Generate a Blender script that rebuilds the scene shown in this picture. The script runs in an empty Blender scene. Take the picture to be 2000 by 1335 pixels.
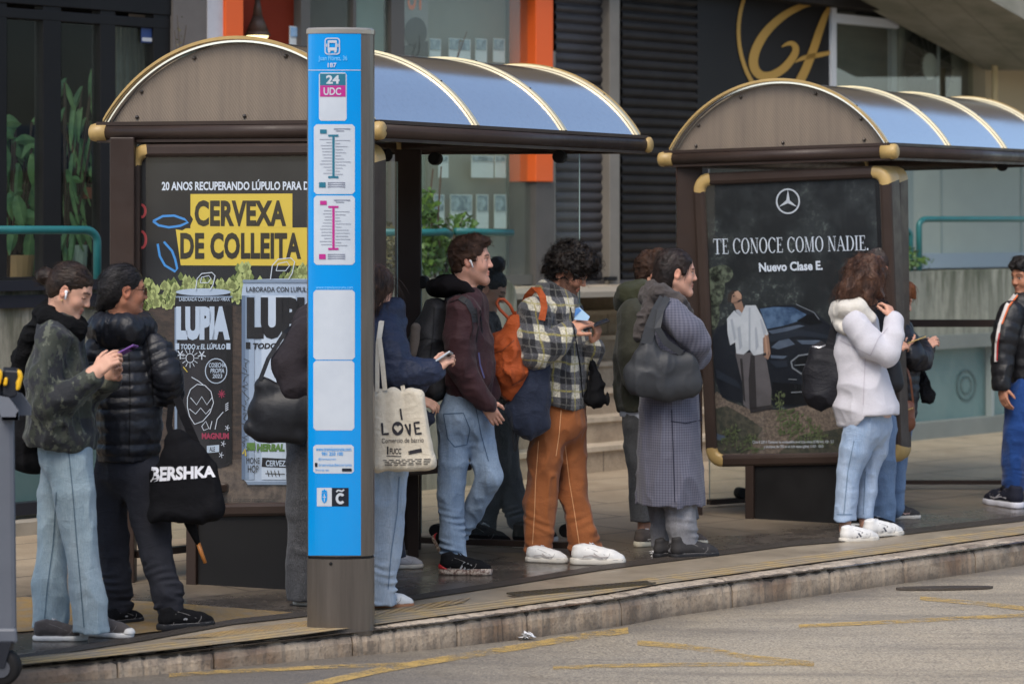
import bpy, math, random, colorsys
import numpy as np
from mathutils import Vector, Matrix
from mathutils.bvhtree import BVHTree
random.seed(7)
SC = bpy.context.scene
COL = SC.collection
# ------------------------------------------------------------------ camera, light, exposure
F, HZ, CX, EYE = 5000.0, 450.0, 1000.0, 1.75      # focal length in photo pixels, horizon row, centre column, eye height
cam = bpy.data.cameras.new("camera")
cam.sensor_width = 36.0
cam.lens = 36.0 * F / 2000.0
cam.shift_y = -(667.5 - HZ) / 2000.0
cam.clip_end = 2000.0
cam.dof.use_dof = True
cam.dof.focus_distance = 12.6
cam.dof.aperture_fstop = 3.0
cam_o = bpy.data.objects.new("camera", cam)
cam_o.location = (0, 0, EYE)
cam_o.rotation_euler = (math.radians(90), 0, 0)
COL.objects.link(cam_o)
SC.camera = cam_o

SUN_EL, SUN_AZ = math.radians(52), math.radians(200)     # azimuth from +Y, clockwise
world = bpy.data.worlds.new("World")
SC.world = world
world.use_nodes = True
wn = world.node_tree
bg = wn.nodes["Background"]
sky = wn.nodes.new("ShaderNodeTexSky")
sky.sky_type = 'NISHITA'
sky.sun_disc = False
sky.sun_elevation = SUN_EL
sky.sun_rotation = SUN_AZ
sky.dust_density = 2.0
sky.air_density = 1.0
wn.links.new(sky.outputs[0], bg.inputs[0])
bg.inputs[1].default_value = 0.15
sun = bpy.data.lights.new("sun", 'SUN')
sun.energy = 1.5
sun.angle = math.radians(35)
sun.color = (1.0, 0.93, 0.82)
sun_o = bpy.data.objects.new("sun", sun)
sd = Vector((math.sin(SUN_AZ) * math.cos(SUN_EL), math.cos(SUN_AZ) * math.cos(SUN_EL), math.sin(SUN_EL)))
sun_o.rotation_euler = (-sd).to_track_quat('-Z', 'Y').to_euler()
sun_o.location = sd * 40
COL.objects.link(sun_o)
vs = SC.view_settings
SC.display_settings.display_device = 'sRGB'
vs.view_transform = 'Standard'
vs.look = 'None'
vs.exposure = 0.60
vs.gamma = 1.0
SC.cycles.max_bounces = 8
SC.cycles.transparent_max_bounces = 16
SC.cycles.use_denoising = True

# ------------------------------------------------------------------ pixel <-> place
def at(px, py, Y):
    return Vector(((px - CX) * Y / F, Y, EYE - (py - HZ) * Y / F))
def gnd(px, py, z=0.0):
    return at(px, py, F * (EYE - z) / (py - HZ))
def hit(px, py, P0, N):
    d = Vector(((px - CX) / F, 1.0, -(py - HZ) / F))
    o = Vector((0, 0, EYE))
    return o + d * ((P0 - o).dot(N) / d.dot(N))
def C(r, g, b):
    def f(v):
        v /= 255.0
        return v / 12.92 if v <= 0.04045 else ((v + 0.055) / 1.055) ** 2.4
    return (f(r), f(g), f(b))

# ------------------------------------------------------------------ objects
ORG = {}
def thing(name, label, cat, loc=(0, 0, 0), group=None):
    o = bpy.data.objects.new(name, None)
    o.empty_display_size = 0.1
    COL.objects.link(o)
    o.location = Vector(loc)
    o["label"] = label
    o["category"] = cat
    if group: o["group"] = group
    ORG[o.name] = Vector(loc)
    return o
def tag(o, label, cat, group=None):
    o["label"] = label; o["category"] = cat
    if group: o["group"] = group
    return o
def build(name, V, Fc, mat, parent=None, smooth=False, kind=None, col=None, bevel=0, loc=None):
    """V in world space; child meshes are stored relative to their thing."""
    V = np.asarray(V, dtype=np.float64).reshape(-1, 3)
    org = Vector((0, 0, 0))
    if parent is not None: org = ORG[parent.name]
    elif loc is not None: org = Vector(loc)
    V = V - np.array(org)
    me = bpy.data.meshes.new(name)
    if isinstance(Fc, np.ndarray):
        n, m = Fc.shape
        me.vertices.add(len(V)); me.vertices.foreach_set("co", V.astype(np.float32).ravel())
        me.loops.add(n * m); me.loops.foreach_set("vertex_index", Fc.astype(np.int32).ravel())
        me.polygons.add(n)
        me.polygons.foreach_set("loop_start", np.arange(0, n * m, m, dtype=np.int32))
        me.polygons.foreach_set("loop_total", np.full(n, m, dtype=np.int32))
        me.update(calc_edges=True)
    else:
        me.from_pydata([tuple(v) for v in V], [], [tuple(f) for f in Fc])
    if smooth: me.polygons.foreach_set("use_smooth", np.ones(len(me.polygons), dtype=bool))
    if col is not None:
        ca = me.color_attributes.new("col", 'FLOAT_COLOR', 'POINT')
        c4 = np.ones((len(V), 4), np.float32); c4[:, :3] = col
        ca.data.foreach_set("color", c4.ravel())
    if mat is not None: me.materials.append(mat)
    o = bpy.data.objects.new(name, me)
    COL.objects.link(o)
    if parent is not None:
        o.parent = parent
    else:
        o.location = org
    ORG[o.name] = org
    if kind: o["kind"] = kind
    if bevel:
        b = o.modifiers.new("bevel", 'BEVEL'); b.width = bevel; b.segments = 2; b.limit_method = 'ANGLE'
    return o

class MB:
    def __init__(s): s.V = []; s.F = []
    def add(s, V, Fc):
        n = len(s.V); s.V += [Vector(v) for v in V]; s.F += [tuple(i + n for i in f) for f in Fc]; return s
    def box(s, c, h, ax=None):
        c = Vector(c); ax = ax or (Vector((1, 0, 0)), Vector((0, 1, 0)), Vector((0, 0, 1)))
        V = [c + ax[0] * (h[0] * i) + ax[1] * (h[1] * j) + ax[2] * (h[2] * k) for i in (-1, 1) for j in (-1, 1) for k in (-1, 1)]
        return s.add(V, [(0, 1, 3, 2), (4, 6, 7, 5), (0, 4, 5, 1), (2, 3, 7, 6), (0, 2, 6, 4), (1, 5, 7, 3)])
    def prism(s, poly, off):
        n = len(poly); P = [Vector(p) for p in poly]; off = Vector(off)
        return s.add(P + [p + off for p in P], [tuple(range(n)), tuple(range(2 * n - 1, n - 1, -1))] + [(i, i + n, (i + 1) % n + n, (i + 1) % n) for i in range(n)])
    def poly(s, poly):
        return s.add(poly, [tuple(range(len(poly)))])
    def tube(s, path, r, n=8, flat=None):
        P = [Vector(p) for p in path]; m = len(P)
        R = r if isinstance(r, (list, tuple)) else [r] * m
        V = []; up = None
        for i in range(m):
            t = (P[min(i + 1, m - 1)] - P[max(i - 1, 0)]).normalized()
            if up is None:
                up = Vector((0, 0, 1)) if abs(t.z) < 0.9 else Vector((0, 1, 0))
            a = t.cross(up)
            if a.length < 1e-5: a = t.cross(Vector((1, 0, 0)))
            a.normalize(); b = a.cross(t).normalized(); up = b
            for k in range(n):
                an = 2 * math.pi * k / n
                V.append(P[i] + a * (math.cos(an) * R[i]) + b * (math.sin(an) * R[i] * (flat or 1)))
        Fc = [(i * n + k, i * n + (k + 1) % n, (i + 1) * n + (k + 1) % n, (i + 1) * n + k) for i in range(m - 1) for k in range(n)]
        Fc += [tuple(range(n - 1, -1, -1)), tuple(range((m - 1) * n, m * n))]
        return s.add(V, Fc)
    def ribbon(s, path, w, thick, nrm):
        """flat strap: width along w (Vector or list), thickness along nrm"""
        P = [Vector(p) for p in path]; m = len(P); V = []
        for i in range(m):
            ww = w[i] if isinstance(w, list) else w
            nn = nrm[i] if isinstance(nrm, list) else nrm
            V += [P[i] - ww, P[i] + ww, P[i] + ww + nn * thick, P[i] - ww + nn * thick]
        Fc = [(i * 4 + k, i * 4 + (k + 1) % 4, i * 4 + 4 + (k + 1) % 4, i * 4 + 4 + k) for i in range(m - 1) for k in range(4)]
        Fc += [(3, 2, 1, 0), tuple((m - 1) * 4 + k for k in range(4))]
        return s.add(V, Fc)
    def ball(s, c, r, n=10, sc=(1, 1, 1)):
        c = Vector(c); V = []; Fc = []
        m = n // 2
        for i in range(m + 1):
            th = math.pi * i / m
            for k in range(n):
                ph = 2 * math.pi * k / n
                V.append(c + Vector((r * sc[0] * math.sin(th) * math.cos(ph), r * sc[1] * math.sin(th) * math.sin(ph), r * sc[2] * math.cos(th))))
        Fc = [(i * n + k, (i + 1) * n + k, (i + 1) * n + (k + 1) % n, i * n + (k + 1) % n) for i in range(m) for k in range(n)]
        return s.add(V, Fc)
    def build(s, name, mat, parent=None, **kw):
        return build(name, [tuple(v) for v in s.V], s.F, mat, parent, **kw)

# ------------------------------------------------------------------ materials
MATS = {}
def mat(name, rgb, rough=0.7, metal=0.0, var=None, bump=None, spec=0.5, sheen=0.0, coat=0.0, attr=None, sss=0.0, rvar=None, stretch=None, emit=None):
    """var=(scale, other colour, contrast)  bump=(scale, strength, distance)  rvar=(scale, rough2)"""
    if name in MATS: return MATS[name]
    m = bpy.data.materials.new(name); m.use_nodes = True; MATS[name] = m
    nt = m.node_tree; N = nt.nodes; L = nt.links
    p = N["Principled BSDF"]
    p.inputs["Base Color"].default_value = (*rgb, 1)
    p.inputs["Roughness"].default_value = rough
    p.inputs["Metallic"].default_value = metal
    if max(rgb) < 0.06 and spec == 0.5: spec = 0.22
    p.inputs["Specular IOR Level"].default_value = spec
    if sheen:
        p.inputs["Sheen Weight"].default_value = sheen; p.inputs["Sheen Roughness"].default_value = 0.5
    if coat: p.inputs["Coat Weight"].default_value = coat; p.inputs["Coat Roughness"].default_value = 0.05
    if sss:
        p.inputs["Subsurface Weight"].default_value = sss; p.inputs["Subsurface Radius"].default_value = (0.012, 0.005, 0.003); p.inputs["Subsurface Scale"].default_value = 1.0
    if emit: p.inputs["Emission Color"].default_value = (*rgb, 1); p.inputs["Emission Strength"].default_value = emit
    tc = N.new("ShaderNodeTexCoord"); co = tc.outputs["Object"]
    if stretch:
        mp = N.new("ShaderNodeMapping"); mp.inputs["Scale"].default_value = stretch; L.new(co, mp.inputs[0]); co = mp.outputs[0]
    def noise(sc, det=6):
        n = N.new("ShaderNodeTexNoise"); n.inputs["Scale"].default_value = sc; n.inputs["Detail"].default_value = det; n.inputs["Roughness"].default_value = 0.62
        L.new(co, n.inputs["Vector"]); return n
    src = None
    if attr:
        a = N.new("ShaderNodeAttribute"); a.attribute_name = attr; src = a.outputs["Color"]; L.new(src, p.inputs["Base Color"])
    if var:
        n = noise(var[0]); r = N.new("ShaderNodeMapRange"); ct = var[2] if len(var) > 2 else 0.25
        r.inputs[1].default_value = 0.5 - ct; r.inputs[2].default_value = 0.5 + ct
        L.new(n.outputs[0], r.inputs[0])
        mx = N.new("ShaderNodeMix"); mx.data_type = 'RGBA'
        L.new(r.outputs[0], mx.inputs[0])
        mx.inputs[6].default_value = (*rgb, 1); mx.inputs[7].default_value = (*var[1], 1)
        if src: L.new(src, mx.inputs[6])
        L.new(mx.outputs[2], p.inputs["Base Color"])
    if rvar:
        n = noise(rvar[0]); r = N.new("ShaderNodeMapRange"); r.inputs[1].default_value = 0.4; r.inputs[2].default_value = 0.6
        r.inputs[3].default_value = rough; r.inputs[4].default_value = rvar[1]
        L.new(n.outputs[0], r.inputs[0]); L.new(r.outputs[0], p.inputs["Roughness"])
    if bump:
        n = noise(bump[0], 8); b = N.new("ShaderNodeBump"); b.inputs["Strength"].default_value = bump[1]
        b.inputs["Distance"].default_value = bump[2] if len(bump) > 2 else 0.01
        L.new(n.outputs[0], b.inputs["Height"]); L.new(b.outputs[0], p.inputs["Normal"])
    return m
def NT(m): return m.node_tree.nodes, m.node_tree.links
def mth(nt, op, a, b=None, c=None):
    n = nt.nodes.new("ShaderNodeMath"); n.operation = op
    for i, v in enumerate((a, b, c)):
        if v is None: continue
        if isinstance(v, (int, float)): n.inputs[i].default_value = v
        else: nt.links.new(v, n.inputs[i])
    return n.outputs[0]
def mixc(nt, f, a, b):
    n = nt.nodes.new("ShaderNodeMix"); n.data_type = 'RGBA'
    for i, v in ((0, f), (6, a), (7, b)):
        if isinstance(v, tuple): n.inputs[i].default_value = (*v, 1)
        elif isinstance(v, (int, float)): n.inputs[i].default_value = v
        else: nt.links.new(v, n.inputs[i])
    return n.outputs[2]
def coords(nt, out="Object"):
    tc = nt.nodes.new("ShaderNodeTexCoord"); s = nt.nodes.new("ShaderNodeSeparateXYZ"); nt.links.new(tc.outputs[out], s.inputs[0])
    return tc.outputs[out], s.outputs[0], s.outputs[1], s.outputs[2]
def nz(nt, co, sc, det=4, rough=0.6):
    n = nt.nodes.new("ShaderNodeTexNoise"); n.inputs["Scale"].default_value = sc; n.inputs["Detail"].default_value = det; n.inputs["Roughness"].default_value = rough
    nt.links.new(co, n.inputs["Vector"]); return n.outputs[0]
def mapr(nt, v, a, b, c=0.0, d=1.0):
    n = nt.nodes.new("ShaderNodeMapRange"); nt.links.new(v, n.inputs[0])
    for i, x in enumerate((a, b, c, d)): n.inputs[i + 1].default_value = x
    return n.outputs[0]
def bumpn(nt, h, st, dist, p):
    b = nt.nodes.new("ShaderNodeBump"); b.inputs["Strength"].default_value = st; b.inputs["Distance"].default_value = dist
    nt.links.new(h, b.inputs["Height"]); nt.links.new(b.outputs[0], p.inputs["Normal"])
def glass(name, tint=(0.9, 0.94, 0.93), dirt=0.05, dcol=(0.6, 0.63, 0.62), refl=1.0, rough=0.03, dscale=3.0):
    if name in MATS: return MATS[name]
    m = bpy.data.materials.new(name); m.use_nodes = True; MATS[name] = m
    nt = m.node_tree; N = nt.nodes; L = nt.links
    N.remove(N["Principled BSDF"]); out = N["Material Output"]
    t = N.new("ShaderNodeBsdfTransparent"); t.inputs[0].default_value = (*tint, 1)
    d = N.new("ShaderNodeBsdfDiffuse"); d.inputs[0].default_value = (*dcol, 1)
    g = N.new("ShaderNodeBsdfGlossy"); g.inputs["Roughness"].default_value = rough
    co, x, y, z = coords(nt)
    f = mapr(nt, nz(nt, co, dscale, 8, 0.7), 0.35, 0.75, dirt * 0.4, dirt * 1.8)
    m1 = N.new("ShaderNodeMixShader"); L.new(f, m1.inputs[0]); L.new(t.outputs[0], m1.inputs[1]); L.new(d.outputs[0], m1.inputs[2])
    fr = N.new("ShaderNodeFresnel"); fr.inputs[0].default_value = 1.45
    ff = mth(nt, 'MULTIPLY', fr.outputs[0], refl)
    m2 = N.new("ShaderNodeMixShader"); L.new(ff, m2.inputs[0]); L.new(m1.outputs[0], m2.inputs[1]); L.new(g.outputs[0], m2.inputs[2])
    L.new(m2.outputs[0], out.inputs[0])
    return m

# ------------------------------------------------------------------ lettering
def text2d(s, bold=0.0, shear=0.0, space=1.0):
    cu = bpy.data.curves.new("t", 'FONT'); cu.body = s; cu.offset = bold; cu.shear = shear; cu.space_character = space; cu.resolution_u = 3
    o = bpy.data.objects.new("t", cu); COL.objects.link(o)
    dg = bpy.context.evaluated_depsgraph_get(); ev = o.evaluated_get(dg); me = ev.to_mesh()
    V = np.array([v.co[:] for v in me.vertices]); Fc = [tuple(p.vertices) for p in me.polygons]
    ev.to_mesh_clear(); bpy.data.objects.remove(o); bpy.data.curves.remove(cu)
    lo, hi = V.min(0), V.max(0)
    return (V[:, :2] - lo[:2]) / np.maximum(hi - lo, 1e-6)[:2], Fc
def serif2d(s):
    V = []; Fc = []
    def q(*p):
        n = len(V); V.extend(p); Fc.append(tuple(range(n, n + len(p))))
    def r(x0, y0, x1, y1): q((x0, y0), (x1, y0), (x1, y1), (x0, y1))
    X = 0.0
    def ring(x0, w, a0, a1, thick=0.15, thin=0.045, n=22):
        c = x0 + w / 2; pts = []
        for i in range(n + 1):
            a = math.radians(a0 + (a1 - a0) * i / n)
            o = (c + w / 2 * math.cos(a), 0.5 + 0.52 * math.sin(a)); ii = (c + (w / 2 - thick) * math.cos(a), 0.5 + (0.52 - thin) * math.sin(a))
            pts.append((o, ii))
        for i in range(n): q(pts[i][0], pts[i + 1][0], pts[i + 1][1], pts[i][1])
    for ch in s:
        x = X
        if ch == 'T':
            r(x + .37, 0, x + .52, 1); r(x, .95, x + .9, 1); r(x, .76, x + .045, .95); r(x + .855, .76, x + .9, .95); r(x + .24, 0, x + .65, .045); X += .98
        elif ch == 'E':
            r(x + .1, 0, x + .25, 1); r(x, .95, x + .66, 1); r(x, 0, x + .7, .05); r(x + .25, .49, x + .5, .535); r(x + .62, .78, x + .66, .95); r(x + .655, .05, x + .7, .24); r(x + .46, .42, x + .5, .62); X += .82
        elif ch == 'I':
            r(x + .12, 0, x + .27, 1); r(x, .955, x + .39, 1); r(x, 0, x + .39, .045); X += .5
        elif ch == 'N':
            r(x + .12, 0, x + .165, 1); r(x + .76, 0, x + .805, 1); q((x + .06, 1), (x + .24, 1), (x + .805, 0), (x + .68, 0)); r(x, .955, x + .2, 1); r(x, 0, x + .28, .045); r(x + .63, .955, x + .93, 1); X += 1.02
        elif ch == 'M':
            r(x + .12, 0, x + .165, 1); r(x + .86, 0, x + 1.0, 1); q((x + .08, 1), (x + .24, 1), (x + .57, 0), (x + .49, 0)); q((x + .5, 0), (x + .55, 0), (x + .9, 1), (x + .85, 1)); r(x, 0, x + .28, .045); r(x + .75, 0, x + 1.1, .045); r(x, .955, x + .2, 1); r(x + .86, .955, x + 1.1, 1); X += 1.2
        elif ch == 'A':
            q((x + .06, 0), (x + .11, 0), (x + .46, 1), (x + .42, 1)); q((x + .38, 1), (x + .5, 1), (x + .92, 0), (x + .76, 0)); r(x + .22, .33, x + .68, .375); r(x - .02, 0, x + .24, .045); r(x + .64, 0, x + 1.0, .045); X += 1.04
        elif ch == 'D':
            r(x + .1, 0, x + .25, 1); r(x, .955, x + .4, 1); r(x, 0, x + .4, .045); ring(x - .1, 1.0, -75, 75); X += 1.0
        elif ch == 'O': ring(x, .92, 0, 360); X += 1.02
        elif ch == 'C': ring(x, .92, 42, 318); r(x + .76, .72, x + .81, .95); X += .94
        elif ch == 'U':
            r(x + .1, .3, x + .25, 1); r(x + .74, .3, x + .785, 1); r(x, .955, x + .36, 1); r(x + .6, .955, x + .92, 1)
            n0 = []
            for i in range(13):
                a = math.pi + math.pi * i / 12; n0.append(((x + .4425 + .3425 * math.cos(a), .32 + .34 * math.sin(a)), (x + .4425 + .25 * math.cos(a) + .03, .32 + .27 * math.sin(a))))
            for i in range(12): q(n0[i][0], n0[i + 1][0], n0[i + 1][1], n0[i][1])
            X += 1.0
        elif ch == '.': r(x + .04, 0, x + .2, .14); X += .3
        elif ch == ' ': X += .42
    V = np.array(V); lo, hi = V.min(0), V.max(0)
    return (V - lo) / (hi - lo), Fc
def fit(VF, quad, proj, mb):
    """map unit-box lettering into a pixel quad (tl, tr, br, bl) and drop it on a surface with proj(px, py)"""
    V, Fc = VF; tl, tr, br, bl = quad
    P = []
    for u, v in V:
        w = 1 - v
        x = (tl[0] * (1 - u) + tr[0] * u) * (1 - w) + (bl[0] * (1 - u) + br[0] * u) * w
        y = (tl[1] * (1 - u) + tr[1] * u) * (1 - w) + (bl[1] * (1 - u) + br[1] * u) * w
        P.append(proj(x, y))
    mb.add(P, Fc); return mb
def rq(x0, y0, x1, y1, sk=0.0):
    return ((x0, y0), (x1, y0 + sk), (x1, y1 + sk), (x0, y1))
def stroke(pts, w, proj, mb, closed=False):
    """flat line of pixel width w along pixel points"""
    P = [np.array(p, float) for p in pts]
    if closed: P = P + [P[0]]
    L = []
    for i in range(len(P)):
        t = P[min(i + 1, len(P) - 1)] - P[max(i - 1, 0)]; t = t / (np.linalg.norm(t) + 1e-9); n = np.array((-t[1], t[0])) * w / 2
        L.append((P[i] + n, P[i] - n))
    for i in range(len(P) - 1):
        mb.add([proj(*L[i][0]), proj(*L[i + 1][0]), proj(*L[i + 1][1]), proj(*L[i][1])], [(0, 1, 2, 3)])
    return mb
def shape(pts, proj, mb):
    return mb.poly([proj(*p) for p in pts])
def circ(cx, cy, rx, ry=None, n=24, a0=0, a1=360):
    ry = ry or rx
    return [(cx + rx * math.cos(math.radians(a0 + (a1 - a0) * i / n)), cy + ry * math.sin(math.radians(a0 + (a1 - a0) * i / n))) for i in range(n + (0 if a1 - a0 == 360 else 1))]
def planeproj(P0, N, off=0.002):
    N = Vector(N).normalized()
    if N.y > 0: N = -N
    Q = Vector(P0) + N * off
    return lambda px, py: hit(px, py, Q, N)
def rndrect(x0, y0, x1, y1, r, n=4):
    out = []
    for cx, cy, a in ((x1 - r, y0 + r, -90), (x1 - r, y1 - r, 0), (x0 + r, y1 - r, 90), (x0 + r, y0 + r, 180)):
        for i in range(n + 1):
            t = math.radians(a + 90 * i / n); out.append((cx + r * math.cos(t), cy + r * math.sin(t)))
    return out
# ================================================================== SETTING
def M_paving():
    m = mat("wet_paving", C(110, 103, 94), 0.5); nt = m.node_tree; p = nt.nodes["Principled BSDF"]
    co, x, y, z = coords(nt)
    # wet dark patch in front of the shelters, dry and paler towards the steps
    n1 = nz(nt, co, 0.55, 5); n2 = nz(nt, co, 2.5, 6, 0.7); n3 = nz(nt, co, 90, 3)
    dist = mth(nt, 'ADD', mth(nt, 'MULTIPLY', x, -0.64), mth(nt, 'MULTIPLY', y, 0.77))      # metres in from the kerb line
    wet = mapr(nt, mth(nt, 'ADD', dist, mth(nt, 'MULTIPLY', n1, 2.4)), 11.6, 12.9, 1.0, 0.0)
    st = mapr(nt, n2, 0.3, 0.7)
    dry = mixc(nt, st, C(150, 132, 108), C(178, 160, 134))
    wetc = mixc(nt, st, C(58, 53, 49), C(98, 89, 80))
    c = mixc(nt, wet, dry, wetc)
    c = mixc(nt, mapr(nt, n3, 0.35, 0.7, 0.0, 0.22), c, C(60, 55, 50))
    br = nt.nodes.new("ShaderNodeTexBrick"); br.inputs["Scale"].default_value = 1.0; br.inputs["Mortar Size"].default_value = 0.009
    br.inputs["Brick Width"].default_value = 0.9; br.inputs["Row Height"].default_value = 0.6
    mp = nt.nodes.new("ShaderNodeMapping"); mp.inputs["Rotation"].default_value = (0, 0, math.radians(-41)); nt.links.new(co, mp.inputs[0]); nt.links.new(mp.outputs[0], br.inputs["Vector"])
    c = mixc(nt, mth(nt, 'MULTIPLY', br.outputs["Fac"], 0.8), c, C(58, 53, 48))
    nt.links.new(c, p.inputs["Base Color"])
    r = mixc(nt, wet, (0.75, 0.75, 0.75), mixc(nt, mapr(nt, n2, 0.35, 0.65), (0.07,) * 3, (0.38,) * 3))
    nt.links.new(r, p.inputs["Roughness"])
    bumpn(nt, mth(nt, 'ADD', mth(nt, 'MULTIPLY', n3, 0.5), n2), 0.25, 0.004, p)
    return m
def M_asphalt():
    m = mat("asphalt", C(140, 132, 122), 0.8); nt = m.node_tree; p = nt.nodes["Principled BSDF"]
    co, x, y, z = coords(nt)
    v = nt.nodes.new("ShaderNodeTexVoronoi"); v.inputs["Scale"].default_value = 95; nt.links.new(co, v.inputs["Vector"])
    vc = nt.nodes.new("ShaderNodeSeparateColor"); nt.links.new(v.outputs["Color"], vc.inputs[0])
    n1 = nz(nt, co, 0.7, 4); n2 = nz(nt, co, 3.0, 6, 0.7); n3 = nz(nt, co, 160, 2)
    c = mixc(nt, mapr(nt, n1, 0.35, 0.65), C(184, 168, 142), C(166, 155, 138))
    c = mixc(nt, mapr(nt, n2, 0.3, 0.7, 0, 0.5), c, C(132, 124, 113)); c = mixc(nt, mapr(nt, nz(nt, co, 0.33, 3), .42, .56, 0, .45), c, C(128, 118, 104))
    c = mixc(nt, mapr(nt, vc.outputs[0], 0.2, 1.0, 0.0, 0.4), c, C(212, 198, 170))
    c = mixc(nt, mapr(nt, v.outputs["Distance"], 0.4, 0.8, 0.0, 0.5), c, C(74, 68, 62))
    # gutter: the strip along the kerb is dark and damp
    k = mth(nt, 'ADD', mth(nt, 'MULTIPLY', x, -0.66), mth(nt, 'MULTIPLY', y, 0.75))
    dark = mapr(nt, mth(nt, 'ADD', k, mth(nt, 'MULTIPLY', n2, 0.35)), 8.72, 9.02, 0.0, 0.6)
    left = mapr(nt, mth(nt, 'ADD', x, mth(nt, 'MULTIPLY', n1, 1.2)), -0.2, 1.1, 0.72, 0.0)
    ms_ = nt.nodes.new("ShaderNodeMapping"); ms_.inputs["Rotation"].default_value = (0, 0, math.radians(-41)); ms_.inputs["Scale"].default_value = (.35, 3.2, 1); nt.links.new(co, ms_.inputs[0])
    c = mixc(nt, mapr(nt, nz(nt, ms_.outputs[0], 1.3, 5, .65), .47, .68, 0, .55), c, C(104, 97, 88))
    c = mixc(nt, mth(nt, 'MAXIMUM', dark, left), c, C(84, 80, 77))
    nt.links.new(c, p.inputs["Base Color"])
    nt.links.new(mapr(nt, mth(nt, 'ADD', n2, mth(nt, 'MULTIPLY', dark, -0.25)), 0.25, 0.65, 0.3, 0.85), p.inputs["Roughness"])
    h = mth(nt, 'SUBTRACT', mth(nt, 'MULTIPLY', n3, 0.4), v.outputs["Distance"])
    bumpn(nt, h, 0.6, 0.005, p)
    return m
KERB = [(-260, 1340), (37, 1304), (420, 1266), (640, 1240), (860, 1216), (1031, 1193), (1217, 1168), (1300, 1153), (1433, 1135), (1622, 1110), (1765, 1091), (1905, 1072), (2000, 1058), (2160, 1038), (2420, 1008)]
KT = [gnd(*p) for p in KERB]
def zroad(X): return -0.075 - 0.055 * min(1, max(0, (X + 1.6) / 1.8))
def kdir(i):
    a = KT[max(i - 1, 0)]; b = KT[min(i + 1, len(KT) - 1)]
    t = (b - a); t.z = 0; return t.normalized()
# pavement sheet behind the kerb
far = Vector((-0.68, 0.73, 0))
b = MB()
n = len(KT)
b.add([KT[0] + Vector((-60, -20, 0))] + KT + [KT[-1] + Vector((90, 78, 0))] + [Vector((60, 190, 0)), Vector((-140, 120, 0))], [tuple(range(n + 4))])
pav = b.build("pavement", M_paving(), kind="structure")
# road sheet
b = MB(); rows = []
def krow(px, off):
    return px
for j, d in enumerate((0.06, -0.4, -1.2, -3.0, -7.0, -16.0, -60)):
    for i in range(n):
        t = kdir(i); nrm = Vector((-t.y, t.x, 0)); p = KT[i] + nrm * d
        if i == 0: p = p - t * 30
        if i == n - 1: p = p + t * 120
        p.z = zroad(KT[i].x) - (0.004 * min(4, -d) if d < 0 else 0); rows.append(p)
b.add(rows, [(j * n + i, (j + 1) * n + i, (j + 1) * n + i + 1, j * n + i + 1) for j in range(6) for i in range(n - 1)])
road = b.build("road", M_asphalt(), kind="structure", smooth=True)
# ground that carries everything on to the horizon
b = MB(); b.poly([(-600, -300, -0.6), (600, -300, -0.6), (600, 900, -0.6), (-600, 900, -0.6)])
b.build("ground", mat("far_ground", C(110, 105, 98), 0.9), kind="structure")

# kerb stones: one continuous kerb, cut into stones by dark joints
m = mat("kerb_stone", C(128, 116, 103), 0.6); nt = m.node_tree; p = nt.nodes["Principled BSDF"]; co, x, y, z = coords(nt)
n1 = nz(nt, co, 5, 6, 0.7); n2 = nz(nt, co, 70, 5); n3 = nz(nt, co, 1.6, 3)
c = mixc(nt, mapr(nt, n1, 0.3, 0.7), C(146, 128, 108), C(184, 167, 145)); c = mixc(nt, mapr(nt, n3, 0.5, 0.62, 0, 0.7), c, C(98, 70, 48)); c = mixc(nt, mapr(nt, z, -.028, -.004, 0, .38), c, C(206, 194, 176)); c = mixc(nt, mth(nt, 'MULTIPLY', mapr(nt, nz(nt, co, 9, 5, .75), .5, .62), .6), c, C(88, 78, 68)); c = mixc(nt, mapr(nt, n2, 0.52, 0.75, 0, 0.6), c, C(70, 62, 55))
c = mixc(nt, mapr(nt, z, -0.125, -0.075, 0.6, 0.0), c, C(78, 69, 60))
nt.links.new(c, p.inputs["Base Color"]); nt.links.new(mapr(nt, n1, 0.35, 0.65, 0.25, 0.7), p.inputs["Roughness"]); bumpn(nt, mth(nt, 'ADD', n1, mth(nt, 'MULTIPLY', n2, 0.5)), 0.6, 0.012, p)
MKERB = m
JP = [232, 420, 690, 895, 1033, 1216, 1433, 1625, 1768, 1907, 2075, 2300]
def kpt(px):
    for i in range(n - 1):
        if KERB[i][0] <= px <= KERB[i + 1][0]:
            f = (px - KERB[i][0]) / (KERB[i + 1][0] - KERB[i][0]); py = KERB[i][1] * (1 - f) + KERB[i + 1][1] * f
            p = gnd(px, py); t = kdir(i) * (1 - f) + kdir(i + 1) * f; t.normalize(); return p, t
prof = [(0.30, -0.002), (0.30, 0.006), (0.08, 0.008), (0.045, 0.004), (0.024, -0.006), (0.010, -0.022), (0.003, -0.045), (0.0, -0.30)]
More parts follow.
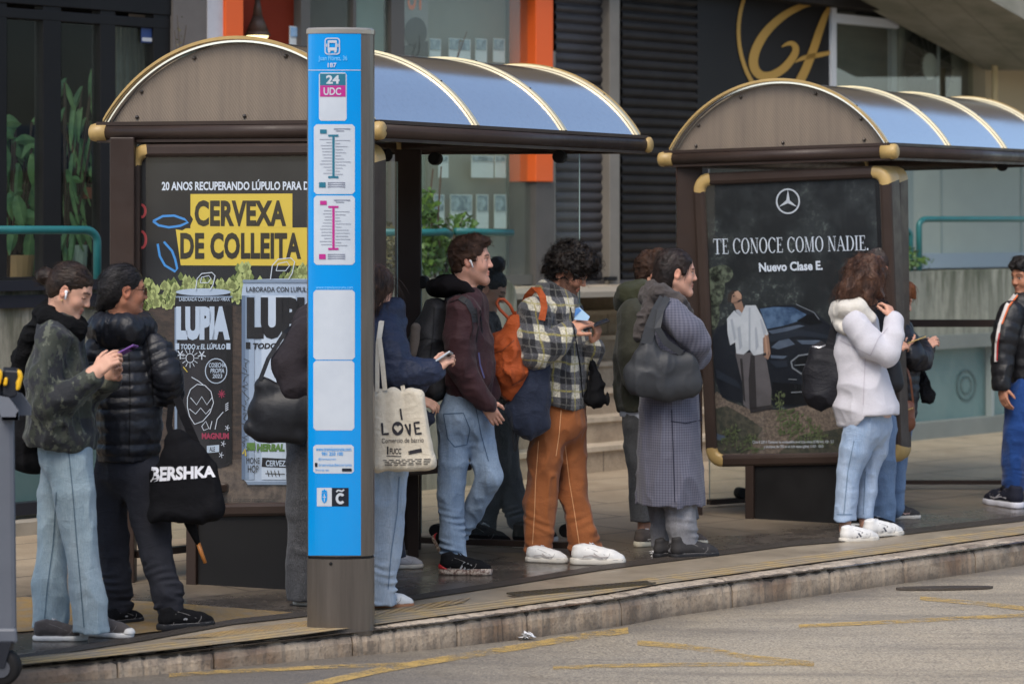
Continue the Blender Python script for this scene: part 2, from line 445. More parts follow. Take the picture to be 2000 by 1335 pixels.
def kerb_run(x0, x1):
    b = MB(); k = 30; V = []; chip = 0.0
    for j in range(k):
        chip = max(0.0, min(0.014, chip * .6 + random.gauss(0.0005, 0.0032)))
        p, t = kpt(x0 + (x1 - x0) * j / (k - 1)); nrm = Vector((-t.y, t.x, 0))
        e = 0.004 if j in (0, k - 1) else 0.0
        sh = t * (0.0035 if j == 0 else -0.0035 if j == k - 1 else 0)
        for d, zz in prof:
            jit = random.uniform(-0.0015, 0.0015) if -0.05 < zz else 0
            cz = chip if d < 0.05 and zz > -.05 else 0
            V.append(p + sh + nrm * (d + jit + cz + e * (d < 0.05)) + Vector((0, 0, zz - e + jit - cz * (1 if d > .01 else .3))))
    q = len(prof)
    b.add(V, [(j * q + i, j * q + i + 1, (j + 1) * q + i + 1, (j + 1) * q + i) for j in range(k - 1) for i in range(q - 1)] + [tuple(range(q)), tuple((k - 1) * q + i for i in range(q - 1, -1, -1))])
    return b
allk = MB()
for a, c_ in zip([-150] + JP[:-1], JP):
    r = kerb_run(a, c_); allk.add(r.V, r.F)
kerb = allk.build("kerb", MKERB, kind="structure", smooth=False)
b = MB()
V = []
for j in range(40):
    px = -140 + 2430 * j / 39; p, t = kpt(px); nrm = Vector((-t.y, t.x, 0))
    for d, zz in ((0.302, -0.012), (0.02, -0.012), (0.02, -0.3)): V.append(p + nrm * d + Vector((0, 0, zz)))
b.add(V, [(j * 3 + i, j * 3 + i + 1, j * 3 + i + 4, j * 3 + i + 3) for j in range(39) for i in range(2)])
b.build("kerb_bedding", mat("joint_mortar", C(72, 66, 60), 0.9), kind="structure")

# bands laid on the pavement (each a sheet 4 mm up)
def band(name, pxs, m, z, up=None):
    b = MB(); V = [gnd(x, y, z) for x, y in pxs]; b.poly(V); return b.build(name, m, kind="structure")
def strip(name, A, B, m, z, sub=6):
    b = MB(); V = []
    def samp(P, t):
        f = t * (len(P) - 1); i = min(int(f), len(P) - 2); f -= i
        return (P[i][0] * (1 - f) + P[i + 1][0] * f, P[i][1] * (1 - f) + P[i + 1][1] * f)
    k = sub * (len(A) - 1) + 1
    for j in range(k):
        V += [gnd(*samp(A, j / (k - 1)), z), gnd(*samp(B, j / (k - 1)), z)]
    b.add(V, [(2 * j, 2 * j + 1, 2 * j + 3, 2 * j + 2) for j in range(k - 1)]); return b.build(name, m, kind="structure")
DR = [(-150, 1306), (52, 1280), (280, 1245), (455, 1213), (600, 1197), (800, 1167), (1000, 1136), (1175, 1107), (1300, 1091), (1405, 1078), (1545, 1060), (1632, 1053), (1765, 1038), (2000, 1011), (2200, 990)]
KB = [(-150, 1327), (52, 1302), (280, 1279), (455, 1259), (600, 1243), (800, 1219), (1000, 1193), (1175, 1169), (1300, 1147), (1405, 1133), (1545, 1114), (1632, 1102), (1765, 1084), (2000, 1051), (2200, 1028)]
mc = mat("concrete_margin", C(164, 150, 128), 0.5, var=(3.0, C(124, 112, 96), 0.22), bump=(60, 0.4, 0.004), rvar=(4, 0.35))
KM = [(x, y - (5 if x < 700 else 9)) for x, y in KB]
strip("concrete_margin", DR, KM, mc, 0.010)
md = mat("drain_grate", C(60, 55, 51), 0.45); nt = md.node_tree; p = nt.nodes["Principled BSDF"]; co, x, y, z = coords(nt)
w = nt.nodes.new("ShaderNodeTexWave"); w.inputs["Scale"].default_value = 16; w.inputs["Distortion"].default_value = 0.3; mp = nt.nodes.new("ShaderNodeMapping"); mp.inputs["Rotation"].default_value = (0, 0, math.radians(-41)); nt.links.new(co, mp.inputs[0]); nt.links.new(mp.outputs[0], w.inputs["Vector"])
nt.links.new(mixc(nt, mapr(nt, w.outputs[0], 0.4, 0.6), C(34, 31, 29), C(98, 90, 82)), p.inputs["Base Color"]); bumpn(nt, w.outputs[0], 0.8, 0.01, p)
strip("drain_channel", [(x, y - 5) for x, y in DR], [(x, y + 5) for x, y in DR], md, 0.015)
# yellow ribbed tactile edge beside the kerb
def M_tactile(name, c1, c2, sc, rot, fade=0.0):
    m = mat(name, c1, 0.75); nt = m.node_tree; p = nt.nodes["Principled BSDF"]; co, x, y, z = coords(nt)
    w = nt.nodes.new("ShaderNodeTexWave"); w.inputs["Scale"].default_value = sc; w.inputs["Distortion"].default_value = 0.4; w.inputs["Detail Scale"].default_value = 3
    mp = nt.nodes.new("ShaderNodeMapping"); mp.inputs["Rotation"].default_value = (0, 0, math.radians(rot)); nt.links.new(co, mp.inputs[0]); nt.links.new(mp.outputs[0], w.inputs["Vector"])
    n1 = nz(nt, co, 7, 6, 0.7); n2 = nz(nt, co, 60, 4)
    c = mixc(nt, mapr(nt, n1, 0.3, 0.7), c1, c2)
    c = mixc(nt, mapr(nt, n2, 0.35, 0.75, 0.0, 0.45), c, C(96, 82, 60))
    c = mixc(nt, mapr(nt, n1, 0.45 - fade * 0.3, 0.75 - fade * 0.3, 0, 0.8), c, C(140, 130, 115))
    nt.links.new(c, p.inputs["Base Color"]); bumpn(nt, mth(nt, 'ADD', w.outputs[0], mth(nt, 'MULTIPLY', n2, 0.4)), 1.0, 0.012, p)
    return m
TE = [(x, y - (20 if x < 700 else 26 if x < 1300 else 25)) for x, y in KB]
strip("tactile_edge", TE, [(x, y - (6 if x < 700 else 10)) for x, y in KB], M_tactile("yellow_ribs", C(186, 156, 96), C(158, 132, 82), 5.5, 49, 0.55), 0.016)
m2 = M_tactile("yellow_tactile", C(164, 132, 74), C(136, 108, 62), 11, 45, 0.12)
band("tactile_paving", [(-60, 1165), (150, 1165), (330, 1176), (588, 1196), (455, 1209), (330, 1229), (262, 1237), (150, 1224), (-60, 1240)], m2, 0.006)
band("tactile_paving.001", [(330, 1247), (470, 1226), (620, 1209), (830, 1178), (920, 1166), (905, 1176), (700, 1212), (470, 1240)], M_tactile("yellow_dots", C(186, 152, 92), C(160, 130, 80), 9, 20, 0.3), 0.0135)
# iron grating set in the margin
mg = mat("iron_grating", C(80, 74, 66), 0.5, metal=0.3, var=(18, C(84, 74, 50), 0.10))
b = MB(); q0, q1, q2, q3 = gnd(1006, 1163, .020), gnd(1282, 1137, .020), gnd(1275, 1141, .020), gnd(1040, 1162.5, .020)
a0, a1 = gnd(1005, 1163, .02), gnd(1280, 1139, .02); nn = (a1 - a0).normalized(); nv = Vector((-nn.y, nn.x, 0)) * 0.07
for k in range(34):
    f0 = k / 34; f1 = f0 + 0.6 / 34
    b.prism([a0.lerp(a1, f0), a0.lerp(a1, f1), a0.lerp(a1, f1) + nv, a0.lerp(a1, f0) + nv], (0, 0, 0.006))
b.prism([a0 - nv * .06, a1 - nv * .06, a1 + nv * .04, a0 + nv * .04], (0, 0, 0.008)); b.prism([a0 + nv * .96, a1 + nv * .96, a1 + nv * 1.06, a0 + nv * 1.06], (0, 0, 0.008))
g = b.build("drain_grating", mg, loc=a0); tag(g, "rectangular iron drain grating with yellow paint specks, set behind the kerb", "drain cover")
b = MB(); bb = gnd(1845, 1149, -0.128)
ring = [bb + Vector((0.26 * math.cos(t * math.pi / 16), 0.05 * math.sin(t * math.pi / 16) + .03 * math.cos(t * math.pi / 16), 0)) for t in range(32)]
b.prism(ring, (0, 0, 0.01))
o = b.build("drain_cover", mat("iron_cover", C(84, 76, 68), 0.45, metal=0.4, bump=(30, 0.8, 0.01)), loc=bb); tag(o, "long dark iron drain cover in the asphalt below the kerb", "drain cover")
# yellow road paint
mp_ = mat("road_paint", C(214, 168, 62), 0.7); nt = mp_.node_tree; p = nt.nodes["Principled BSDF"]; co, x, y, z = coords(nt)
n1 = nz(nt, co, 14, 8, 0.75); tr = nt.nodes.new("ShaderNodeBsdfTransparent"); ms = nt.nodes.new("ShaderNodeMixShader")
nt.links.new(mixc(nt, mapr(nt, n1, 0.3, 0.7), C(196, 160, 84), C(180, 154, 104)), p.inputs["Base Color"])
n0 = nz(nt, co, 2.2, 3); n9 = nz(nt, co, 90, 3); nt.links.new(mapr(nt, mth(nt, 'ADD', mth(nt, 'ADD', mth(nt, 'MULTIPLY', n1, .5), mth(nt, 'MULTIPLY', n0, .35)), mth(nt, 'MULTIPLY', n9, .3)), 0.50, 0.63, 0.88, 0.04), ms.inputs[0]); nt.links.new(tr.outputs[0], ms.inputs[1]); nt.links.new(p.outputs[0], ms.inputs[2]); nt.links.new(ms.outputs[0], nt.nodes["Material Output"].inputs[0])
_RB = BVHTree.FromPolygons([tuple(v.co) for v in road.data.vertices], [tuple(p_.vertices) for p_ in road.data.polygons])
def rgz(x, y, dz=0.003):
    d = Vector(((x - CX) / F, 1.0, -(y - HZ) / F)).normalized(); h_, n_, i_, t_ = _RB.ray_cast(Vector((0, 0, EYE)), d)
    return h_ + Vector((0, 0, dz))
for pts, w in (([(330, 1319), (430, 1312), (525, 1308), (620, 1303), (700, 1300), (790, 1297)], 7), ([(560, 1350), (650, 1329), (740, 1309), (825, 1294), (910, 1280), (1000, 1266), (1070, 1254), (1140, 1242), (1227, 1231)], 12),
               ([(1245, 1255), (1332, 1262), (1405, 1272), (1457, 1283), (1520, 1289), (1590, 1297)], 10), ([(1080, 1304), (1200, 1300), (1300, 1298), (1440, 1297), (1590, 1296)], 7),
               ([(1560, 1223), (1643, 1219), (1750, 1214), (1860, 1208), (2010, 1201)], 7), ([(1797, 1168), (1900, 1177), (2020, 1190)], 8)):
    b = MB(); Q_ = []
    for (xa, ya), (xb, yb) in zip(pts[:-1], pts[1:]): Q_ += [(xa + (xb - xa) * t / 6, ya + (yb - ya) * t / 6) for t in range(6)]
    stroke(Q_ + [pts[-1]], w, lambda x, y: rgz(x, y, 0.003), b); b.build("road_marking", mp_, kind="structure")
# litter
for x, y, r, lab in ((1279, 1086, 9, "crumpled white tissue on the wet paving beside black ankle boots"), (1030, 1246, 13, "flattened white paper scrap in the gutter below the kerb")):
    b = MB(); c0 = gnd(x, y, 0.0 if y < 1100 else -0.118); V = []
    s = c0.y / F; random.seed(int(x))
    for k in range(26):
        a = random.uniform(0, 6.28); rr = random.uniform(0.3, 1) * r * s
        q = c0 + Vector((rr * math.cos(a), rr * math.sin(a) * 0.7, random.uniform(0.004, 0.03 if y < 1100 else 0.02))); d = Vector((random.uniform(-1, 1), random.uniform(-1, 1), random.uniform(-.5, .5))).normalized() * r * s * 0.7; e = d.cross(Vector((0, 0, 1))).normalized() * r * s * 0.6
        b.add([q - d, q + e, q + d * .8 + Vector((0, 0, .006))], [(0, 1, 2)])
    tag(b.build("paper_scrap", mat("white_paper", C(225, 225, 225), 0.8), loc=c0), lab, "litter")

# ================================================================== BUILDING BEHIND
FA, FB = 20.2, 1.037            # terrace facade: Y = FA + FB X
FN = Vector((FB, -1, 0)).normalized(); FU = Vector((1, FB, 0)).normalized()
FK = math.sqrt(1 + FB * FB)
def fY(px, off=0.0, A=FA): return (A - FK * off) / (1 - FB * (px - CX) / F)
def fp(px, py, off=0.0, A=FA): return at(px, py, fY(px, off, A))
def fquad(x0, y0, x1, y1, off=0.0, A=FA):
    xm = (x0 + x1) / 2; Y = fY(xm, off, A); z0 = EYE - (y0 - HZ) * Y / F; z1 = EYE - (y1 - HZ) * Y / F
    a = fp(x0, HZ, off, A); b_ = fp(x1, HZ, off, A)
    return [Vector((a.x, a.y, z0)), Vector((b_.x, b_.y, z0)), Vector((b_.x, b_.y, z1)), Vector((a.x, a.y, z1))]
def fbox(b, x0, y0, x1, y1, off=0.0, t=0.06, A=FA): return b.prism(fquad(x0, y0, x1, y1, off, A), -FN * t)
def fpoly(b, pts, off, t, A=FA): return b.prism([fp(x, y, off, A) for x, y in pts], -FN * t)
org = fp(1000, 553, 0)
BLD = thing("shop_building", "dark shopfronts on a raised terrace with roller shutters and orange framed estate agency window", "building", (org.x, org.y, 0))
mblack = mat("black_frame", C(22, 21, 21), 0.5, var=(2, C(30, 29, 29)))
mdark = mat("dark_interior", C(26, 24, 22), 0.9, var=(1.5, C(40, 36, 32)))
mwall = mat("render_wall", C(120, 112, 105), 0.85, var=(2.5, C(96, 90, 85)), bump=(40, 0.3, 0.004))
# upper storeys (above the frame, but they block the sky and show in the glossy roofs)
b = MB(); A_, B_ = fp(-900, HZ, 0.35), fp(3300, HZ, 0.35)
for k in range(1):
    z0 = 4.1 + k * 3.0
    b.prism([Vector((A_.x, A_.y, z0)), Vector((B_.x, B_.y, z0)), Vector((B_.x, B_.y, z0 + 2.97)), Vector((A_.x, A_.y, z0 + 2.97))], -FN * 6)
b.build("upper_wall", mat("upper_wall", C(112, 92, 62), 0.8, var=(1, C(84, 70, 46))), BLD)
# back walls of the shops, so nothing behind is open
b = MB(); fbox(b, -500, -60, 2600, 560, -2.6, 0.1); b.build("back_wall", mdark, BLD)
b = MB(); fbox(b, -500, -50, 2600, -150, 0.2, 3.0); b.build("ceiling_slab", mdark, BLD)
# ---- black glazed shopfront with plants
fr = MB()
for x0, x1 in ((-110, -60), (-4, 14), (84, 120), (196, 226), (300, 338)): fbox(fr, x0, -60, x1, 575, 0.02, 0.10)
fbox(fr, -110, -60, 338, 14, 0.03, 0.10); fbox(fr, -110, 22, 338, 42, 0.022, 0.10); fbox(fr, -110, 540, 338, 590, 0.024, 0.10)
SF = fr.build("black_shopfront", mblack, BLD, bevel=0.006)
b = MB()
for x0, x1 in ((14, 84), (120, 196), (226, 300)):
    fbox(b, x0, 40, x1, 542, -0.02, 0.008)
b.build("window_pane", glass("shop_glass", (0.92, 0.95, 0.93), 0.015, (0.18, 0.2, 0.18), 0.22, dscale=1.2), SF)
b = MB()
for k in range(9):
    x = 228 + k * 9; fbox(b, x, 44, x + 6.5, 540, -0.22 - 0.03 * (k % 2), 0.03)
b.build("curtain", mat("grey_curtain", C(128, 130, 120), 0.9, var=(4, C(100, 103, 95))), SF)
b = MB(); fbox(b, 276, 52, 299, 84, 0.0, 0.004); stq = b.build("window_sticker", mat("blue_sticker", C(38, 62, 112), 0.5), SF)
b = MB(); fbox(b, 278, 74, 297, 81, 0.004, 0.003); b.build("sticker_strip", mat("sticker_white", C(190, 190, 190), 0.5), SF)
# ---- pillars, orange frame, red interior
b = MB(); fbox(b, 338, -60, 406, 600, 0.05, 0.5); b.build("pilaster", mwall, BLD)
b = MB(); fbox(b, 406, -60, 441, 600, 0.06, 0.5); b.build("white_pilaster", mat("white_render", C(205, 203, 205), 0.8, var=(6, C(180, 178, 180))), BLD)
mor = mat("orange_paint", C(238, 98, 30), 0.45)
for xa, xb, yb, th in ((441, 476, 600, .4), (1047, 1081, 355, .3)):
    b = MB(); fbox(b, xa, -60, xb, yb, 0.09, th); b.build("orange_jamb", mor, BLD, bevel=0.008)
b = MB(); fbox(b, 1047, 355, 1083, 560, 0.06, 0.3); b.build("dark_jamb", mat("grey_jamb", C(92, 84, 80), 0.7, var=(3, C(74, 68, 64))), BLD)
b = MB(); fbox(b, 476, -60, 592, 600, -0.35, 0.05); b.build("red_wall", mat("red_wall", C(168, 54, 20), 0.7), BLD)
ml = MB(); ax = fp(503, 72, -0.2); s_ = ax.y / F
for (z0, r0, z1, r1) in ((78, 4, 40, 10), (40, 10, 10, 22), (10, 22, 2, 26)):
    ml.tube([ax + Vector((0, 0, z0 * s_)), ax + Vector((0, 0, z1 * s_))], [r0 * s_, r1 * s_], 16)
lamp = ml.build("pendant_lamp", mat("brown_lamp", C(96, 78, 66), 0.5), BLD, smooth=True)
b = MB(); b.tube([ax + Vector((0, 0, 1.5 * s_)), ax + Vector((0, 0, -3 * s_))], [22 * s_, 19 * s_], 16); b.build("lamp_bulb", mat("bulb_glow", (1.0, 0.86, 0.45), 0.5, emit=1.6), lamp)
# ---- agency window
mfr = mat("grey_frame", C(88, 84, 78), 0.5)
fr = MB()
for x0, x1 in ((588, 606), (690, 696), (764, 790)): fbox(fr, x0, -60, x1, 560, 0.03, 0.08)
fbox(fr, 588, 540, 1050, 560, 0.031, 0.08)
AW = fr.build("agency_window", mfr, BLD)
b = MB(); fbox(b, 606, -60, 1047, 545, -0.35, 0.05); b.build("back_panel", mat("frosted_back", C(206, 222, 212), 0.8, var=(1.0, C(188, 206, 196))), AW)
b = MB(); fbox(b, 836, -60, 988, 545, -0.25, 0.03); b.build("display_board", mat("display_board", C(138, 136, 122), 0.8), AW)
b = MB(); fbox(b, 606, -60, 690, 545, -0.2, 0.04); b.build("brown_panel", mat("brown_panel", C(92, 80, 72), 0.8), AW)
b = MB(); fbox(b, 790, -60, 836, 110, -0.1, 0.02); b.build("grey_poster", mat("grey_poster", C(140, 135, 128), 0.6), AW)
b = MB(); pr = lambda x, y: fp(x, y, -0.09)
shape(circ(812, 64, 22, 30), pr, b); shape([(790, 90), (836, 80), (836, 110), (790, 110)], pr, b); b.build("poster_figure", mat("poster_black", C(40, 38, 38), 0.6), AW)
b = MB(); fit(text2d("UT", 0.04), rq(796, -22, 829, 20), pr, b); b.build("lettering", mat("orange_letters", C(235, 110, 50), 0.5), AW)
b = MB(); fbox(b, 606, -60, 1047, 545, 0.0, 0.008); b.build("window_pane", glass("agency_glass", (0.92, 0.96, 0.94), 0.02, (0.5, 0.58, 0.55), 0.12), AW)
# property cards hung in the window
rows_ = [("top", 76, 122, ((839, 861), (877, 919), (929, 951), (964, 986))), ("second", 304, 347, ((857, 876), (921, 964), (967, 988))), ("third", 380, 446, ((848, 868), (880, 922), (931, 954), (966, 989)))]
mph = mat("card_photo", C(92, 112, 124), 0.5, var=(16, C(170, 186, 190), 0.12)); mpa = mat("card_paper", C(214, 218, 216), 0.7)
nth = ["first", "second", "third", "fourth"]
for rn, y0, y1, xs in rows_:
    for i, (x0, x1) in enumerate(xs):
        b = MB(); fbox(b, x0, y0, x1, y1, -0.14, 0.006)
        t = b.build("property_card", mpa, None, loc=fp(x0, y1, -0.14))
        tag(t, f"white property card, {nth[i]} along the {rn} row in the agency window", "notice", "property cards in the agency window")
        b = MB(); ym = y0 + (y1 - y0) * (0.48 if rn != "second" else 0.25)
        fbox(b, x0 + 1.5, y0 + 1.5, x1 - 1.5, ym, -0.132, 0.004); b.build("photo_print", mph, t)
b = MB(); fbox(b, 566, 52, 588, 90, -0.02, 0.006); t = b.build("property_card", mpa, None, loc=fp(566, 90, -0.02)); tag(t, "blue photo card taped in front of the red interior wall", "notice")
b = MB(); fbox(b, 568, 54, 586, 72, -0.012, 0.004); b.build("photo_print", mat("sky_photo", C(60, 140, 200), 0.5, var=(9, C(190, 210, 220))), t)
# ---- roller shutters
def shutter(x0, x1, y0, y1, colr):
    b = MB(); Ym = fY((x0 + x1) / 2); zt = EYE - (y0 - HZ) * Ym / F; zb = EYE - (y1 - HZ) * Ym / F
    a0 = fp(x0, HZ, 0.0); a1 = fp(x1, HZ, 0.0); k = 0; z = zb; V = []
    prof_ = ((0.0, 0.0), (0.012, 0.012), (0.022, 0.03), (0.022, 0.05), (0.012, 0.068), (0.0, 0.076))
    while z < zt:
        for d, dz in prof_:
            V += [Vector((a0.x, a0.y, z + dz)) + FN * d, Vector((a1.x, a1.y, z + dz)) + FN * d]
        z += 0.08
    m_ = len(V) // 2
    b.add(V, [(2 * i, 2 * i + 1, 2 * i + 3, 2 * i + 2) for i in range(m_ - 1)])
    return b
msh = mat("shutter_metal", C(74, 72, 74), 0.42, metal=0.35, var=(2.2, C(58, 55, 55), 0.2), rvar=(3, 0.6))
msh2 = mat("shutter_dark", C(52, 49, 47), 0.45, metal=0.35, var=(2.2, C(40, 38, 36), 0.2), rvar=(3, 0.6))
shutter(1083, 1192, -60, 548, None).build("roller_shutter", msh, BLD)
shutter(1212, 1362, -60, 548, None).build("roller_shutter", msh2, BLD)
b = MB(); fbox(b, 1191, -60, 1211, 560, 0.1, 0.1); fbox(b, 1078, 100, 1086, 560, 0.04, 0.1); b.build("guide_rail", mat("beige_metal", C(128, 122, 112), 0.5, var=(3, C(110, 104, 95))), BLD, bevel=0.006)
b = MB(); fbox(b, 1186, 540, 1206, 548, 0.14, 0.04); fbox(b, 1178, 542, 1188, 546, 0.13, 0.02); b.build("shutter_lock", mblack, BLD)
b = MB(); fbox(b, 1078, 546, 1400, 566, 0.05, 0.2); b.build("shutter_sill", mat("dark_sill", C(72, 70, 70), 0.6), BLD)
# ---- black panel with gold letter in a ring
b = MB(); fbox(b, 1362, -60, 1627, 560, 0.02, 0.2); SG = b.build("sign_panel", mat("black_panel", C(24, 23, 24), 0.4, var=(2, C(30, 29, 30))), BLD)
mgold = mat("gold_paint", C(176, 138, 66), 0.45, metal=0.2)
pr = lambda x, y: fp(x, y, 0.028)
b = MB()
rg = circ(1625, 62, 179, 185, 30, 118, 242); ro = circ(1625, 62, 186, 196, 30, 118, 242)
for i in range(30): b.poly([pr(*ro[i]), pr(*ro[i + 1]), pr(*rg[i + 1]), pr(*rg[i])])
def vstroke(P, W):
    for _ in range(3):
        p2, w2 = [P[0]], [W[0]]
        for (a_, b_), (u_, v_) in zip(zip(P[:-1], P[1:]), zip(W[:-1], W[1:])):
            for t in (.25, .75): p2.append((a_[0] + (b_[0] - a_[0]) * t, a_[1] + (b_[1] - a_[1]) * t)); w2.append(u_ + (v_ - u_) * t)
        P, W = p2 + [P[-1]], w2 + [W[-1]]
    Q = [np.array(p, float) for p in P]; L_ = []
    for i in range(len(Q)):
        t = Q[min(i + 1, len(Q) - 1)] - Q[max(i - 1, 0)]; t /= np.linalg.norm(t); n_ = np.array((-t[1], t[0])) * W[i] / 2; L_.append((Q[i] + n_, Q[i] - n_))
    for i in range(len(Q) - 1): b.poly([pr(*L_[i][0]), pr(*L_[i + 1][0]), pr(*L_[i + 1][1]), pr(*L_[i][1])])
vstroke([(1621, 2), (1590, 5), (1555, 16), (1522, 36), (1492, 66), (1474, 100), (1470, 128), (1482, 148), (1504, 150), (1530, 136), (1550, 112), (1556, 95), (1548, 84), (1536, 86), (1527, 92)], [3, 8, 12, 15, 17, 18, 18, 17, 16, 16, 15, 13, 10, 6, 2])
vstroke([(1624, 8), (1612, 30), (1600, 62), (1588, 100), (1572, 140), (1558, 166)], [6, 12, 15, 16, 17, 18])
vstroke([(1553, 122), (1566, 114), (1585, 110), (1605, 107), (1626, 102)], [2, 8, 10, 9, 7])
b.build("gold_emblem", mgold, SG)
# ---- white framed window with a fan behind it
mwa = mat("white_aluminium", C(196, 200, 204), 0.4)
fr = MB(); fbox(fr, 1625, -60, 1634, 560, 0.05, 0.08); fbox(fr, 1634, 33, 1756, 50, 0.048, 0.08); WW = fr.build("white_window", mwa, BLD)
fr = MB(); fbox(fr, 1742, 50, 1752, 560, -0.1, 0.05); fr.build("mullion", mwa, WW)
fr = MB(); fbox(fr, 1833, 60, 1836, 560, -0.03, 0.02); fr.build("mullion", mwa, WW)
b = MB(); fbox(b, 1634, -60, 1756, 560, -0.3, 0.03); b.build("dark_backing", mat("dark_green", C(104, 114, 108), 0.8, var=(2, C(80, 88, 84))), WW)
b = MB(); fbox(b, 1756, -60, 1900, 560, -0.16, 0.03); b.build("grey_backing", mat("grey_backing", C(196, 194, 184), 0.8), WW)
cfan = fp(1813, 130, -0.10); s_ = cfan.y / F; b = MB()
def disc(b, c, r0, r1, d, n_=28):
    V = []
    for i in range(n_):
        a = 2 * math.pi * i / n_; e = FU * math.cos(a) + Vector((0, 0, math.sin(a))); V += [c + e * r0 + FN * d, c + e * r1 + FN * d]
    return b.add(V, [(2 * i, 2 * i + 1, (2 * i + 3) % (2 * n_), (2 * i + 2) % (2 * n_)) for i in range(n_)])
k = s_ / abs(FU.x) * 1.0
disc(b, cfan, 18 * k, 56 * k, 0.0); fan = b.build("extractor_fan", mat("fan_black", C(40, 38, 36), 0.5), WW)
b = MB(); disc(b, cfan, 0.001, 18 * k, 0.02); b.build("fan_hub", mat("fan_hub", C(240, 242, 238), 0.5), fan)
b = MB()
for a in range(0, 360, 20):
    e = FU * math.cos(math.radians(a)) + Vector((0, 0, math.sin(math.radians(a)))); b.tube([cfan + e * 18 * k + FN * .025, cfan + e * 56 * k + FN * .025], .006, 4)
b.build("fan_grille", mat("fan_wire", C(84, 80, 76), 0.5), fan)
b = MB(); fbox(b, 1634, -60, 1900, 560, 0.0, 0.008); b.build("window_pane", glass("window_glass", (0.86, 0.9, 0.88), 0.04, (0.3, 0.33, 0.31), 0.25), WW)
# ---- pale shop wall at the far end, behind the glass shelter
b = MB(); fbox(b, 1757, 226, 2700, 500, 0.12, 0.2); PW = b.build("pale_wall", mat("pale_wall", C(176, 180, 168), 0.75, var=(1.2, C(160, 165, 155))), BLD)
b = MB()
for x0, x1 in ((1770, 1784), (1838, 1841), (1994, 1997)): fbox(b, x0, 226, x1, 498, 0.13, 0.03)
b.build("panel_joint", mat("pale_joint", C(140, 150, 145), 0.6), PW)
b = MB(); fbox(b, 1795, 490, 2700, 516, 0.2, 0.2); b.build("window_ledge", mat("blue_ledge", C(150, 162, 172), 0.5), PW)
b = MB(); fbox(b, 1925, 60, 2700, 330, 0.14, 0.2); b.build("cream_wall", mat("cream_wall", C(186, 172, 142), 0.8), BLD)
b = MB(); b.tube([fp(1943, 330, 0.3), fp(1943, 60, 0.3)], 0.03, 10); b.build("drain_pipe", mat("cream_pipe", C(206, 186, 140), 0.5), BLD, smooth=True)
# ---- concrete soffit of an outside stair, upper corner
mcs = mat("board_concrete", C(142, 138, 124), 0.85, bump=(30, 0.3, 0.004)); nt = mcs.node_tree; p = nt.nodes["Principled BSDF"]; co, x, y, z = coords(nt)
w = mth(nt, 'FRACT', mth(nt, 'MULTIPLY', mth(nt, 'ADD', mth(nt, 'MULTIPLY', z, 0.86), mth(nt, 'MULTIPLY', x, 0.42)), 7.0))
nt.links.new(mixc(nt, mapr(nt, w, 0.0, 0.07, 0.55, 0.0), mixc(nt, mapr(nt, nz(nt, co, 2.2, 6), 0.35, 0.7), C(146, 142, 128), C(112, 112, 96)), C(92, 88, 78)), p.inputs["Base Color"])
b = MB(); b.prism([fp(x, y, 0.12) for x, y in ((1600, -36), (1665, 0), (1925, 138), (2400, 138), (2400, -60))], FN * 1.3)
t = b.build("concrete_stair", mcs, None, loc=fp(1925, 138, 0.12)); tag(t, "sloping concrete underside of an outdoor stair above the second shelter", "staircase")

# ================================================================== TERRACE: parapets, steps, rails, plants
WA = 17.88
mconc = mat("stained_concrete", C(150, 148, 134), 0.85); nt = mconc.node_tree; p = nt.nodes["Principled BSDF"]; co, x, y, z = coords(nt)
mp = nt.nodes.new("ShaderNodeMapping"); mp.inputs["Scale"].default_value = (5, 5, 0.7); nt.links.new(co, mp.inputs[0])
n1 = nz(nt, mp.outputs[0], 1.6, 6, 0.7); n2 = nz(nt, co, 12, 6)
c = mixc(nt, mapr(nt, n1, 0.35, 0.65), C(164, 160, 144), C(112, 110, 96)); c = mixc(nt, mth(nt, 'MULTIPLY', mapr(nt, z, 1.0, 1.4), mapr(nt, n1, 0.4, 0.6)), c, C(84, 86, 66)); c = mixc(nt, mapr(nt, n2, 0.5, 0.75, 0, .5), c, C(96, 94, 84))
nt.links.new(c, p.inputs["Base Color"]); bumpn(nt, n2, 0.35, 0.006, p)
def wbox(b, x0, x1, z0, z1, off, t):
    a = fp(x0, HZ, off, WA); c_ = fp(x1, HZ, off, WA)
    return b.prism([Vector((a.x, a.y, z0)), Vector((c_.x, c_.y, z0)), Vector((c_.x, c_.y, z1)), Vector((a.x, a.y, z1))], -FN * t)
b = MB(); wbox(b, 1130, 2700, 1.26, 1.30, -0.2, 1.5); wbox(b, -600, 1130, 1.26, 1.30, -0.2, 1.5)
b.build("terrace_floor", mat("terrace_paving", C(150, 142, 128), 0.8), kind="structure")
mbg = mat("basement_glass", C(112, 140, 138), 0.22, var=(1.1, C(86, 112, 112)), spec=0.6)
mgr = mat("grey_band", C(132, 134, 128), 0.8, var=(2, C(112, 114, 108)))
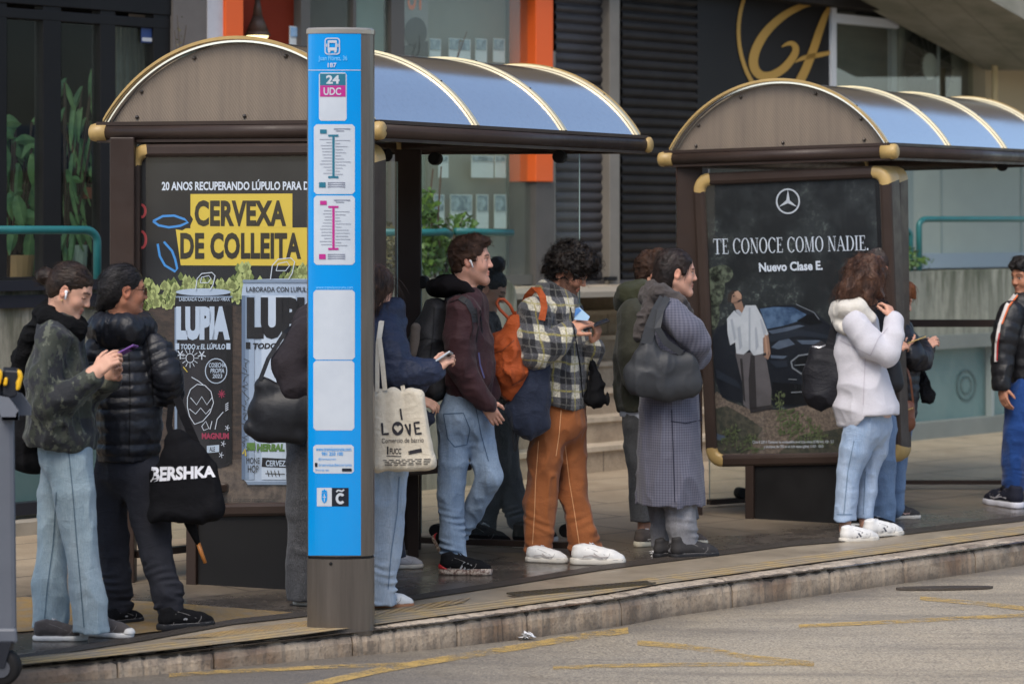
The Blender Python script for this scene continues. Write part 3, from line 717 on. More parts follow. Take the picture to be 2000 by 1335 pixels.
def parapet(x0, x1, label, cap):
    a = fp((x0 + x1) / 2, HZ, 0, WA); t = thing("parapet_wall", label, "wall", (a.x, a.y, 0))
    b = MB(); wbox(b, x0, x1, 0.86, 1.41, 0, 0.22); b.build("concrete_band", mconc, t)
    if cap:
        b = MB(); wbox(b, x0, x1, 1.40, 1.46, 0.05, 0.05); wbox(b, x0, x1, 1.30, 1.375, 0.03, 0.05); b.build("metal_cap", mat("navy_metal", C(42, 43, 50), 0.35), t)
    b = MB(); wbox(b, x0, x1, 0.75, 0.865, 0.03, 0.12); b.build("ledge", mgr, t)
    b = MB(); wbox(b, x0, x1, 0.13, 0.755, -0.1, 0.05); b.build("basement_window", mbg, t)
    b = MB(); wbox(b, x0, x1, -0.05, 0.14, 0.02, 0.2); b.build("plinth", mgr, t)
    return t
PR = parapet(1745, 2600, "stained concrete parapet above a teal basement window, behind the second shelter", False)
b = MB(); pr = planeproj(fp(1888, 750, -0.1, WA), FN, 0.01)
for r0, r1 in ((27, 31), (15, 18)):
    o_ = circ(1888, 752, r1 * .62, r1, 30); i_ = circ(1888, 752, r0 * .62, r0, 30)
    for i in range(30): b.poly([pr(*o_[i]), pr(*o_[(i + 1) % 30]), pr(*i_[(i + 1) % 30]), pr(*i_[i])])
b.build("window_emblem", mat("teal_emblem", C(70, 92, 90), 0.5), PR)
b = MB(); wbox(b, 1937, 1942, 0.13, 0.755, -0.02, 0.06); wbox(b, 2240, 2246, 0.13, 0.755, -0.02, 0.06); b.build("mullion", mat("steel_mullion", C(150, 156, 154), 0.4), PR)
PL = parapet(-500, 330, "grey concrete parapet with dark metal cap and basement window under the black shopfront", True)
b = MB(); wbox(b, -500, 330, 0.10, 0.17, 0.06, 0.08); wbox(b, -500, 330, 0.75, 0.80, 0.06, 0.05); b.build("window_frame", mat("navy_metal", C(42, 43, 50), 0.35), PL)
b = MB(); wbox(b, -500, 330, -0.05, 0.075, 0.2, 0.25); b.build("stone_kerb", mat("pale_stone", C(168, 160, 146), 0.8, var=(5, C(140, 133, 120))), PL)
# low wall beside the steps
t = thing("planter_wall", "pale weathered concrete planter wall left of the stone steps", "wall", fp(930, 940, 0.05, WA).xy.to_3d())
b = MB(); a = fp(700, HZ, 0.0, WA); c_ = fp(1012, HZ, 0.0, WA)
pts = [(0, -.05), (1, -.05), (1, 1.28), (.985, 1.36), (.95, 1.405), (.9, 1.42), (0, 1.42)]
b.prism([a.lerp(c_, u) * 1 + Vector((0, 0, z_ - EYE)) if False else Vector((a.lerp(c_, u).x, a.lerp(c_, u).y, z_)) for u, z_ in pts], -FN * 0.9)
b.build("wall_body", mconc, t, bevel=0.02)
b = MB(); wbox(b, 330, 700, -.05, 1.41, 0.0, 0.3); b.build("wall_panel", mbg, t)
# stone steps
mst = mat("granite_steps", C(138, 124, 106), 0.8); nt = mst.node_tree; p = nt.nodes["Principled BSDF"]; co, x, y, z = coords(nt)
n1 = nz(nt, co, 3.5, 6, 0.7); n2 = nz(nt, co, 110, 3)
c = mixc(nt, mapr(nt, n1, 0.35, 0.68), C(198, 177, 150), C(156, 137, 114)); c = mixc(nt, mapr(nt, n2, 0.35, 0.7, 0, .5), c, C(100, 88, 74))
fj = mth(nt, 'FRACT', mth(nt, 'ADD', mth(nt, 'MULTIPLY', x, 1.6), mth(nt, 'MULTIPLY', mth(nt, 'FLOOR', mth(nt, 'MULTIPLY', z, 5.348)), .37))); c = mixc(nt, mapr(nt, fj, .985, .99, 0, .8), c, C(74, 64, 54))
nt.links.new(c, p.inputs["Base Color"]); bumpn(nt, n2, 0.4, 0.004, p)
tst = thing("stone_steps", "broad brown granite steps rising to the terrace beside the roller shutters", "stairs", fp(1180, 940, 0, WA).xy.to_3d())
mtr = mat("step_nosing", C(212, 196, 172), 0.75, var=(5, C(150, 134, 114)), bump=(80, 0.3, 0.003))
ys = [934, 885, 828, 777, 727, 680, 632, 585]
b = MB(); b2 = MB()
Y0s = fY(1180, -0.02, WA)
for i in range(7):
    dep = 0.22 * i; zb = 0.187 * i; zt_ = zb + 0.187
    wbox(b, 1012, 1750, zb - (0.05 if i == 0 else 0), zt_ - 0.035, -0.02 - dep, 2.4 - dep)
    wbox(b2, 1012, 1750, zt_ - 0.035, zt_, 0.005 - dep, 2.4 - dep)
b.build("riser", mst, tst); b2.build("tread", mtr, tst)
# teal handrails
mte = mat("teal_paint", C(38, 112, 112), 0.4, var=(6, C(30, 92, 94)))
def rail(pts, label, r=0.03, off=-0.1):
    b = MB()
    P0 = None
    for path in pts:
        P = [fp(x, y, off, WA) for x, y in path]; P0 = P0 or P[0]; b.tube(P, r, 10)
    o = b.build("handrail", mte, None, smooth=True, loc=(P0.x, P0.y, 1.4)); tag(o, label, "handrail"); return o
def bend(x0, y0, x1, y1, r, n_=6):
    """rail end turning down: from the run at y0 to a post at x1"""
    sx = 1 if x1 > x0 else -1
    return [(x0, y0)] + [(x1 - sx * r + sx * r * math.sin(t * math.pi / 2 / n_), y0 + r - r * math.cos(t * math.pi / 2 / n_)) for t in range(n_ + 1)] + [(x1, y1)]
rail([bend(-150, 449, 190, 590, 24)], "teal tube handrail in front of the plant filled shopfront, with a rounded end", 0.026)
rail([bend(740, 454, 860, 600, 5)[:2] + [(868, 452), (880, 458)]], "teal handrail stretch between the planter bushes and the dark shelter post", 0.026)
rail([[(890, 452), (1000, 455)]], "short teal handrail ending before the frosted agency window", 0.026)
rail([bend(2400, 428, 1795, 560, 14)], "long teal handrail on the stained concrete parapet", 0.026)
rail([bend(1690, 449, 1778, 560, 12)], "short teal handrail ending beside the long one on the parapet", 0.026)

# plants
def leaves(b, pts, size, up=0.3):
    for q in pts:
        d = Vector((random.gauss(0, 1), random.gauss(0, 1), random.gauss(up, .8))).normalized(); e = d.cross(Vector((random.gauss(0, 1), random.gauss(0, 1), random.gauss(0, 1)))).normalized()
        L_ = size * random.uniform(.6, 1.3)
        b.add([q, q + d * L_ * .5 + e * L_ * .28, q + d * L_, q + d * L_ * .5 - e * L_ * .28], [(0, 1, 2, 3)])
def M_leaf(name, a, b_): return mat(name, a, 0.5, var=(9, b_, 0.15))
ml1 = M_leaf("leaf_bright", C(92, 122, 46), C(58, 88, 34)); ml2 = M_leaf("leaf_dark", C(126, 164, 104), C(84, 126, 80)); ml3 = M_leaf("leaf_dry", C(112, 104, 60), C(70, 66, 42)); mwd = mat("twig", C(84, 68, 54), 0.8)
def bush(label, zones, stems, m, size, off=-0.4, name="bush", seed=1, A=WA):
    random.seed(seed)
    x0, y0 = stems[0][0]; q0 = fp(x0, y0, off, A)
    t = thing(name, label, "plant", q0)
    b = MB()
    for st in stems:
        P = [fp(x, y, off + random.uniform(-.03, .03), A) for x, y in st]; b.tube(P, [(0.004 if 'twig' in label else 0.010) * (1 - .6 * i / len(P)) for i in range(len(P))], 5)
    b.build("stem", mwd, t)
    b = MB()
    for cx, cy, rx, ry, n_ in zones:
        P = []
        for _ in range(n_):
            a = random.uniform(0, 6.28); r = random.random() ** .6
            P.append(fp(cx + rx * r * math.cos(a), cy + ry * r * math.sin(a), off + random.gauss(0, .12), A))
        leaves(b, P, size)
    b.build("foliage", m, t); return t
bush("bright green climbing bush behind the glass beside the dark shelter post", [(840, 470, 26, 70, 420), (870, 500, 30, 40, 260), (835, 400, 16, 30, 110), (900, 440, 26, 22, 80)], [[(850, 545), (848, 470), (838, 400), (846, 330)], [(860, 545), (856, 420), (862, 325)], [(868, 545), (884, 470), (905, 425)]], ml1, 0.06, seed=3)
bush("pale green bush low behind the blue stop sign", [(760, 490, 26, 50, 260)], [[(760, 545), (758, 480)]], ml3, 0.055, seed=4)
bush("trailing green weed growing at the parapet end beside the handrails", [(1772, 505, 20, 24, 200), (1800, 512, 22, 8, 60)], [[(1770, 530), (1768, 480)]], ml1, 0.045, seed=5, off=0.02)
bush("bare brown twig plant above the domed roof beside the grey pilaster", [(352, 60, 8, 30, 25)], [[(352, 140), (350, 80), (346, 30)], [(352, 140), (358, 90), (364, 50)], [(352, 140), (345, 95), (341, 60)]], ml3, 0.02, seed=6, off=0.15, A=FA)
bush("thin bare twigs above the shelter roof before the agency cards", [(905, 84, 5, 10, 6)], [[(890, 125), (900, 95), (912, 62)], [(890, 125), (896, 100), (898, 78)]], ml3, 0.02, seed=7, off=0.25, A=FA)
# big leaved plants inside the black shopfront
def big_leaf(b, q, d, L_, w):
    d = d.normalized(); e = d.cross(FN).normalized(); V = []; n_ = 6
    for i in range(n_ + 1):
        f = i / n_; ww = w * math.sin(math.pi * min(1, f * .95 + .05)) ** .8; c_ = q + d * L_ * f + Vector((0, 0, -L_ * .35 * f * f)); V += [c_ + e * ww, c_ + FN * .015, c_ - e * ww]
    b.add(V, [(i * 3 + k, i * 3 + k + 1, i * 3 + k + 4, i * 3 + k + 3) for i in range(n_) for k in range(2)])
def houseplant(label, px, py, pot, lv, m, seed):
    random.seed(seed); q = fp(px, py, -0.3); t = thing("potted_plant", label, "plant", q)
    s = q.y / F
    if pot:
        b = MB(); b.tube([q, q + Vector((0, 0, pot[1] * s))], [pot[0] * s * .8, pot[0] * s], 16); b.build("pot", mat("pot_" + str(seed), pot[2], 0.7), t, smooth=False)
    b = MB(); bs = MB()
    for x, y, L_, ang, w in lv:
        p_ = fp(x, y, -0.26 + random.uniform(-.1, .06)); bs.tube([q + Vector((0, 0, (pot[1] * s if pot else 0))), p_], .008, 4)
        big_leaf(b, p_, FU * math.cos(math.radians(ang)) + Vector((0, 0, math.sin(math.radians(ang)))), L_ * s, w * s)
    bs.build("stem", mwd, t); b.build("foliage", m, t)
houseplant("tall broad leaved houseplant in a tan planter behind the shop glass", 38, 548, (30, 50, C(184, 150, 104)), [(30, 250, 40, 200, 14), (50, 270, 50, -60, 16), (62, 300, 60, -80, 15), (40, 330, 60, -110, 16), (66, 350, 55, -70, 17), (25, 270, 46, 130, 14), (52, 390, 46, -100, 14), (30, 400, 50, 240, 15), (62, 240, 40, 20, 12), (30, 440, 45, 250, 13), (55, 500, 34, -60, 10), (20, 300, 50, 230, 14)], ml2, 11)
random.seed(31)
houseplant("broad dark leaved climbing plant filling the left pane of the black shopfront", 16, 548, None, [(random.uniform(2, 80), random.uniform(225, 480), random.uniform(40, 62), random.choice((-70, -100, 200, 20, -50)), random.uniform(11, 18)) for _ in range(26)], ml2, 21)
houseplant("feathery climbing plant hanging in the middle pane of the black shopfront", 128, 548, None, [(random.uniform(122, 186), random.uniform(120, 470), random.uniform(40, 70), random.choice((-70, -100, -60, -120)), random.uniform(5, 9)) for _ in range(34)], ml2, 22)
houseplant("slender leaved houseplant in a pale green pot behind the middle shop pane", 150, 548, (22, 70, C(168, 186, 170)), [(130, 240, 50, -50, 10), (150, 270, 52, -40, 11), (140, 290, 60, -60, 10), (165, 300, 40, -70, 10), (140, 400, 60, -80, 8), (150, 410, 70, -70, 8), (132, 430, 60, -100, 8), (160, 430, 60, -60, 8), (140, 450, 50, 250, 8), (130, 330, 60, -60, 9), (146, 480, 40, -60, 6), (136, 470, 50, -100, 7)], ml2, 12)
houseplant("small leafy plant in a terracotta pot on the shelf behind the shop glass", 170, 388, (18, 22, C(128, 74, 52)), [(165, 350, 40, 120, 9), (175, 345, 36, 70, 9), (185, 352, 34, 30, 8), (158, 356, 36, 150, 8)], ml2, 13)

# ---- houses across the street: behind the camera, they close the street and stand in the reflections
OB = thing("house_row", "plain brown apartment row across the street facing the bus stop", "building", (0, -12, 0))
b = MB(); b.prism([(-50, -42, 0), (34, 30 - 60, 0), (34, 30 - 60, 10.5), (-50, -42, 10.5)], (0, -6, 0)); b.build("wall", mat("far_wall", C(112, 100, 88), 0.9, var=(.4, C(84, 76, 68))), OB)
for k in range(12):
    for j in range(3):
        x = -46 + 6.8 * k; y = -42 + 12 * (x + 50) / 84; b = MB(); b.box((x, y + .02, 2.2 + 3.1 * j), (.9, .06, .95)); b.build("window", mat("far_glass", C(40, 44, 50), .1), OB)
# ================================================================== BUS SHELTERS
mbr = mat("brown_enamel", C(62, 50, 44), 0.32, var=(3, C(52, 42, 37)), bump=(120, 0.06, 0.002), rvar=(9, 0.45))
mgd = mat("gold_enamel", C(190, 160, 100), 0.42, var=(7, C(160, 132, 82)), bump=(90, 0.1, 0.002))
mrib = mat("gold_rib", (0.86, 0.72, 0.46), 0.3, metal=0.75)
mkn = mat("black_rubber", C(28, 27, 27), 0.6)
mplb = mat("plinth_black", C(26, 25, 25), 0.45, var=(2.5, C(34, 33, 33)), rvar=(5, 0.6))
msg = glass("shelter_glass", (0.95, 0.98, 0.97), 0.03, (0.62, 0.66, 0.64), 0.4, dscale=2.2)
mag = glass("advert_glass", (0.96, 0.97, 0.97), 0.012, (0.5, 0.52, 0.54), 0.75, rough=0.02)
def M_roof(name, base, metal, stretch):
    m = mat(name, base, 0.16, metal=metal, spec=0.8); nt = m.node_tree; p = nt.nodes["Principled BSDF"]; co, x, y, z = coords(nt)
    n1 = nz(nt, co, 2.5, 6, 0.7); n2 = nz(nt, co, 40, 4)
    nt.links.new(mapr(nt, n1, 0.3, 0.7, 0.12, 0.17), p.inputs["Roughness"])
    nt.links.new(mixc(nt, mapr(nt, n2, 0.5, 0.75, 0, .15), base, tuple(v * .6 for v in base)), p.inputs["Base Color"])
    bumpn(nt, n1, 0.03, 0.004, p)
    return m
mroof = M_roof("bronze_polycarbonate", (0.84, 0.83, 0.82), 0.95, None)
mend = mat("fluted_panel", C(126, 112, 96), 0.5, spec=0.4); nt = mend.node_tree; p = nt.nodes["Principled BSDF"]; co, x, y, z = coords(nt)
w = nt.nodes.new("ShaderNodeTexWave"); w.inputs["Scale"].default_value = 26; mp = nt.nodes.new("ShaderNodeMapping"); mp.inputs["Rotation"].default_value = (0, math.radians(32), 0); nt.links.new(co, mp.inputs[0]); nt.links.new(mp.outputs[0], w.inputs["Vector"])
mp2 = nt.nodes.new("ShaderNodeMapping"); mp2.inputs["Rotation"].default_value = (0, math.radians(32), 0); mp2.inputs["Scale"].default_value = (9, 1, 0.5); nt.links.new(co, mp2.inputs[0])
n1 = nz(nt, mp2.outputs[0], 1.5, 5, 0.7)
nt.links.new(mixc(nt, mth(nt, 'MULTIPLY', w.outputs[0], .3), mixc(nt, mapr(nt, n1, .35, .7), C(130, 116, 100), C(112, 100, 88)), C(96, 84, 72)), p.inputs["Base Color"]); bumpn(nt, w.outputs[0], 0.25, 0.004, p)

def shelter(label, F0, B0, F1, sag, rib_t, loc):
    S = thing("bus_shelter", label, "bus shelter", loc)
    L = F1 - F0; B1 = B0 + L; ld = L.normalized(); W = (B0 - F0).length
    ch = (F0 - B0).normalized(); up = (Vector((0, 0, 1)) - ch * ch.z).normalized()
    z0 = 0.05
    def arc(t, lift=0.0, n=40, inset=0.0):
        R = ((W / 2 - inset) ** 2 + sag ** 2) / (2 * sag); a0 = math.asin(min(1, (W / 2 - inset) / R)); mid = (F0 + B0) / 2 + L * t + up * (z0 + sag - R)
        return [mid + (ch * math.sin(a) + up * math.cos(a)) * (R + lift) for a in [-a0 + 2 * a0 * i / n for i in range(n + 1)]]
    ins = 0.035
    def skin(t0, t1, lift, th, inset=ins):
        b = MB(); a = arc(t0, lift, inset=inset); c = arc(t1, lift, inset=inset); a2 = arc(t0, lift - th, inset=inset); c2 = arc(t1, lift - th, inset=inset); m = len(a)
        st = lambda P, Q, fl: b.add(P + Q, [((i, i + 1, m + i + 1, m + i) if fl else (i, m + i, m + i + 1, i + 1)) for i in range(m - 1)])
        st(a, c, True); st(a2, c2, False); st(a, a2, False); st(c, c2, True)      # each strip keeps its own vertices, so the sheet shades as one smooth curve
        b.poly([a[0], c[0], c2[0], a2[0]]); b.poly([a[-1], a2[-1], c2[-1], c[-1]])
        return b
    LL = L.length
    skin(0.004, 0.996, 0.0, 0.010).build("roof_panel", mroof, S, smooth=True)
    for t in rib_t:
        w_ = 0.012 / LL; t0 = max(0, t - w_); t1 = min(1, t + w_)
        rb = skin(t0, t1, 0.014, 0.012).build("roof_rib", mrib, S)
        b = MB()
        for k in (7, 15, 25, 33):
            q = arc((t0 + t1) / 2, 0.014, inset=ins)[k]; b.ball(q, 0.006, 6)
        b.build("rivet", mkn, rb)
    # gold edge trim round the near end, with a dark line
    for t, s_ in ((0.0, -1), (1.0, 1)):
        a = arc(t, 0.004, inset=ins); b = MB()
        b.ribbon([q + ld * (s_ * 0.006) for q in a], ld * 0.006, 0.016, [up] * len(a)); b.build("edge_trim", mgd, S)
    for nm, P, s_ in (("end_panel", 0.016, -1), ("end_panel", 1 - 0.016, 1)):
        a = arc(P, -0.014, inset=ins); b = MB(); b.prism(a, ld * 0.006); ep = b.build(nm, mend, S)
        b = MB()
        for k in (6, 14, 26, 34): b.ball(a[k] - up * 0.03 + ld * (s_ * 0.004), 0.011, 8)
        lo0, lo1 = a[0], a[-1]
        for f in (0.1, 0.52, 0.9): b.ball(lo0.lerp(lo1, f) + up * 0.035 + ld * (s_ * 0.004), 0.011, 8)
        b.build("screw", mat("screw_metal", C(86, 80, 74), 0.35, metal=0.7), ep)
    def beam(a, c, r, name, m=mbr, fl=1.0):
        b = MB(); t = (c - a).normalized(); b.tube([a, c], r, 16, flat=fl); return b.build(name, m, S, bevel=0)
    for nm, a, c in (("front_beam", F0, F1), ("rear_beam", B0, B1), ("end_beam", F0, B0), ("end_beam", F1, B1)):
        beam(a, c, 0.040, nm).data.polygons.foreach_set("use_smooth", [True] * 18)
        d = (c - a).normalized(); b = MB(); ups = Vector((0, 0, 1)); sd_ = d.cross(ups).normalized()
        b.ribbon([a + ups * 0.034, c + ups * 0.034], sd_ * 0.026, 0.018, ups); b.ribbon([a - ups * 0.05, c - ups * 0.05], sd_ * 0.018, 0.014, ups)
        b.build("beam_flange", mbr, S)
    for q, d in ((F0, -ch), (B0, ch), (F1, -ch), (B1, ch)):
        b = MB(); d2 = d
        b.tube([q + d2 * 0.055, q - d2 * 0.022, q - d2 * 0.036, q - d2 * 0.044], [0.0455, 0.0455, 0.042, 0.03], 16); b.build("corner_cap", mgd, S, smooth=True)
    b = MB()
    for t in rib_t[1:-1]:
        b.ribbon([F0 + L * t, B0 + L * t], ld * 0.02, 0.04, Vector((0, 0, 1)))
    b.build("cross_beam", mbr, S)
    return S, ch, ld, up
def post(S, px0, px1, ytop, ybot, Y, depth=0.10):
    b = MB(); a = at(px0, ytop, Y); c = at(px1, ybot, Y); b.prism([Vector((a.x, Y, a.z)), Vector((c.x, Y, a.z)), Vector((c.x, Y, -0.05)), Vector((a.x, Y, -0.05))], (0, depth, 0))
    return b.build("post", mbr, S, bevel=0.006)
def advert(S, P0, e1, quad, fw, plinth, ptop, pbot):
    """lightbox: outer pixel quad tl, tr, br, bl on the vertical plane through P0 along e1"""
    N = Vector((e1.y, -e1.x, 0)).normalized()
    if N.y > 0: N = -N
    pr = planeproj(P0, N, 0.0)
    O = [pr(*q) for q in quad]
    # rounded outline in quad coordinates (u, v)
    def uv(u, v): return O[0] * (1 - u) * (1 - v) + O[1] * u * (1 - v) + O[2] * u * v + O[3] * (1 - u) * v
    Wm = (O[1] - O[0]).length; Hm = (O[3] - O[0]).length
    def loop(ins, r, n=6):
        out = []
        for cx, cy, a in ((Wm - ins - r, ins + r, -90), (Wm - ins - r, Hm - ins - r, 0), (ins + r, Hm - ins - r, 90), (ins + r, ins + r, 180)):
            for i in range(n + 1):
                t = math.radians(a + 90 * i / n); out.append(uv((cx + r * math.cos(t)) / Wm, (cy + r * math.sin(t)) / Hm))
        return out
    T = 0.15; n = 6
    lev = [(0.0, 0.012, 0.105), (0.004, 0.0, 0.105), (0.016, -0.008, 0.10), (0.05, -0.010, 0.07), (fw - 0.008, -0.004, 0.045), (fw, 0.006, 0.04), (fw, 0.03, 0.04)]
    rings = [[p - N * d for p in loop(i_, r_)] for i_, d, r_ in lev]; back = [p - N * T for p in loop(0.0, 0.085)]
    allr = [back] + rings; m = len(back)
    def seg(i0, i1):
        b = MB(); V = []; k = i1 - i0 + 1
        for rg in allr: V += [rg[(i0 + j) % m] for j in range(k)]
        b.add(V, [(a * k + j, a * k + j + 1, (a + 1) * k + j + 1, (a + 1) * k + j) for a in range(len(allr) - 1) for j in range(k - 1)]); return b
    A = MB()
    for c_ in range(4):
        s0 = c_ * (n + 1) + n; sg = seg(s0, s0 + 1); A.add(sg.V, sg.F)
    A.poly([p for p in back]); 
    AP = A.build("advert_panel", mbr, S)
    for c_ in range(4):
        seg(c_ * (n + 1), c_ * (n + 1) + n).build("corner_piece", mgd, AP, smooth=True)
    b = MB(); b.poly([p - N * 0.024 for p in loop(fw - 0.005, 0.02)]); b.build("backing", mat("poster_surround", C(24, 24, 26), 0.4), AP)
    b = MB(); b.poly([p - N * 0.0055 for p in loop(fw - 0.004, 0.024)]); b.build("glass_cover", mag, AP)
    # plinth below
    x0, x1 = plinth; b = MB(); a = pr(x0, ptop); c = pr(x1, ptop)
    def blk(p_, q_, in0, th, m_, nm):
        bb = MB(); aa = Vector((p_.x, p_.y, 0)) - N * in0; cc = Vector((q_.x, q_.y, 0)) - N * in0
        bb.prism([aa + Vector((0, 0, a.z)), cc + Vector((0, 0, c.z)), cc + Vector((0, 0, -.05)), aa + Vector((0, 0, -.05))], -N * th); bb.build(nm, m_, S, bevel=0.004)
    e = (c - a).normalized()
    blk(a, a + e * 0.055, 0.0, 0.14, mbr, "plinth_post"); blk(c - e * 0.055, c, 0.0, 0.14, mbr, "plinth_post"); blk(a + e * 0.055, c - e * 0.055, 0.02, 0.10, mplb, "plinth")
    return AP, N, (lambda off: planeproj(P0 - N * 0.0, N, -0.022 + off))
def wallglass(S, P0, d, x0, x1, y0, y1, knobs, rails):
    N = Vector((d.y, -d.x, 0)).normalized(); pr = planeproj(P0, N, 0.0); N = -N if N.y > 0 else N
    a, c = pr(x0, y0), pr(x1, y0); zb = pr(x0, y1).z; zt = a.z
    b = MB(); b.prism([Vector((a.x, a.y, zt)), Vector((c.x, c.y, zt)), Vector((c.x, c.y, zb)), Vector((a.x, a.y, zb))], -N * 0.010); g_ = b.build("glass_wall", msg, S)
    b = MB()
    for q in (a, c): b.prism([Vector((q.x, q.y, zt)) + N * .001, Vector((q.x, q.y, zt)) + N * .001 + (c - a).normalized() * .006, Vector((q.x, q.y, zb)) + N * .001 + (c - a).normalized() * .006, Vector((q.x, q.y, zb)) + N * .001], N * 0.001)
    b.build("glass_edge", mat("glass_edge", C(150, 172, 166), 0.3), g_)
    for kx, ky in knobs:
        b = MB(); q = pr(kx, ky); b.tube([q + N * 0.03, q + N * 0.022, q - N * 0.03], [0.030, 0.036, 0.036], 14); b.build("glass_clamp", mkn, S)
    for rx0, rx1, ry0, ry1, dp in rails:
        b = MB(); p_, q_ = pr(rx0, ry0), pr(rx1, ry0); zb_ = pr(rx0, ry1).z
        b.prism([Vector((p_.x, p_.y, p_.z)) + N * dp, Vector((q_.x, q_.y, p_.z)) + N * dp, Vector((q_.x, q_.y, zb_)) + N * dp, Vector((p_.x, p_.y, zb_)) + N * dp], -N * .05); b.build("rail", mbr, S)

# ---- shelter one
F0, B0 = at(735, 255, 12.3), at(193, 259, 12.87); F1 = at(1259, 283, 14.36)
S1, ch1, ld1, up1 = shelter("brown bus shelter with gold trimmed domed roof and beer poster on its end panel", F0, B0, F1, 0.40, (0.008, 0.36, 0.69, 0.992), at(480, 1150, 12.6).xy.to_3d())
e1 = Vector((ch1.x, ch1.y, 0)).normalized()
P1 = at(480, 700, 12.55)
post(S1, 214, 262, 268, 1140, 12.72)
post(S1, 771, 822, 292, 1072, 14.05)
AP1, N1, pl1 = advert(S1, P1, e1, ((248, 281), (728, 277), (730, 1004), (250, 1012)), 0.068, (363, 615), 1000, 1150)
d1 = Vector((1.0, -0.3, 0))
wallglass(S1, at(800, 700, 14.1), d1, 822, 1131, 303, 1040, ((850, 310), (1093, 306), (825, 551), (852, 1035), (1106, 1035)), ((800, 1112, 1047, 1058, 0.03),))
rd = (at(795, 700, 14.07) - at(240, 700, 12.72)); rd.z = 0
wallglass(S1, at(262, 700, 12.78), rd.normalized(), 262, 775, 303, 1060, ((752, 303),), ((262, 775, 1075, 1088, 0.03),))
iw = Vector((rd.y, -rd.x, 0)).normalized()
b = MB(); q0, q1 = at(240, 700, 12.72), at(795, 700, 14.07); q0.z = q1.z = 0.46; q0 += rd * 0.12 + iw * .08; q1 += rd * 0.03 + iw * .08
b.prism([q0, q1, q1 + iw * .38, q0 + iw * .38], (0, 0, 0.045)); bn = b.build("bench_seat", mbr, S1, bevel=0.01)
for f in (0.15, 0.85):
    b = MB(); q = q0.lerp(q1, f) + iw * 0.19; b.box((q.x, q.y, 0.22), (0.03, 0.03, 0.238)); b.build("bench_leg", mbr, S1)
# ---- poster one: bottle-green drinks poster with two cans
pz = [0.001]
def layer():
    pz[0] += 0.00035; return pz[0]
def art(APn, plf, name, m, fn):
    b = MB(); fn(plf(layer()), b); return b.build(name, m, APn)
mdp = mat("poster_dark", C(27, 27, 30), 0.5, var=(3, C(42, 43, 44)))
art(AP1, pl1, "poster", mdp, lambda p, b: shape([(278, 318), (704, 315), (704, 988), (280, 990)], p, b))
art(AP1, pl1, "poster_sacking", mat("poster_sack", C(72, 57, 48), 0.8, var=(16, C(44, 36, 31), 0.12), stretch=(1, 1, 3)), lambda p, b: shape([(280, 590), (330, 596), (400, 588), (470, 598), (704, 594), (704, 900), (280, 905)], p, b))
art(AP1, pl1, "poster_sacking", mat("poster_sack_pale", C(106, 92, 80), 0.8, var=(24, C(70, 60, 54), 0.12)), lambda p, b: shape([(280, 905), (470, 896), (704, 900), (704, 988), (280, 990)], p, b))
mrd = mat("poster_red", C(150, 52, 56), 0.6)
art(AP1, pl1, "poster_ring", mrd, lambda p, b: (stroke(circ(276, 412, 8, 12, 14, -90, 90), 5, p, b), stroke(circ(276, 468, 9, 16, 14, -90, 90), 5, p, b)))
art(AP1, pl1, "poster_block", mat("poster_yellow", C(212, 184, 62), 0.6), lambda p, b: (shape([(372, 379), (571, 378), (571, 445), (372, 446)], p, b), shape([(343, 446), (640, 444), (640, 519), (353, 518)], p, b)))
def leafoutline(p, b):
    stroke([(299, 432), (318, 422), (340, 421), (360, 428), (367, 434), (352, 441), (330, 444), (310, 440), (299, 432)], 4.5, p, b)
    stroke([(308, 476), (312, 500), (322, 518), (342, 530), (346, 524), (342, 506), (336, 490), (320, 472)], 4.5, p, b)
art(AP1, pl1, "poster_torn_edge", mdp, lambda p, b: (shape([(340, 428), (372, 420), (377, 428), (372, 440), (356, 450), (340, 447)], p, b), shape([(330, 470), (343, 486), (352, 520), (340, 540), (326, 520)], p, b)))
art(AP1, pl1, "poster_leaf", mat("poster_blue", C(58, 138, 208), 0.6), leafoutline)
mink = mat("poster_ink", C(52, 48, 38), 0.6)
art(AP1, pl1, "lettering", mat("poster_white", C(206, 214, 226), 0.6), lambda p, b: fit(text2d("20 ANOS RECUPERANDO LÚPULO PARA DARCHE", 0.03), rq(316, 351, 652, 372, -1), p, b))
art(AP1, pl1, "lettering", mink, lambda p, b: fit(text2d("CERVEXA", 0.042, space=1.04), rq(380, 391, 559, 442), p, b))
art(AP1, pl1, "lettering", mink, lambda p, b: (fit(text2d("DE COLLEITA", 0.042, space=1.04), rq(352, 454, 588, 506), p, b)))
random.seed(3)
def hops(p, b, pale):
    for cx, cy, r in ((300, 578, 16), (325, 560, 17), (345, 572, 18), (362, 552, 16), (385, 566, 14), (440, 566, 18), (462, 556, 16), (478, 540, 22), (450, 580, 16), (405, 560, 12), (500, 560, 14), (575, 538, 16), (590, 530, 15), (560, 545, 12), (315, 590, 14), (292, 560, 13), (336, 588, 14), (372, 578, 13), (420, 575, 15), (430, 552, 13), (395, 550, 10), (465, 578, 13), (485, 582, 12), (292, 592, 12), (355, 588, 12), (610, 540, 14), (630, 545, 13)):
        for k in range(16):
            a = random.uniform(0, 6.28); d = random.uniform(0, 1.1) * r; x, y = cx + d * math.cos(a), cy + d * math.sin(a); s_ = random.uniform(.4, .75) * r
            if (k % 2 == 0) == pale: shape([(x - s_ * .6, y), (x, y - s_), (x + s_ * .6, y - s_ * .1), (x + s_ * .3, y + s_ * .7), (x - s_ * .3, y + s_ * .7)], p, b)
art(AP1, pl1, "poster_hops", mat("hop_green", C(120, 134, 70), 0.7, var=(30, C(96, 112, 56))), lambda p, b: hops(p, b, False))
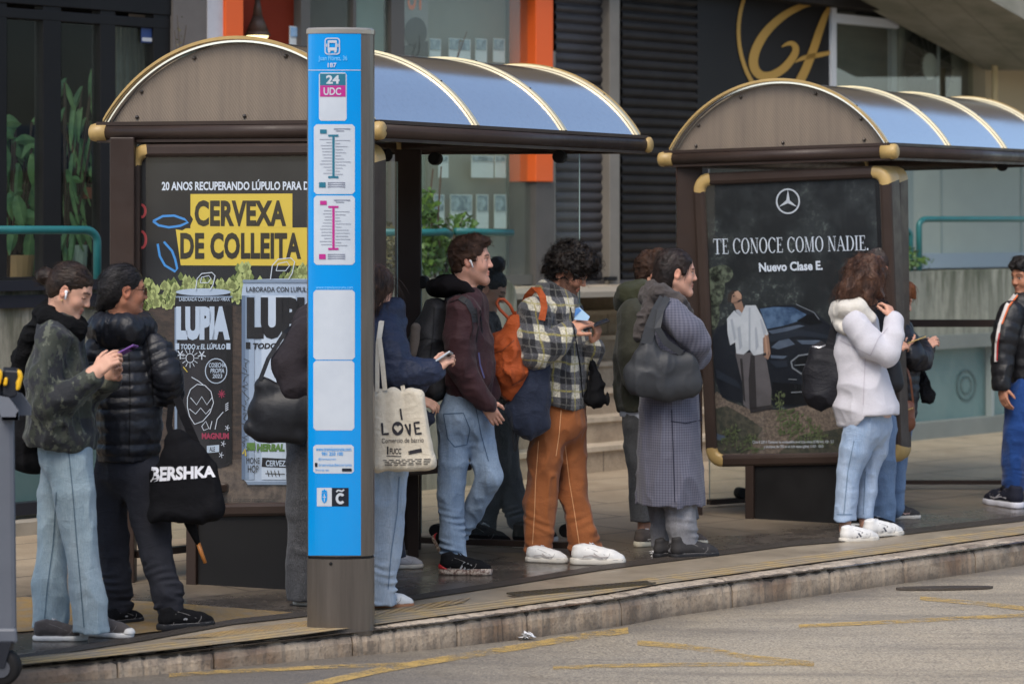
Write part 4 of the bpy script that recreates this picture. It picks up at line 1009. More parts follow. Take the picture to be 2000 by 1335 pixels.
art(AP1, pl1, "poster_hops", mat("hop_pale", C(168, 178, 112), 0.7), lambda p, b: hops(p, b, True))
mcanb = mat("can_black", C(32, 31, 34), 0.45); mcanw = mat("can_pale", C(178, 192, 210), 0.45, var=(4, C(160, 176, 198))); mcsh = mat("can_edge", C(122, 138, 160), 0.5)
def can(p, b, x0, x1, y0, y1):
    w_ = (x1 - x0) / 2; cx = (x0 + x1) / 2
    shape([(cx + (w_ - 4) * math.cos(math.radians(a)), y0 + 4 - 6 * math.sin(math.radians(a))) for a in range(0, 181, 15)] + [(x0 + 1, y0 + 18), (x0, y0 + 30)] + [(x0, y1 - 14)] + [(cx - (w_ - 5) * math.cos(math.radians(a)), y1 - 9 + 9 * math.sin(math.radians(a))) for a in range(0, 181, 15)] + [(x1, y1 - 14), (x1, y0 + 30), (x1 - 1, y0 + 18)], p, b)
art(AP1, pl1, "poster_can", mcanb, lambda p, b: can(p, b, 341, 453, 566, 915))
art(AP1, pl1, "poster_can", mcanw, lambda p, b: (can(p, b, 472, 648, 546, 946), shape(circ(397, 570, 54, 7, 24), p, b)))
def cshade(x0, x1, y0, y1, name, cols):
    for u0, u1, c_ in cols:
        art(AP1, pl1, "can_shade", mat(name + str(int(u0 * 100)), c_, 0.45), lambda p, b: shape([(x0 + (x1 - x0) * u0, y0), (x0 + (x1 - x0) * u1, y0), (x0 + (x1 - x0) * u1, y1), (x0 + (x1 - x0) * u0, y1)], p, b))
cshade(341, 453, 597, 905, "can_dark_", ((0.0, .05, C(24, 23, 26)), (.12, .3, C(42, 40, 44)), (.3, .45, C(46, 44, 48)), (.45, .6, C(41, 40, 43)), (.8, .9, C(27, 26, 29)), (.9, 1.0, C(18, 17, 19))))
cshade(472, 648, 577, 936, "can_light_", ((.0, .04, C(92, 110, 136)), (.04, .08, C(122, 140, 164)), (.08, .14, C(150, 166, 188)), (.22, .45, C(192, 204, 220)), (.45, .6, C(184, 197, 213)), (.86, 1.0, C(130, 148, 172))))
art(AP1, pl1, "can_shade", mcsh, lambda p, b: (shape([(343, 578), (454, 578), (454, 581), (343, 581)], p, b), shape([(480, 940), (640, 940), (636, 946), (484, 946)], p, b), shape([(474, 546), (646, 546), (646, 552), (474, 552)], p, b), shape([(341, 600), (346, 600), (346, 900), (341, 900)], p, b)))
mlt = mat("can_letter", C(176, 190, 208), 0.5)
art(AP1, pl1, "lettering", mlt, lambda p, b: (fit(text2d("LUPIA", 0.07, space=0.94), rq(344, 598, 449, 664), p, b), fit(text2d("TODO x EL LÚPULO", 0.035, 0.15), rq(353, 669, 440, 682), p, b), fit(text2d("LABORADA CON LUPULO >MAX", 0.01), rq(350, 580, 449, 588), p, b), shape([(343, 670), (350, 670), (350, 682), (343, 682)], p, b), shape([(442, 670), (450, 670), (450, 682), (442, 682)], p, b),
    fit(text2d("COSECHA", 0.02, 0.1), rq(408, 708, 440, 717), p, b), fit(text2d("PROPIA", 0.02, 0.1), rq(411, 719, 438, 728), p, b), fit(text2d("2023", 0.02, 0.1), rq(415, 730, 434, 738), p, b), stroke(circ(422, 724, 21, 24, 22), 1.8, p, b, True),
    shape([(404, 870), (428, 868), (428, 882), (404, 884)], p, b)))
art(AP1, pl1, "lettering", mcanb, lambda p, b: (fit(text2d("LUPIA", 0.07, space=0.94), rq(482, 580, 640, 662), p, b), fit(text2d("TODO x EL LÚPULO", 0.035, 0.15), rq(494, 667, 636, 681), p, b), shape([(480, 668), (489, 668), (489, 681), (480, 681)], p, b), fit(text2d("LABORADA CON LUPULO >MAX", 0.01), rq(481, 560, 640, 570), p, b), shape([(512, 893), (590, 897), (590, 914), (511, 911)], p, b), fit(text2d("ALE", 0.03), rq(409, 872, 420, 881), p, b)))
art(AP1, pl1, "lettering", mlt, lambda p, b: fit(text2d("CERVEZA LAGER", 0.03, 0.12), rq(519, 898, 600, 910, 1), p, b))
art(AP1, pl1, "lettering", mat("can_red", C(150, 38, 72), 0.6), lambda p, b: (fit(text2d("MAGNUM", 0.05), rq(394, 845, 447, 857), p, b), [stroke([(433 + 7 * math.cos(a), 769 + 8 * math.sin(a)), (433 - 7 * math.cos(a), 769 - 8 * math.sin(a))], 1.6, p, b) for a in (0, .8, 1.6, 2.4)]))
art(AP1, pl1, "lettering", mat("can_green", C(84, 122, 52), 0.6), lambda p, b: (fit(text2d("HERBAL", 0.06, 0.1), rq(501, 866, 556, 881), p, b), shape([(482, 864), (498, 864), (498, 879), (482, 879)], p, b)))
art(AP1, pl1, "lettering", mink, lambda p, b: (fit(text2d("MONE", 0.0), rq(481, 893, 507, 905), p, b), fit(text2d("HOP", 0.0), rq(484, 908, 505, 922), p, b), [stroke([(522 + 7 * k, 918), (525 + 7 * k, 930)], 1.4, p, b) for k in range(4)], stroke([(518, 924), (556, 925)], 1.4, p, b),
    [stroke([(476 + 5 * math.sin(k * 1.7), 700 + 9 * k), (482 + 5 * math.cos(k * 2.3), 705 + 9 * k), (478 + 4 * math.sin(k), 709 + 9 * k)], 1.2, p, b) for k in range(20)]))
def doodle(p, b):
    L_ = lambda pts, w=1.5: stroke(pts, w, p, b)
    L_(circ(371, 699, 8, 9, 12) + [(379, 699)]); [L_([(371 + 10 * math.cos(a), 699 + 11 * math.sin(a)), (371 + 17 * math.cos(a), 699 + 19 * math.sin(a))], 1.2) for a in [i * .52 for i in range(12)]]
    for cx, cy in ((352, 692), (394, 693)): [L_([(cx, cy), (cx + 8 * math.cos(a), cy + 9 * math.sin(a))], 2) for a in [i * 1.26 + .3 for i in range(5)]]
    # a plain hop cone drawn in line
    L_([(374, 736), (388, 744), (398, 752)]); L_([(366, 776), (372, 760), (385, 750), (400, 752), (412, 764), (417, 786), (410, 806), (396, 822), (380, 828), (370, 812), (366, 794), (366, 776)])
    L_([(372, 776), (384, 790), (394, 774), (404, 790), (414, 776)]); L_([(370, 798), (382, 808), (392, 796), (402, 808), (411, 798)])
    L_([(394, 832), (402, 822), (408, 836), (398, 840), (394, 832)]); L_([(420, 838), (424, 818), (436, 804)]); L_([(410, 838), (414, 822)]); [L_([(440, 790 + 4 * k), (446, 786 + 4 * k)]) for k in range(4)]
    for cx, cy in ((436, 866), (432, 888), (444, 835)): [L_([(cx, cy), (cx + 5 * math.cos(a), cy + 6 * math.sin(a))], 1.2) for a in [i * 1.26 for i in range(5)]]
    # pull tabs
    for dx, dy, s_ in ((382, 566, 1.0), (528, 546, 1.25)):
        T_ = lambda pts: [(dx + x * s_, dy - y * s_) for x, y in pts]
        L_(T_([(0, 0), (3, 22), (12, 32), (32, 34), (38, 28), (34, 10), (28, 0)]), 1.8); L_(T_([(9, 14), (12, 25), (26, 28), (30, 22), (24, 14), (9, 14)]), 1.5)
art(AP1, pl1, "poster_drawing", mat("chalk_white", C(196, 204, 216), 0.7), doodle)
art(AP1, pl1, "poster_drawing", mat("chalk_yellow", C(190, 170, 60), 0.7), lambda p, b: (stroke([(343, 724), (350, 712), (354, 728)], 1.8, p, b), stroke([(358, 716), (366, 726)], 1.8, p, b), stroke([(474, 886), (478, 876), (480, 890)], 3, p, b)))
art(AP1, pl1, "lettering", mat("poster_grey", C(54, 50, 46), 0.6), lambda p, b: fit(text2d("Recomenda o consumo responsable", 0.0), rq(400, 970, 537, 981, 1), p, b))

# ---- shelter two
F0b, B0b = at(1740, 296, 15.1), at(1300, 311, 15.78); F1b = Vector((3.806, 17.71, 2.245))
S2, ch2, ld2, up2 = shelter("brown bus shelter with gold trimmed domed roof and dark car poster on its end panel", F0b, B0b, F1b, 0.395, (0.008, 0.335, 0.665, 0.992), at(1560, 1018, 15.4).xy.to_3d())
e2 = Vector((ch2.x, ch2.y, 0)).normalized()
P2 = at(1550, 700, 15.42)
post(S2, 1322, 1372, 318, 1005, 15.75)
AP2, N2, pl2 = advert(S2, P2, e2, ((1352, 339), (1739, 322), (1761, 905), (1379, 912)), 0.075, (1455, 1662), 905, 1016)
# twin second panel just behind, as in the photo
advert(S2, P2 - N2 * 0.24, e2, ((1368, 342), (1757, 322), (1764, 904), (1386, 908)), 0.06, (1470, 1660), 905, 1010)
wallglass(S2, at(1900, 700, 17.3), Vector((1, 0, 0)), 1700, 2150, 326, 945, ((1958, 324), (1757, 922)), ((1700, 2150, 624, 638, 0.02), (1700, 2150, 937, 945, 0.02)))
wallglass(S2, at(1400, 700, 16.2), Vector((1.0, 0.55, 0)), 1385, 1600, 330, 985, ((1447, 962),), ((1385, 1600, 975, 985, 0.02),))
b = MB()
for x0, x1 in ((1983, 1988),): b.prism([at(x0, 326, 17.25), at(x1, 326, 17.25), at(x1, 945, 17.25), at(x0, 945, 17.25)], (0, .02, 0))
pz[0] = 0.001
msce = mat("poster_forest", C(24, 27, 27), 0.5); nt = msce.node_tree; p = nt.nodes["Principled BSDF"]; co, x, y, z = coords(nt)
n1 = nz(nt, co, 5, 3); n2 = nz(nt, co, 28, 8, 0.8)
f = mth(nt, 'MULTIPLY', mapr(nt, n1, 0.45, 0.65), mapr(nt, n2, 0.52, 0.68)); f = mth(nt, 'MULTIPLY', f, mapr(nt, z, 1.9, 1.3, 0.35, 1.0))
nt.links.new(mixc(nt, f, mixc(nt, mapr(nt, n1, .4, .6), C(28, 31, 33), C(44, 48, 50)), C(128, 138, 132)), p.inputs["Base Color"])
art(AP2, pl2, "poster", msce, lambda p, b: shape([(1376, 352), (1708, 340), (1732, 885), (1388, 887)], p, b))
art(AP2, pl2, "poster_grove", mat("poster_grove", C(38, 42, 36), 0.6, var=(26, C(92, 100, 84), 0.08)), lambda p, b: [shape(circ(cx, cy, rx, ry, 14), p, b) for cx, cy, rx, ry in ((1396, 560, 20, 40), (1392, 610, 14, 34), (1410, 535, 22, 18))])
mgv = mat("poster_gravel", C(120, 106, 94), 0.8, var=(60, C(80, 70, 62), 0.12)); mgv2 = mat("poster_earth", C(74, 70, 58), 0.8, var=(30, C(44, 48, 38), 0.1))
art(AP2, pl2, "poster_ground", mgv, lambda p, b: shape([(1386, 782), (1400, 764), (1420, 782), (1470, 800), (1530, 800), (1600, 786), (1728, 770), (1732, 885), (1388, 887)], p, b))
art(AP2, pl2, "poster_ground", mgv2, lambda p, b: (shape([(1387, 800), (1420, 792), (1455, 812), (1490, 836), (1460, 884), (1388, 886)], p, b), shape([(1560, 850), (1640, 836), (1731, 850), (1732, 884), (1520, 885)], p, b)))
mcar = mat("poster_car", C(24, 27, 34), 0.3, var=(3, C(34, 38, 46)))
art(AP2, pl2, "poster_car", mcar, lambda p, b: shape([(1392, 660), (1400, 640), (1440, 622), (1470, 604), (1500, 598), (1555, 594), (1590, 608), (1618, 632), (1650, 650), (1725, 660), (1729, 770), (1600, 788), (1545, 794), (1470, 792), (1410, 776), (1396, 740)], p, b))
art(AP2, pl2, "poster_windscreen", mat("poster_glass", C(44, 66, 96), 0.3, var=(14, C(84, 108, 138), 0.1)), lambda p, b: shape([(1484, 603), (1512, 599), (1550, 600), (1575, 614), (1562, 626), (1530, 636), (1498, 642)], p, b))
art(AP2, pl2, "poster_shine", mat("poster_shine", C(92, 104, 122), 0.4, var=(10, C(62, 74, 92))), lambda p, b: (shape([(1500, 646), (1560, 634), (1572, 636), (1540, 646), (1508, 652)], p, b), shape([(1506, 678), (1522, 664), (1540, 660), (1553, 672), (1520, 682)], p, b), shape([(1556, 664), (1600, 664), (1612, 672), (1566, 672)], p, b), shape([(1505, 693), (1538, 695), (1530, 700), (1506, 699)], p, b), shape([(1386, 842), (1420, 852), (1412, 860), (1388, 856)], p, b)))
def grille(p, b):
    stroke([(1545, 706), (1560, 694), (1600, 688), (1650, 686)], 3, p, b); stroke([(1545, 706), (1548, 718), (1566, 730), (1600, 734), (1650, 732)], 3, p, b); stroke([(1552, 713), (1650, 706)], 1.6, p, b)
    stroke([(1545, 766), (1580, 764)], 2, p, b); stroke([(1540, 740), (1556, 741)], 1.6, p, b); stroke([(1555, 594), (1590, 610), (1600, 624)], 1.5, p, b)
mat("poster_chrome", C(116, 122, 130), 0.4)
mskp = mat("poster_skin", C(142, 110, 92), 0.6); mshp = mat("poster_shirt", C(198, 202, 208), 0.6, var=(9, C(168, 174, 182))); mtrp = mat("poster_trousers", C(72, 68, 70), 0.6, var=(7, C(96, 92, 96)))
art(AP2, pl2, "poster_trousers", mtrp, lambda p, b: shape([(1436, 690), (1494, 686), (1500, 720), (1507, 760), (1506, 792), (1464, 800), (1452, 790), (1450, 750)], p, b))
art(AP2, pl2, "poster_skin", mskp, lambda p, b: (shape(circ(1436, 580, 13, 13, 16), p, b), shape([(1432, 590), (1448, 586), (1456, 612), (1444, 620)], p, b), shape([(1490, 652), (1500, 648), (1505, 690), (1500, 702), (1492, 696)], p, b)))
art(AP2, pl2, "poster_hair", mat("poster_hair", C(52, 44, 40), 0.7), lambda p, b: shape([(1421, 588), (1422, 574), (1430, 567), (1440, 567), (1430, 576), (1428, 590)], p, b))
art(AP2, pl2, "poster_shirt", mshp, lambda p, b: shape([(1420, 622), (1434, 606), (1446, 618), (1456, 596), (1476, 596), (1488, 618), (1501, 652), (1490, 660), (1491, 690), (1472, 694), (1464, 682), (1452, 692), (1438, 690), (1436, 668), (1426, 674), (1421, 650)], p, b))
art(AP2, pl2, "poster_fold", mat("poster_fold", C(158, 164, 174), .6), lambda p, b: (shape([(1462, 600), (1466, 600), (1466, 684), (1462, 682)], p, b), shape([(1440, 640), (1446, 636), (1450, 676), (1444, 684)], p, b), shape([(1474, 640), (1478, 638), (1482, 676), (1476, 686)], p, b), shape([(1426, 624), (1431, 622), (1438, 660), (1434, 666)], p, b), shape([(1484, 624), (1487, 622), (1497, 648), (1492, 656)], p, b), shape([(1436, 606), (1446, 618), (1450, 612), (1442, 604)], p, b)))
art(AP2, pl2, "poster_fold", mat("poster_fold_dark", C(46, 43, 45), .6), lambda p, b: (shape([(1466, 692), (1474, 694), (1478, 798), (1464, 798), (1462, 740)], p, b), shape([(1445, 700), (1450, 700), (1456, 786), (1452, 780)], p, b), shape([(1464, 796), (1508, 790), (1510, 798), (1466, 806)], p, b), shape([(1490, 690), (1501, 687), (1501, 692), (1491, 695)], p, b), shape(circ(1433, 578, 2, 1.6, 8), p, b), shape([(1440, 588), (1447, 584), (1448, 587), (1442, 590)], p, b)))
art(AP2, pl2, "poster_light", mat("poster_skin_light", C(172, 136, 114), .6), lambda p, b: (shape([(1434, 570), (1442, 568), (1448, 576), (1447, 584), (1440, 582)], p, b), shape([(1493, 654), (1496, 653), (1500, 690), (1497, 696)], p, b)))
art(AP2, pl2, "poster_trim", mat("poster_trim", C(38, 44, 54), .3), lambda p, b: (shape([(1500, 656), (1556, 642), (1630, 656), (1640, 664), (1560, 656), (1506, 668)], p, b), shape([(1502, 704), (1536, 704), (1538, 716), (1516, 718)], p, b), shape([(1398, 720), (1440, 744), (1448, 760), (1400, 738)], p, b)))
art(AP2, pl2, "poster_shade", mat("poster_shade", C(14, 16, 20), .4), lambda p, b: (shape([(1556, 698), (1600, 692), (1650, 690), (1650, 728), (1600, 730), (1566, 725), (1553, 714)], p, b), shape([(1508, 746), (1600, 752), (1650, 750), (1650, 784), (1545, 790), (1508, 784)], p, b), shape([(1556, 626), (1578, 614), (1590, 612), (1606, 630), (1580, 634)], p, b)))
pz[0] += .0002
art(AP2, pl2, "poster_chrome", MATS["poster_chrome"], grille)
random.seed(9)
def sprigs(p, b):
    for x0, y0, h in ((1525, 850, 84), (1545, 850, 50), (1585, 868, 50), (1560, 858, 46), (1440, 880, 46), (1420, 870, 30), (1600, 872, 34), (1470, 884, 34)):
        stroke([(x0, y0), (x0 - 4, y0 - h)], 1.6, p, b)
        for k in range(int(h * .9)):
            t = random.random(); x, y = x0 - 4 * t + random.gauss(0, 5 + 9 * (1 - t)), y0 - h * t; a = random.uniform(-3, 0)
            shape([(x, y), (x + 5 * math.cos(a) - 1.5, y + 5 * math.sin(a)), (x + 9 * math.cos(a), y + 9 * math.sin(a)), (x + 5 * math.cos(a) + 2, y + 5 * math.sin(a) + 2)], p, b)
art(AP2, pl2, "poster_shrub", mat("poster_shrub", C(96, 108, 68), 0.7, var=(20, C(66, 76, 48))), sprigs)
mwt = mat("poster_white", C(206, 214, 226), 0.6)
art(AP2, pl2, "lettering", mwt, lambda p, b: (fit(serif2d("TE CONOCE COMO NADIE."), ((1393, 466), (1695, 459), (1696, 489), (1394, 497)), p, b), fit(text2d("Nuevo Clase E.", 0.03), ((1482, 513), (1606, 509), (1607, 527), (1483, 531)), p, b),
    fit(text2d("Clase E 220 d. Consumo de combustible en el ciclo mixto (l/100 km): 4.8 - 5.5", 0.0), rq(1470, 860, 1628, 867, -1), p, b), fit(text2d("y emisiones de CO2 en el ciclo mixto (g/km): 114.0 - 126.0", 0.0), rq(1492, 869, 1608, 876, -1), p, b)))
def star(p, b):
    cx, cy = 1539, 393; o_ = circ(cx, cy, 23.5, 25, 36); i_ = circ(cx, cy, 20.5, 22, 36)
    for k in range(36): b.poly([p(*o_[k]), p(*o_[(k + 1) % 36]), p(*i_[(k + 1) % 36]), p(*i_[k])])
    for a in (-90, 30, 150):
        a = math.radians(a); t = (cx + 21 * math.cos(a), cy + 22.5 * math.sin(a)); n_ = (-math.sin(a), math.cos(a))
        b.poly([p(*t), p(cx + n_[0] * 3.6, cy + n_[1] * 3.6), p(cx - n_[0] * 3.6, cy - n_[1] * 3.6)])
art(AP2, pl2, "logo", mat("poster_silver", C(190, 196, 204), 0.4), star)

# ================================================================== BUS STOP SIGN (blue pillar in front)
YP = 11.2
cP = at(664, 1230, YP); PIL = thing("stop_sign", "tall blue and steel bus stop sign with timetables, standing at the kerb", "bus stop sign", (cP.x, YP, 0))
sP = YP / F
msteel = mat("brushed_steel", C(128, 120, 112), 0.34, metal=0.75, var=(2, C(104, 98, 92)), stretch=(14, 14, 0.8), bump=(60, 0.1, 0.002))
def plan(grow=0.0):
    pts = []   # outline in metres around the centre (x right, y away)
    for i in range(13):
        x = -0.143 + 0.262 * i / 12; pts.append((x - grow * (i == 0), -0.045 - 0.028 * (1 - ((x + 0.012) / 0.131) ** 2) - grow))
    pts += [(0.132 + grow, -0.036), (0.143 + grow, -0.012), (0.147 + grow, 0.03), (0.140 + grow, 0.07), (0.115, 0.10 + grow), (-0.115, 0.10 + grow), (-0.140 - grow, 0.07), (-0.148 - grow, 0.0)]
    return pts
def prow(z, g=0.0): return [Vector((cP.x + x, YP + 0.05 + y, z)) for x, y in plan(g)]
def ploft(name, zs, m):
    b = MB(); R = [prow(z, g) for z, g in zs]; k = len(R[0]); V = [v for r in R for v in r]
    b.add(V, [(i * k + j, i * k + (j + 1) % k, (i + 1) * k + (j + 1) % k, (i + 1) * k + j) for i in range(len(R) - 1) for j in range(k)] + [tuple(range(k - 1, -1, -1)), tuple((len(R) - 1) * k + j for j in range(k))])
    return b.build(name, m, PIL)
zt, zc, zb = EYE + 384 * sP, EYE - (1088 - HZ) * sP, 0.0
ploft("steel_base", [(-0.02, 0.0), (zc - .006, 0.0)], msteel)
ploft("base_joint", [(zc - .006, -0.004), (zc + 0.006, -0.004)], mkn)
ploft("steel_body", [(zc + 0.006, 0.0), (zt, 0.0)], msteel)
ploft("top_cap", [(zt, 0.004), (zt + 0.018, 0.004), (zt + 0.026, -0.004)], mat("cap_steel", C(168, 160, 148), 0.3, metal=0.6))
def pfront(off):
    def f(px, py):
        Y = YP - 0.02
        for _ in range(4):
            x = (px - CX) * Y / F - cP.x; Y = YP + 0.05 - 0.045 - 0.028 * (1 - ((x + 0.012) / 0.131) ** 2) - off
        return at(px, py, Y)
    return f
def psheet(name, x0, y0, x1, y1, off, m, parent=PIL, r=0):
    p = pfront(off); b = MB(); nx = 16
    for i in range(nx):
        xa, xb = x0 + (x1 - x0) * i / nx, x0 + (x1 - x0) * (i + 1) / nx
        def yy(x):
            e = min(x - x0, x1 - x); return r - math.sqrt(max(0, r * r - (r - e) ** 2)) if e < r else 0
        b.add([p(xa, y0 + yy(xa)), p(xb, y0 + yy(xb)), p(xb, y1 - yy(xb)), p(xa, y1 - yy(xa))], [(0, 1, 2, 3)])
    return b.build(name, m, parent, smooth=True)
mblue = mat("sign_blue", C(0, 148, 222), 0.22, coat=0.3, var=(1.5, C(0, 138, 212)))
BF = psheet("blue_panel", 602, 66, 705, 1084, 0.002, mblue)
mwhite = mat("sign_white", C(198, 204, 210), 0.3, var=(7, C(184, 191, 199))); mblk = mat("sign_black", C(30, 34, 44), 0.5)
psheet("white_line", 602, 136.5, 705, 138, 0.0032, mwhite, BF)
for y0, y1, x0, x1, r in ((142, 236, 623, 677, 4), (243, 379, 613, 693, 5), (382, 517, 613, 693, 5), (566, 702, 612, 693, 5), (704, 840, 612, 692, 5), (868, 924, 612, 691, 4)):
    psheet("white_card", x0, y0, x1, y1, 0.0032, mwhite, BF, r)
mtl, mmg = mat("sign_teal", C(28, 106, 128), 0.4), mat("sign_magenta", C(178, 36, 128), 0.4)
psheet("number_band", 625, 144, 675, 167, 0.0045, mtl, BF); psheet("number_band", 625, 167, 675, 189, 0.0045, mmg, BF)
def pl(name, m, fn, off=0.0058, ):
    b = MB(); fn(pfront(off), b); return b.build(name, m, BF)
pl("lettering", mwhite, lambda p, b: (fit(text2d("24", 0.04), rq(637, 147, 663, 164), p, b), fit(serif2d("UDC") if False else text2d("UDC", 0.02), rq(632, 171, 666, 186), p, b), fit(text2d("187", 0.02), rq(640, 123, 657, 132), p, b)))
mpale = mat("sign_paleblue", C(120, 200, 240), 0.4)
pl("lettering", mpale, lambda p, b: (fit(text2d("Juan Flórez, 36", 0.0), rq(622, 109, 678, 121), p, b), fit(text2d("www.tranviascoruna.com", 0.0), rq(617, 558, 689, 564), p, b)))
pl("lettering", mblue, lambda p, b: (fit(text2d("www.tranviascoruna.com", 0.01), rq(617, 873, 686, 880), p, b), fit(text2d("981 250 100", 0.015), rq(628, 882, 670, 889), p, b), fit(text2d("@tranviascoruna", 0.0), rq(622, 893, 656, 899), p, b), fit(text2d("tranviasdecoruna", 0.0), rq(622, 904, 687, 910), p, b), fit(text2d("Descarga app", 0.0), rq(616, 915, 642, 920), p, b)))
pl("store_badge", mblk, lambda p, b: (shape(rndrect(668, 914, 687, 920, 1.5), p, b), shape(rndrect(615, 903, 620, 911, 1), p, b)))
def busicon(p, b):
    o_ = rndrect(634, 74, 664, 107, 6); i_ = rndrect(636, 76, 662, 105, 5)
    for k in range(len(o_)): b.poly([p(*o_[k]), p(*o_[(k + 1) % len(o_)]), p(*i_[(k + 1) % len(o_)]), p(*i_[k])])
    shape(rndrect(640, 79, 658, 84, 2), p, b); shape([(640, 84), (643, 84), (643, 93), (640, 93)], p, b); shape([(655, 84), (658, 84), (658, 93), (655, 93)], p, b); shape([(640, 93), (658, 93), (658, 99), (640, 99)], p, b)
    shape([(641, 99), (645, 99), (645, 103), (641, 103)], p, b); shape([(653, 99), (657, 99), (657, 103), (653, 103)], p, b); shape([(637, 86), (639, 86), (639, 92), (637, 92)], p, b); shape([(659, 86), (661, 86), (661, 92), (659, 92)], p, b)
pl("bus_symbol", mwhite, busicon)
random.seed(12)
def diag(y0, y1, top, seed):
    def f(p, b):
        random.seed(seed); shape([(649, y0), (653.5, y0), (653.5, y1), (649, y1)], p, b); shape([(641, y0 - 3), (661, y0 - 3), (661, y0 + 1), (641, y0 + 1)], p, b); shape([(641, y1), (661, y1), (661, y1 + 4), (641, y1 + 4)], p, b)
        shape([(625, y0 - 13), (638, y0 - 13), (638, y0 - 5), (625, y0 - 5)], p, b) ; shape([(623, y1 + 12), (636, y1 + 12), (636, y1 + 22), (623, y1 + 22)], p, b)
    return f
pl("route_line", mtl, diag(266, 344, 0, 1)); pl("route_line", mmg, diag(405, 484, 0, 2))
def stops(y0, y1):
    def f(p, b):
        y = y0 + 6
        while y < y1 - 2:
            l = random.uniform(10, 24); shape([(648 - l, y), (648, y), (648, y + .9), (648 - l, y + .9)], p, b); l = random.uniform(8, 30); shape([(655, y + 2), (655 + l, y + 2), (655 + l, y + 2.9), (655, y + 2.9)], p, b); y += 6
        for k in range(3): shape([(640, y1 + 12 + 4 * k), (674, y1 + 12 + 4 * k), (674, y1 + 14 + 4 * k), (640, y1 + 14 + 4 * k)], p, b)
        shape([(652, y0 - 15), (684, y0 - 15), (684, y0 - 13), (652, y0 - 13)], p, b); shape([(656, y0 - 11), (672, y0 - 11), (672, y0 - 9.6), (656, y0 - 9.6)], p, b)
    return f
mgy = mat("sign_grey", C(120, 124, 140), 0.5)
pl("lettering", mgy, stops(266, 344)); pl("lettering", mgy, stops(405, 484))
psheet("crest_field", 619, 952, 648, 988, 0.0035, mwhite, BF); psheet("letter_field", 648, 952, 681, 988, 0.0035, mblk, BF)
def crest(p, b):
    shape([(628, 962), (639, 962), (639, 974), (637, 979), (633.5, 982), (630, 979), (628, 974)], p, b); shape([(629, 957), (638, 957), (639, 961), (628, 961)], p, b); shape(circ(633.5, 956, 1.6, 1.6, 8), p, b)
pl("crest", mblue, crest)
pl("crest_mark", mwhite, lambda p, b: (stroke([(633.5, 964), (633.5, 979)], 1.2, p, b), stroke([(630, 970), (637, 970)], 1.2, p, b)), 0.007)
def ctil(p, b):
    o_ = circ(665, 973, 9.5, 11, 20, 40, 320); i_ = circ(665, 973, 4.6, 5.8, 20, 40, 320)
    for k in range(20): b.poly([p(*o_[k]), p(*o_[k + 1]), p(*i_[k + 1]), p(*i_[k])])
    stroke([(657, 960), (660, 956.5), (664, 957.5), (668, 958.5), (672, 955.5)], 3, p, b)
pl("lettering", mwhite, ctil)
b = MB(); q = pfront(0.001)(646, 1100); b.ball(q, 0.008, 8); b.build("bolt", mkn, PIL)
b = MB(); b.box((cP.x + 0.1475, YP + .09, EYE - (569 - HZ) * sP), (0.002, 0.006, 0.04)); b.build("lock_slot", mkn, PIL)

# ================================================================== GREY WHEELED BIN
YB = 9.85; BD = Vector((-.215, 1, 0)); BIN = thing("wheeled_bin", "grey plastic wheeled bin with yellow lid grips at the kerb edge", "bin", at(-90, 1340, YB).xy.to_3d())
mbin = mat("bin_plastic", C(98, 102, 110), 0.45, var=(3, C(84, 88, 96)), bump=(50, 0.1, 0.003)); mye = mat("yellow_plastic", C(222, 172, 24), 0.4); mbk = mat("black_plastic", C(38, 40, 46), 0.4)
b = MB()
sB = YB / F
def bq(x, y, d=0.0): return at(x, y, YB) + Vector((0, d, 0))
prf = [(-240, 805), (28, 805), (33, 1235), (-236, 1235)]
b.prism([bq(*q) for q in prf], BD * .55); body = b.build("bin_body", mbin, BIN, bevel=0.02)
b = MB(); b.prism([bq(x, y, -.01) for x, y in ((-244, 1225), (34, 1225), (36, 1256), (-240, 1256))], BD * .57); b.build("base_rim", mbin, BIN, bevel=0.012)
b = MB(); b.prism([bq(x, y, -.012) for x, y in ((-244, 790), (30, 790), (31, 812), (-244, 812))], BD * .575); b.build("top_rim", mbin, BIN, bevel=0.012)
lid = MB(); lid.prism([bq(x, y, 0.0) for x, y in ((-230, 788), (16, 788), (10, 745), (-60, 718), (-220, 712))], BD * .54); lid.build("bin_lid", mbk, BIN, bevel=0.02)
b = MB(); b.prism([bq(x, y, -.05) for x, y in ((-2, 770), (22, 774), (41, 800), (41, 818), (8, 818))], (0, .012, 0)); b.prism([bq(x, y, .2) for x, y in ((-2, 770), (22, 774), (41, 800), (41, 818), (8, 818))], (0, .012, 0)); b.prism([bq(x, y, -.05) for x, y in ((36, 806), (41, 800), (41, 818), (8, 818), (8, 812), (36, 812))], BD * .26); b.build("lifting_bracket", mat("grey_metal", C(120, 124, 132), 0.4, metal=.4), BIN)
b = MB(); b.prism([bq(x, y, -.05) for x, y in ((12, 720), (44, 722), (38, 772), (24, 776), (10, 770))], BD * .2); b.build("grip_block", mbk, BIN, bevel=0.008)
for xs in (((-14, 718), (10, 720), (13, 728), (8, 750), (-3, 754), (-14, 744)), ((40, 720), (50, 723), (52, 734), (46, 758), (38, 762), (38, 745), (42, 735)), ((16, 734), (23, 735), (21, 751), (13, 751))):
    b = MB(); b.prism([bq(x, y, -.07) for x, y in xs], BD * .1); b.build("yellow_grip", mye, BIN, bevel=0.01)
wc = at(5, 1302, YB); b = MB()
b.tube([wc + Vector((0, -.03, 0)), wc + Vector((0, -.025, 0)), wc + Vector((0, .025, 0)), wc + Vector((0, .03, 0))], [0.055, 0.07, 0.07, 0.055], 24); wh = b.build("wheel", mkn, BIN, smooth=True)
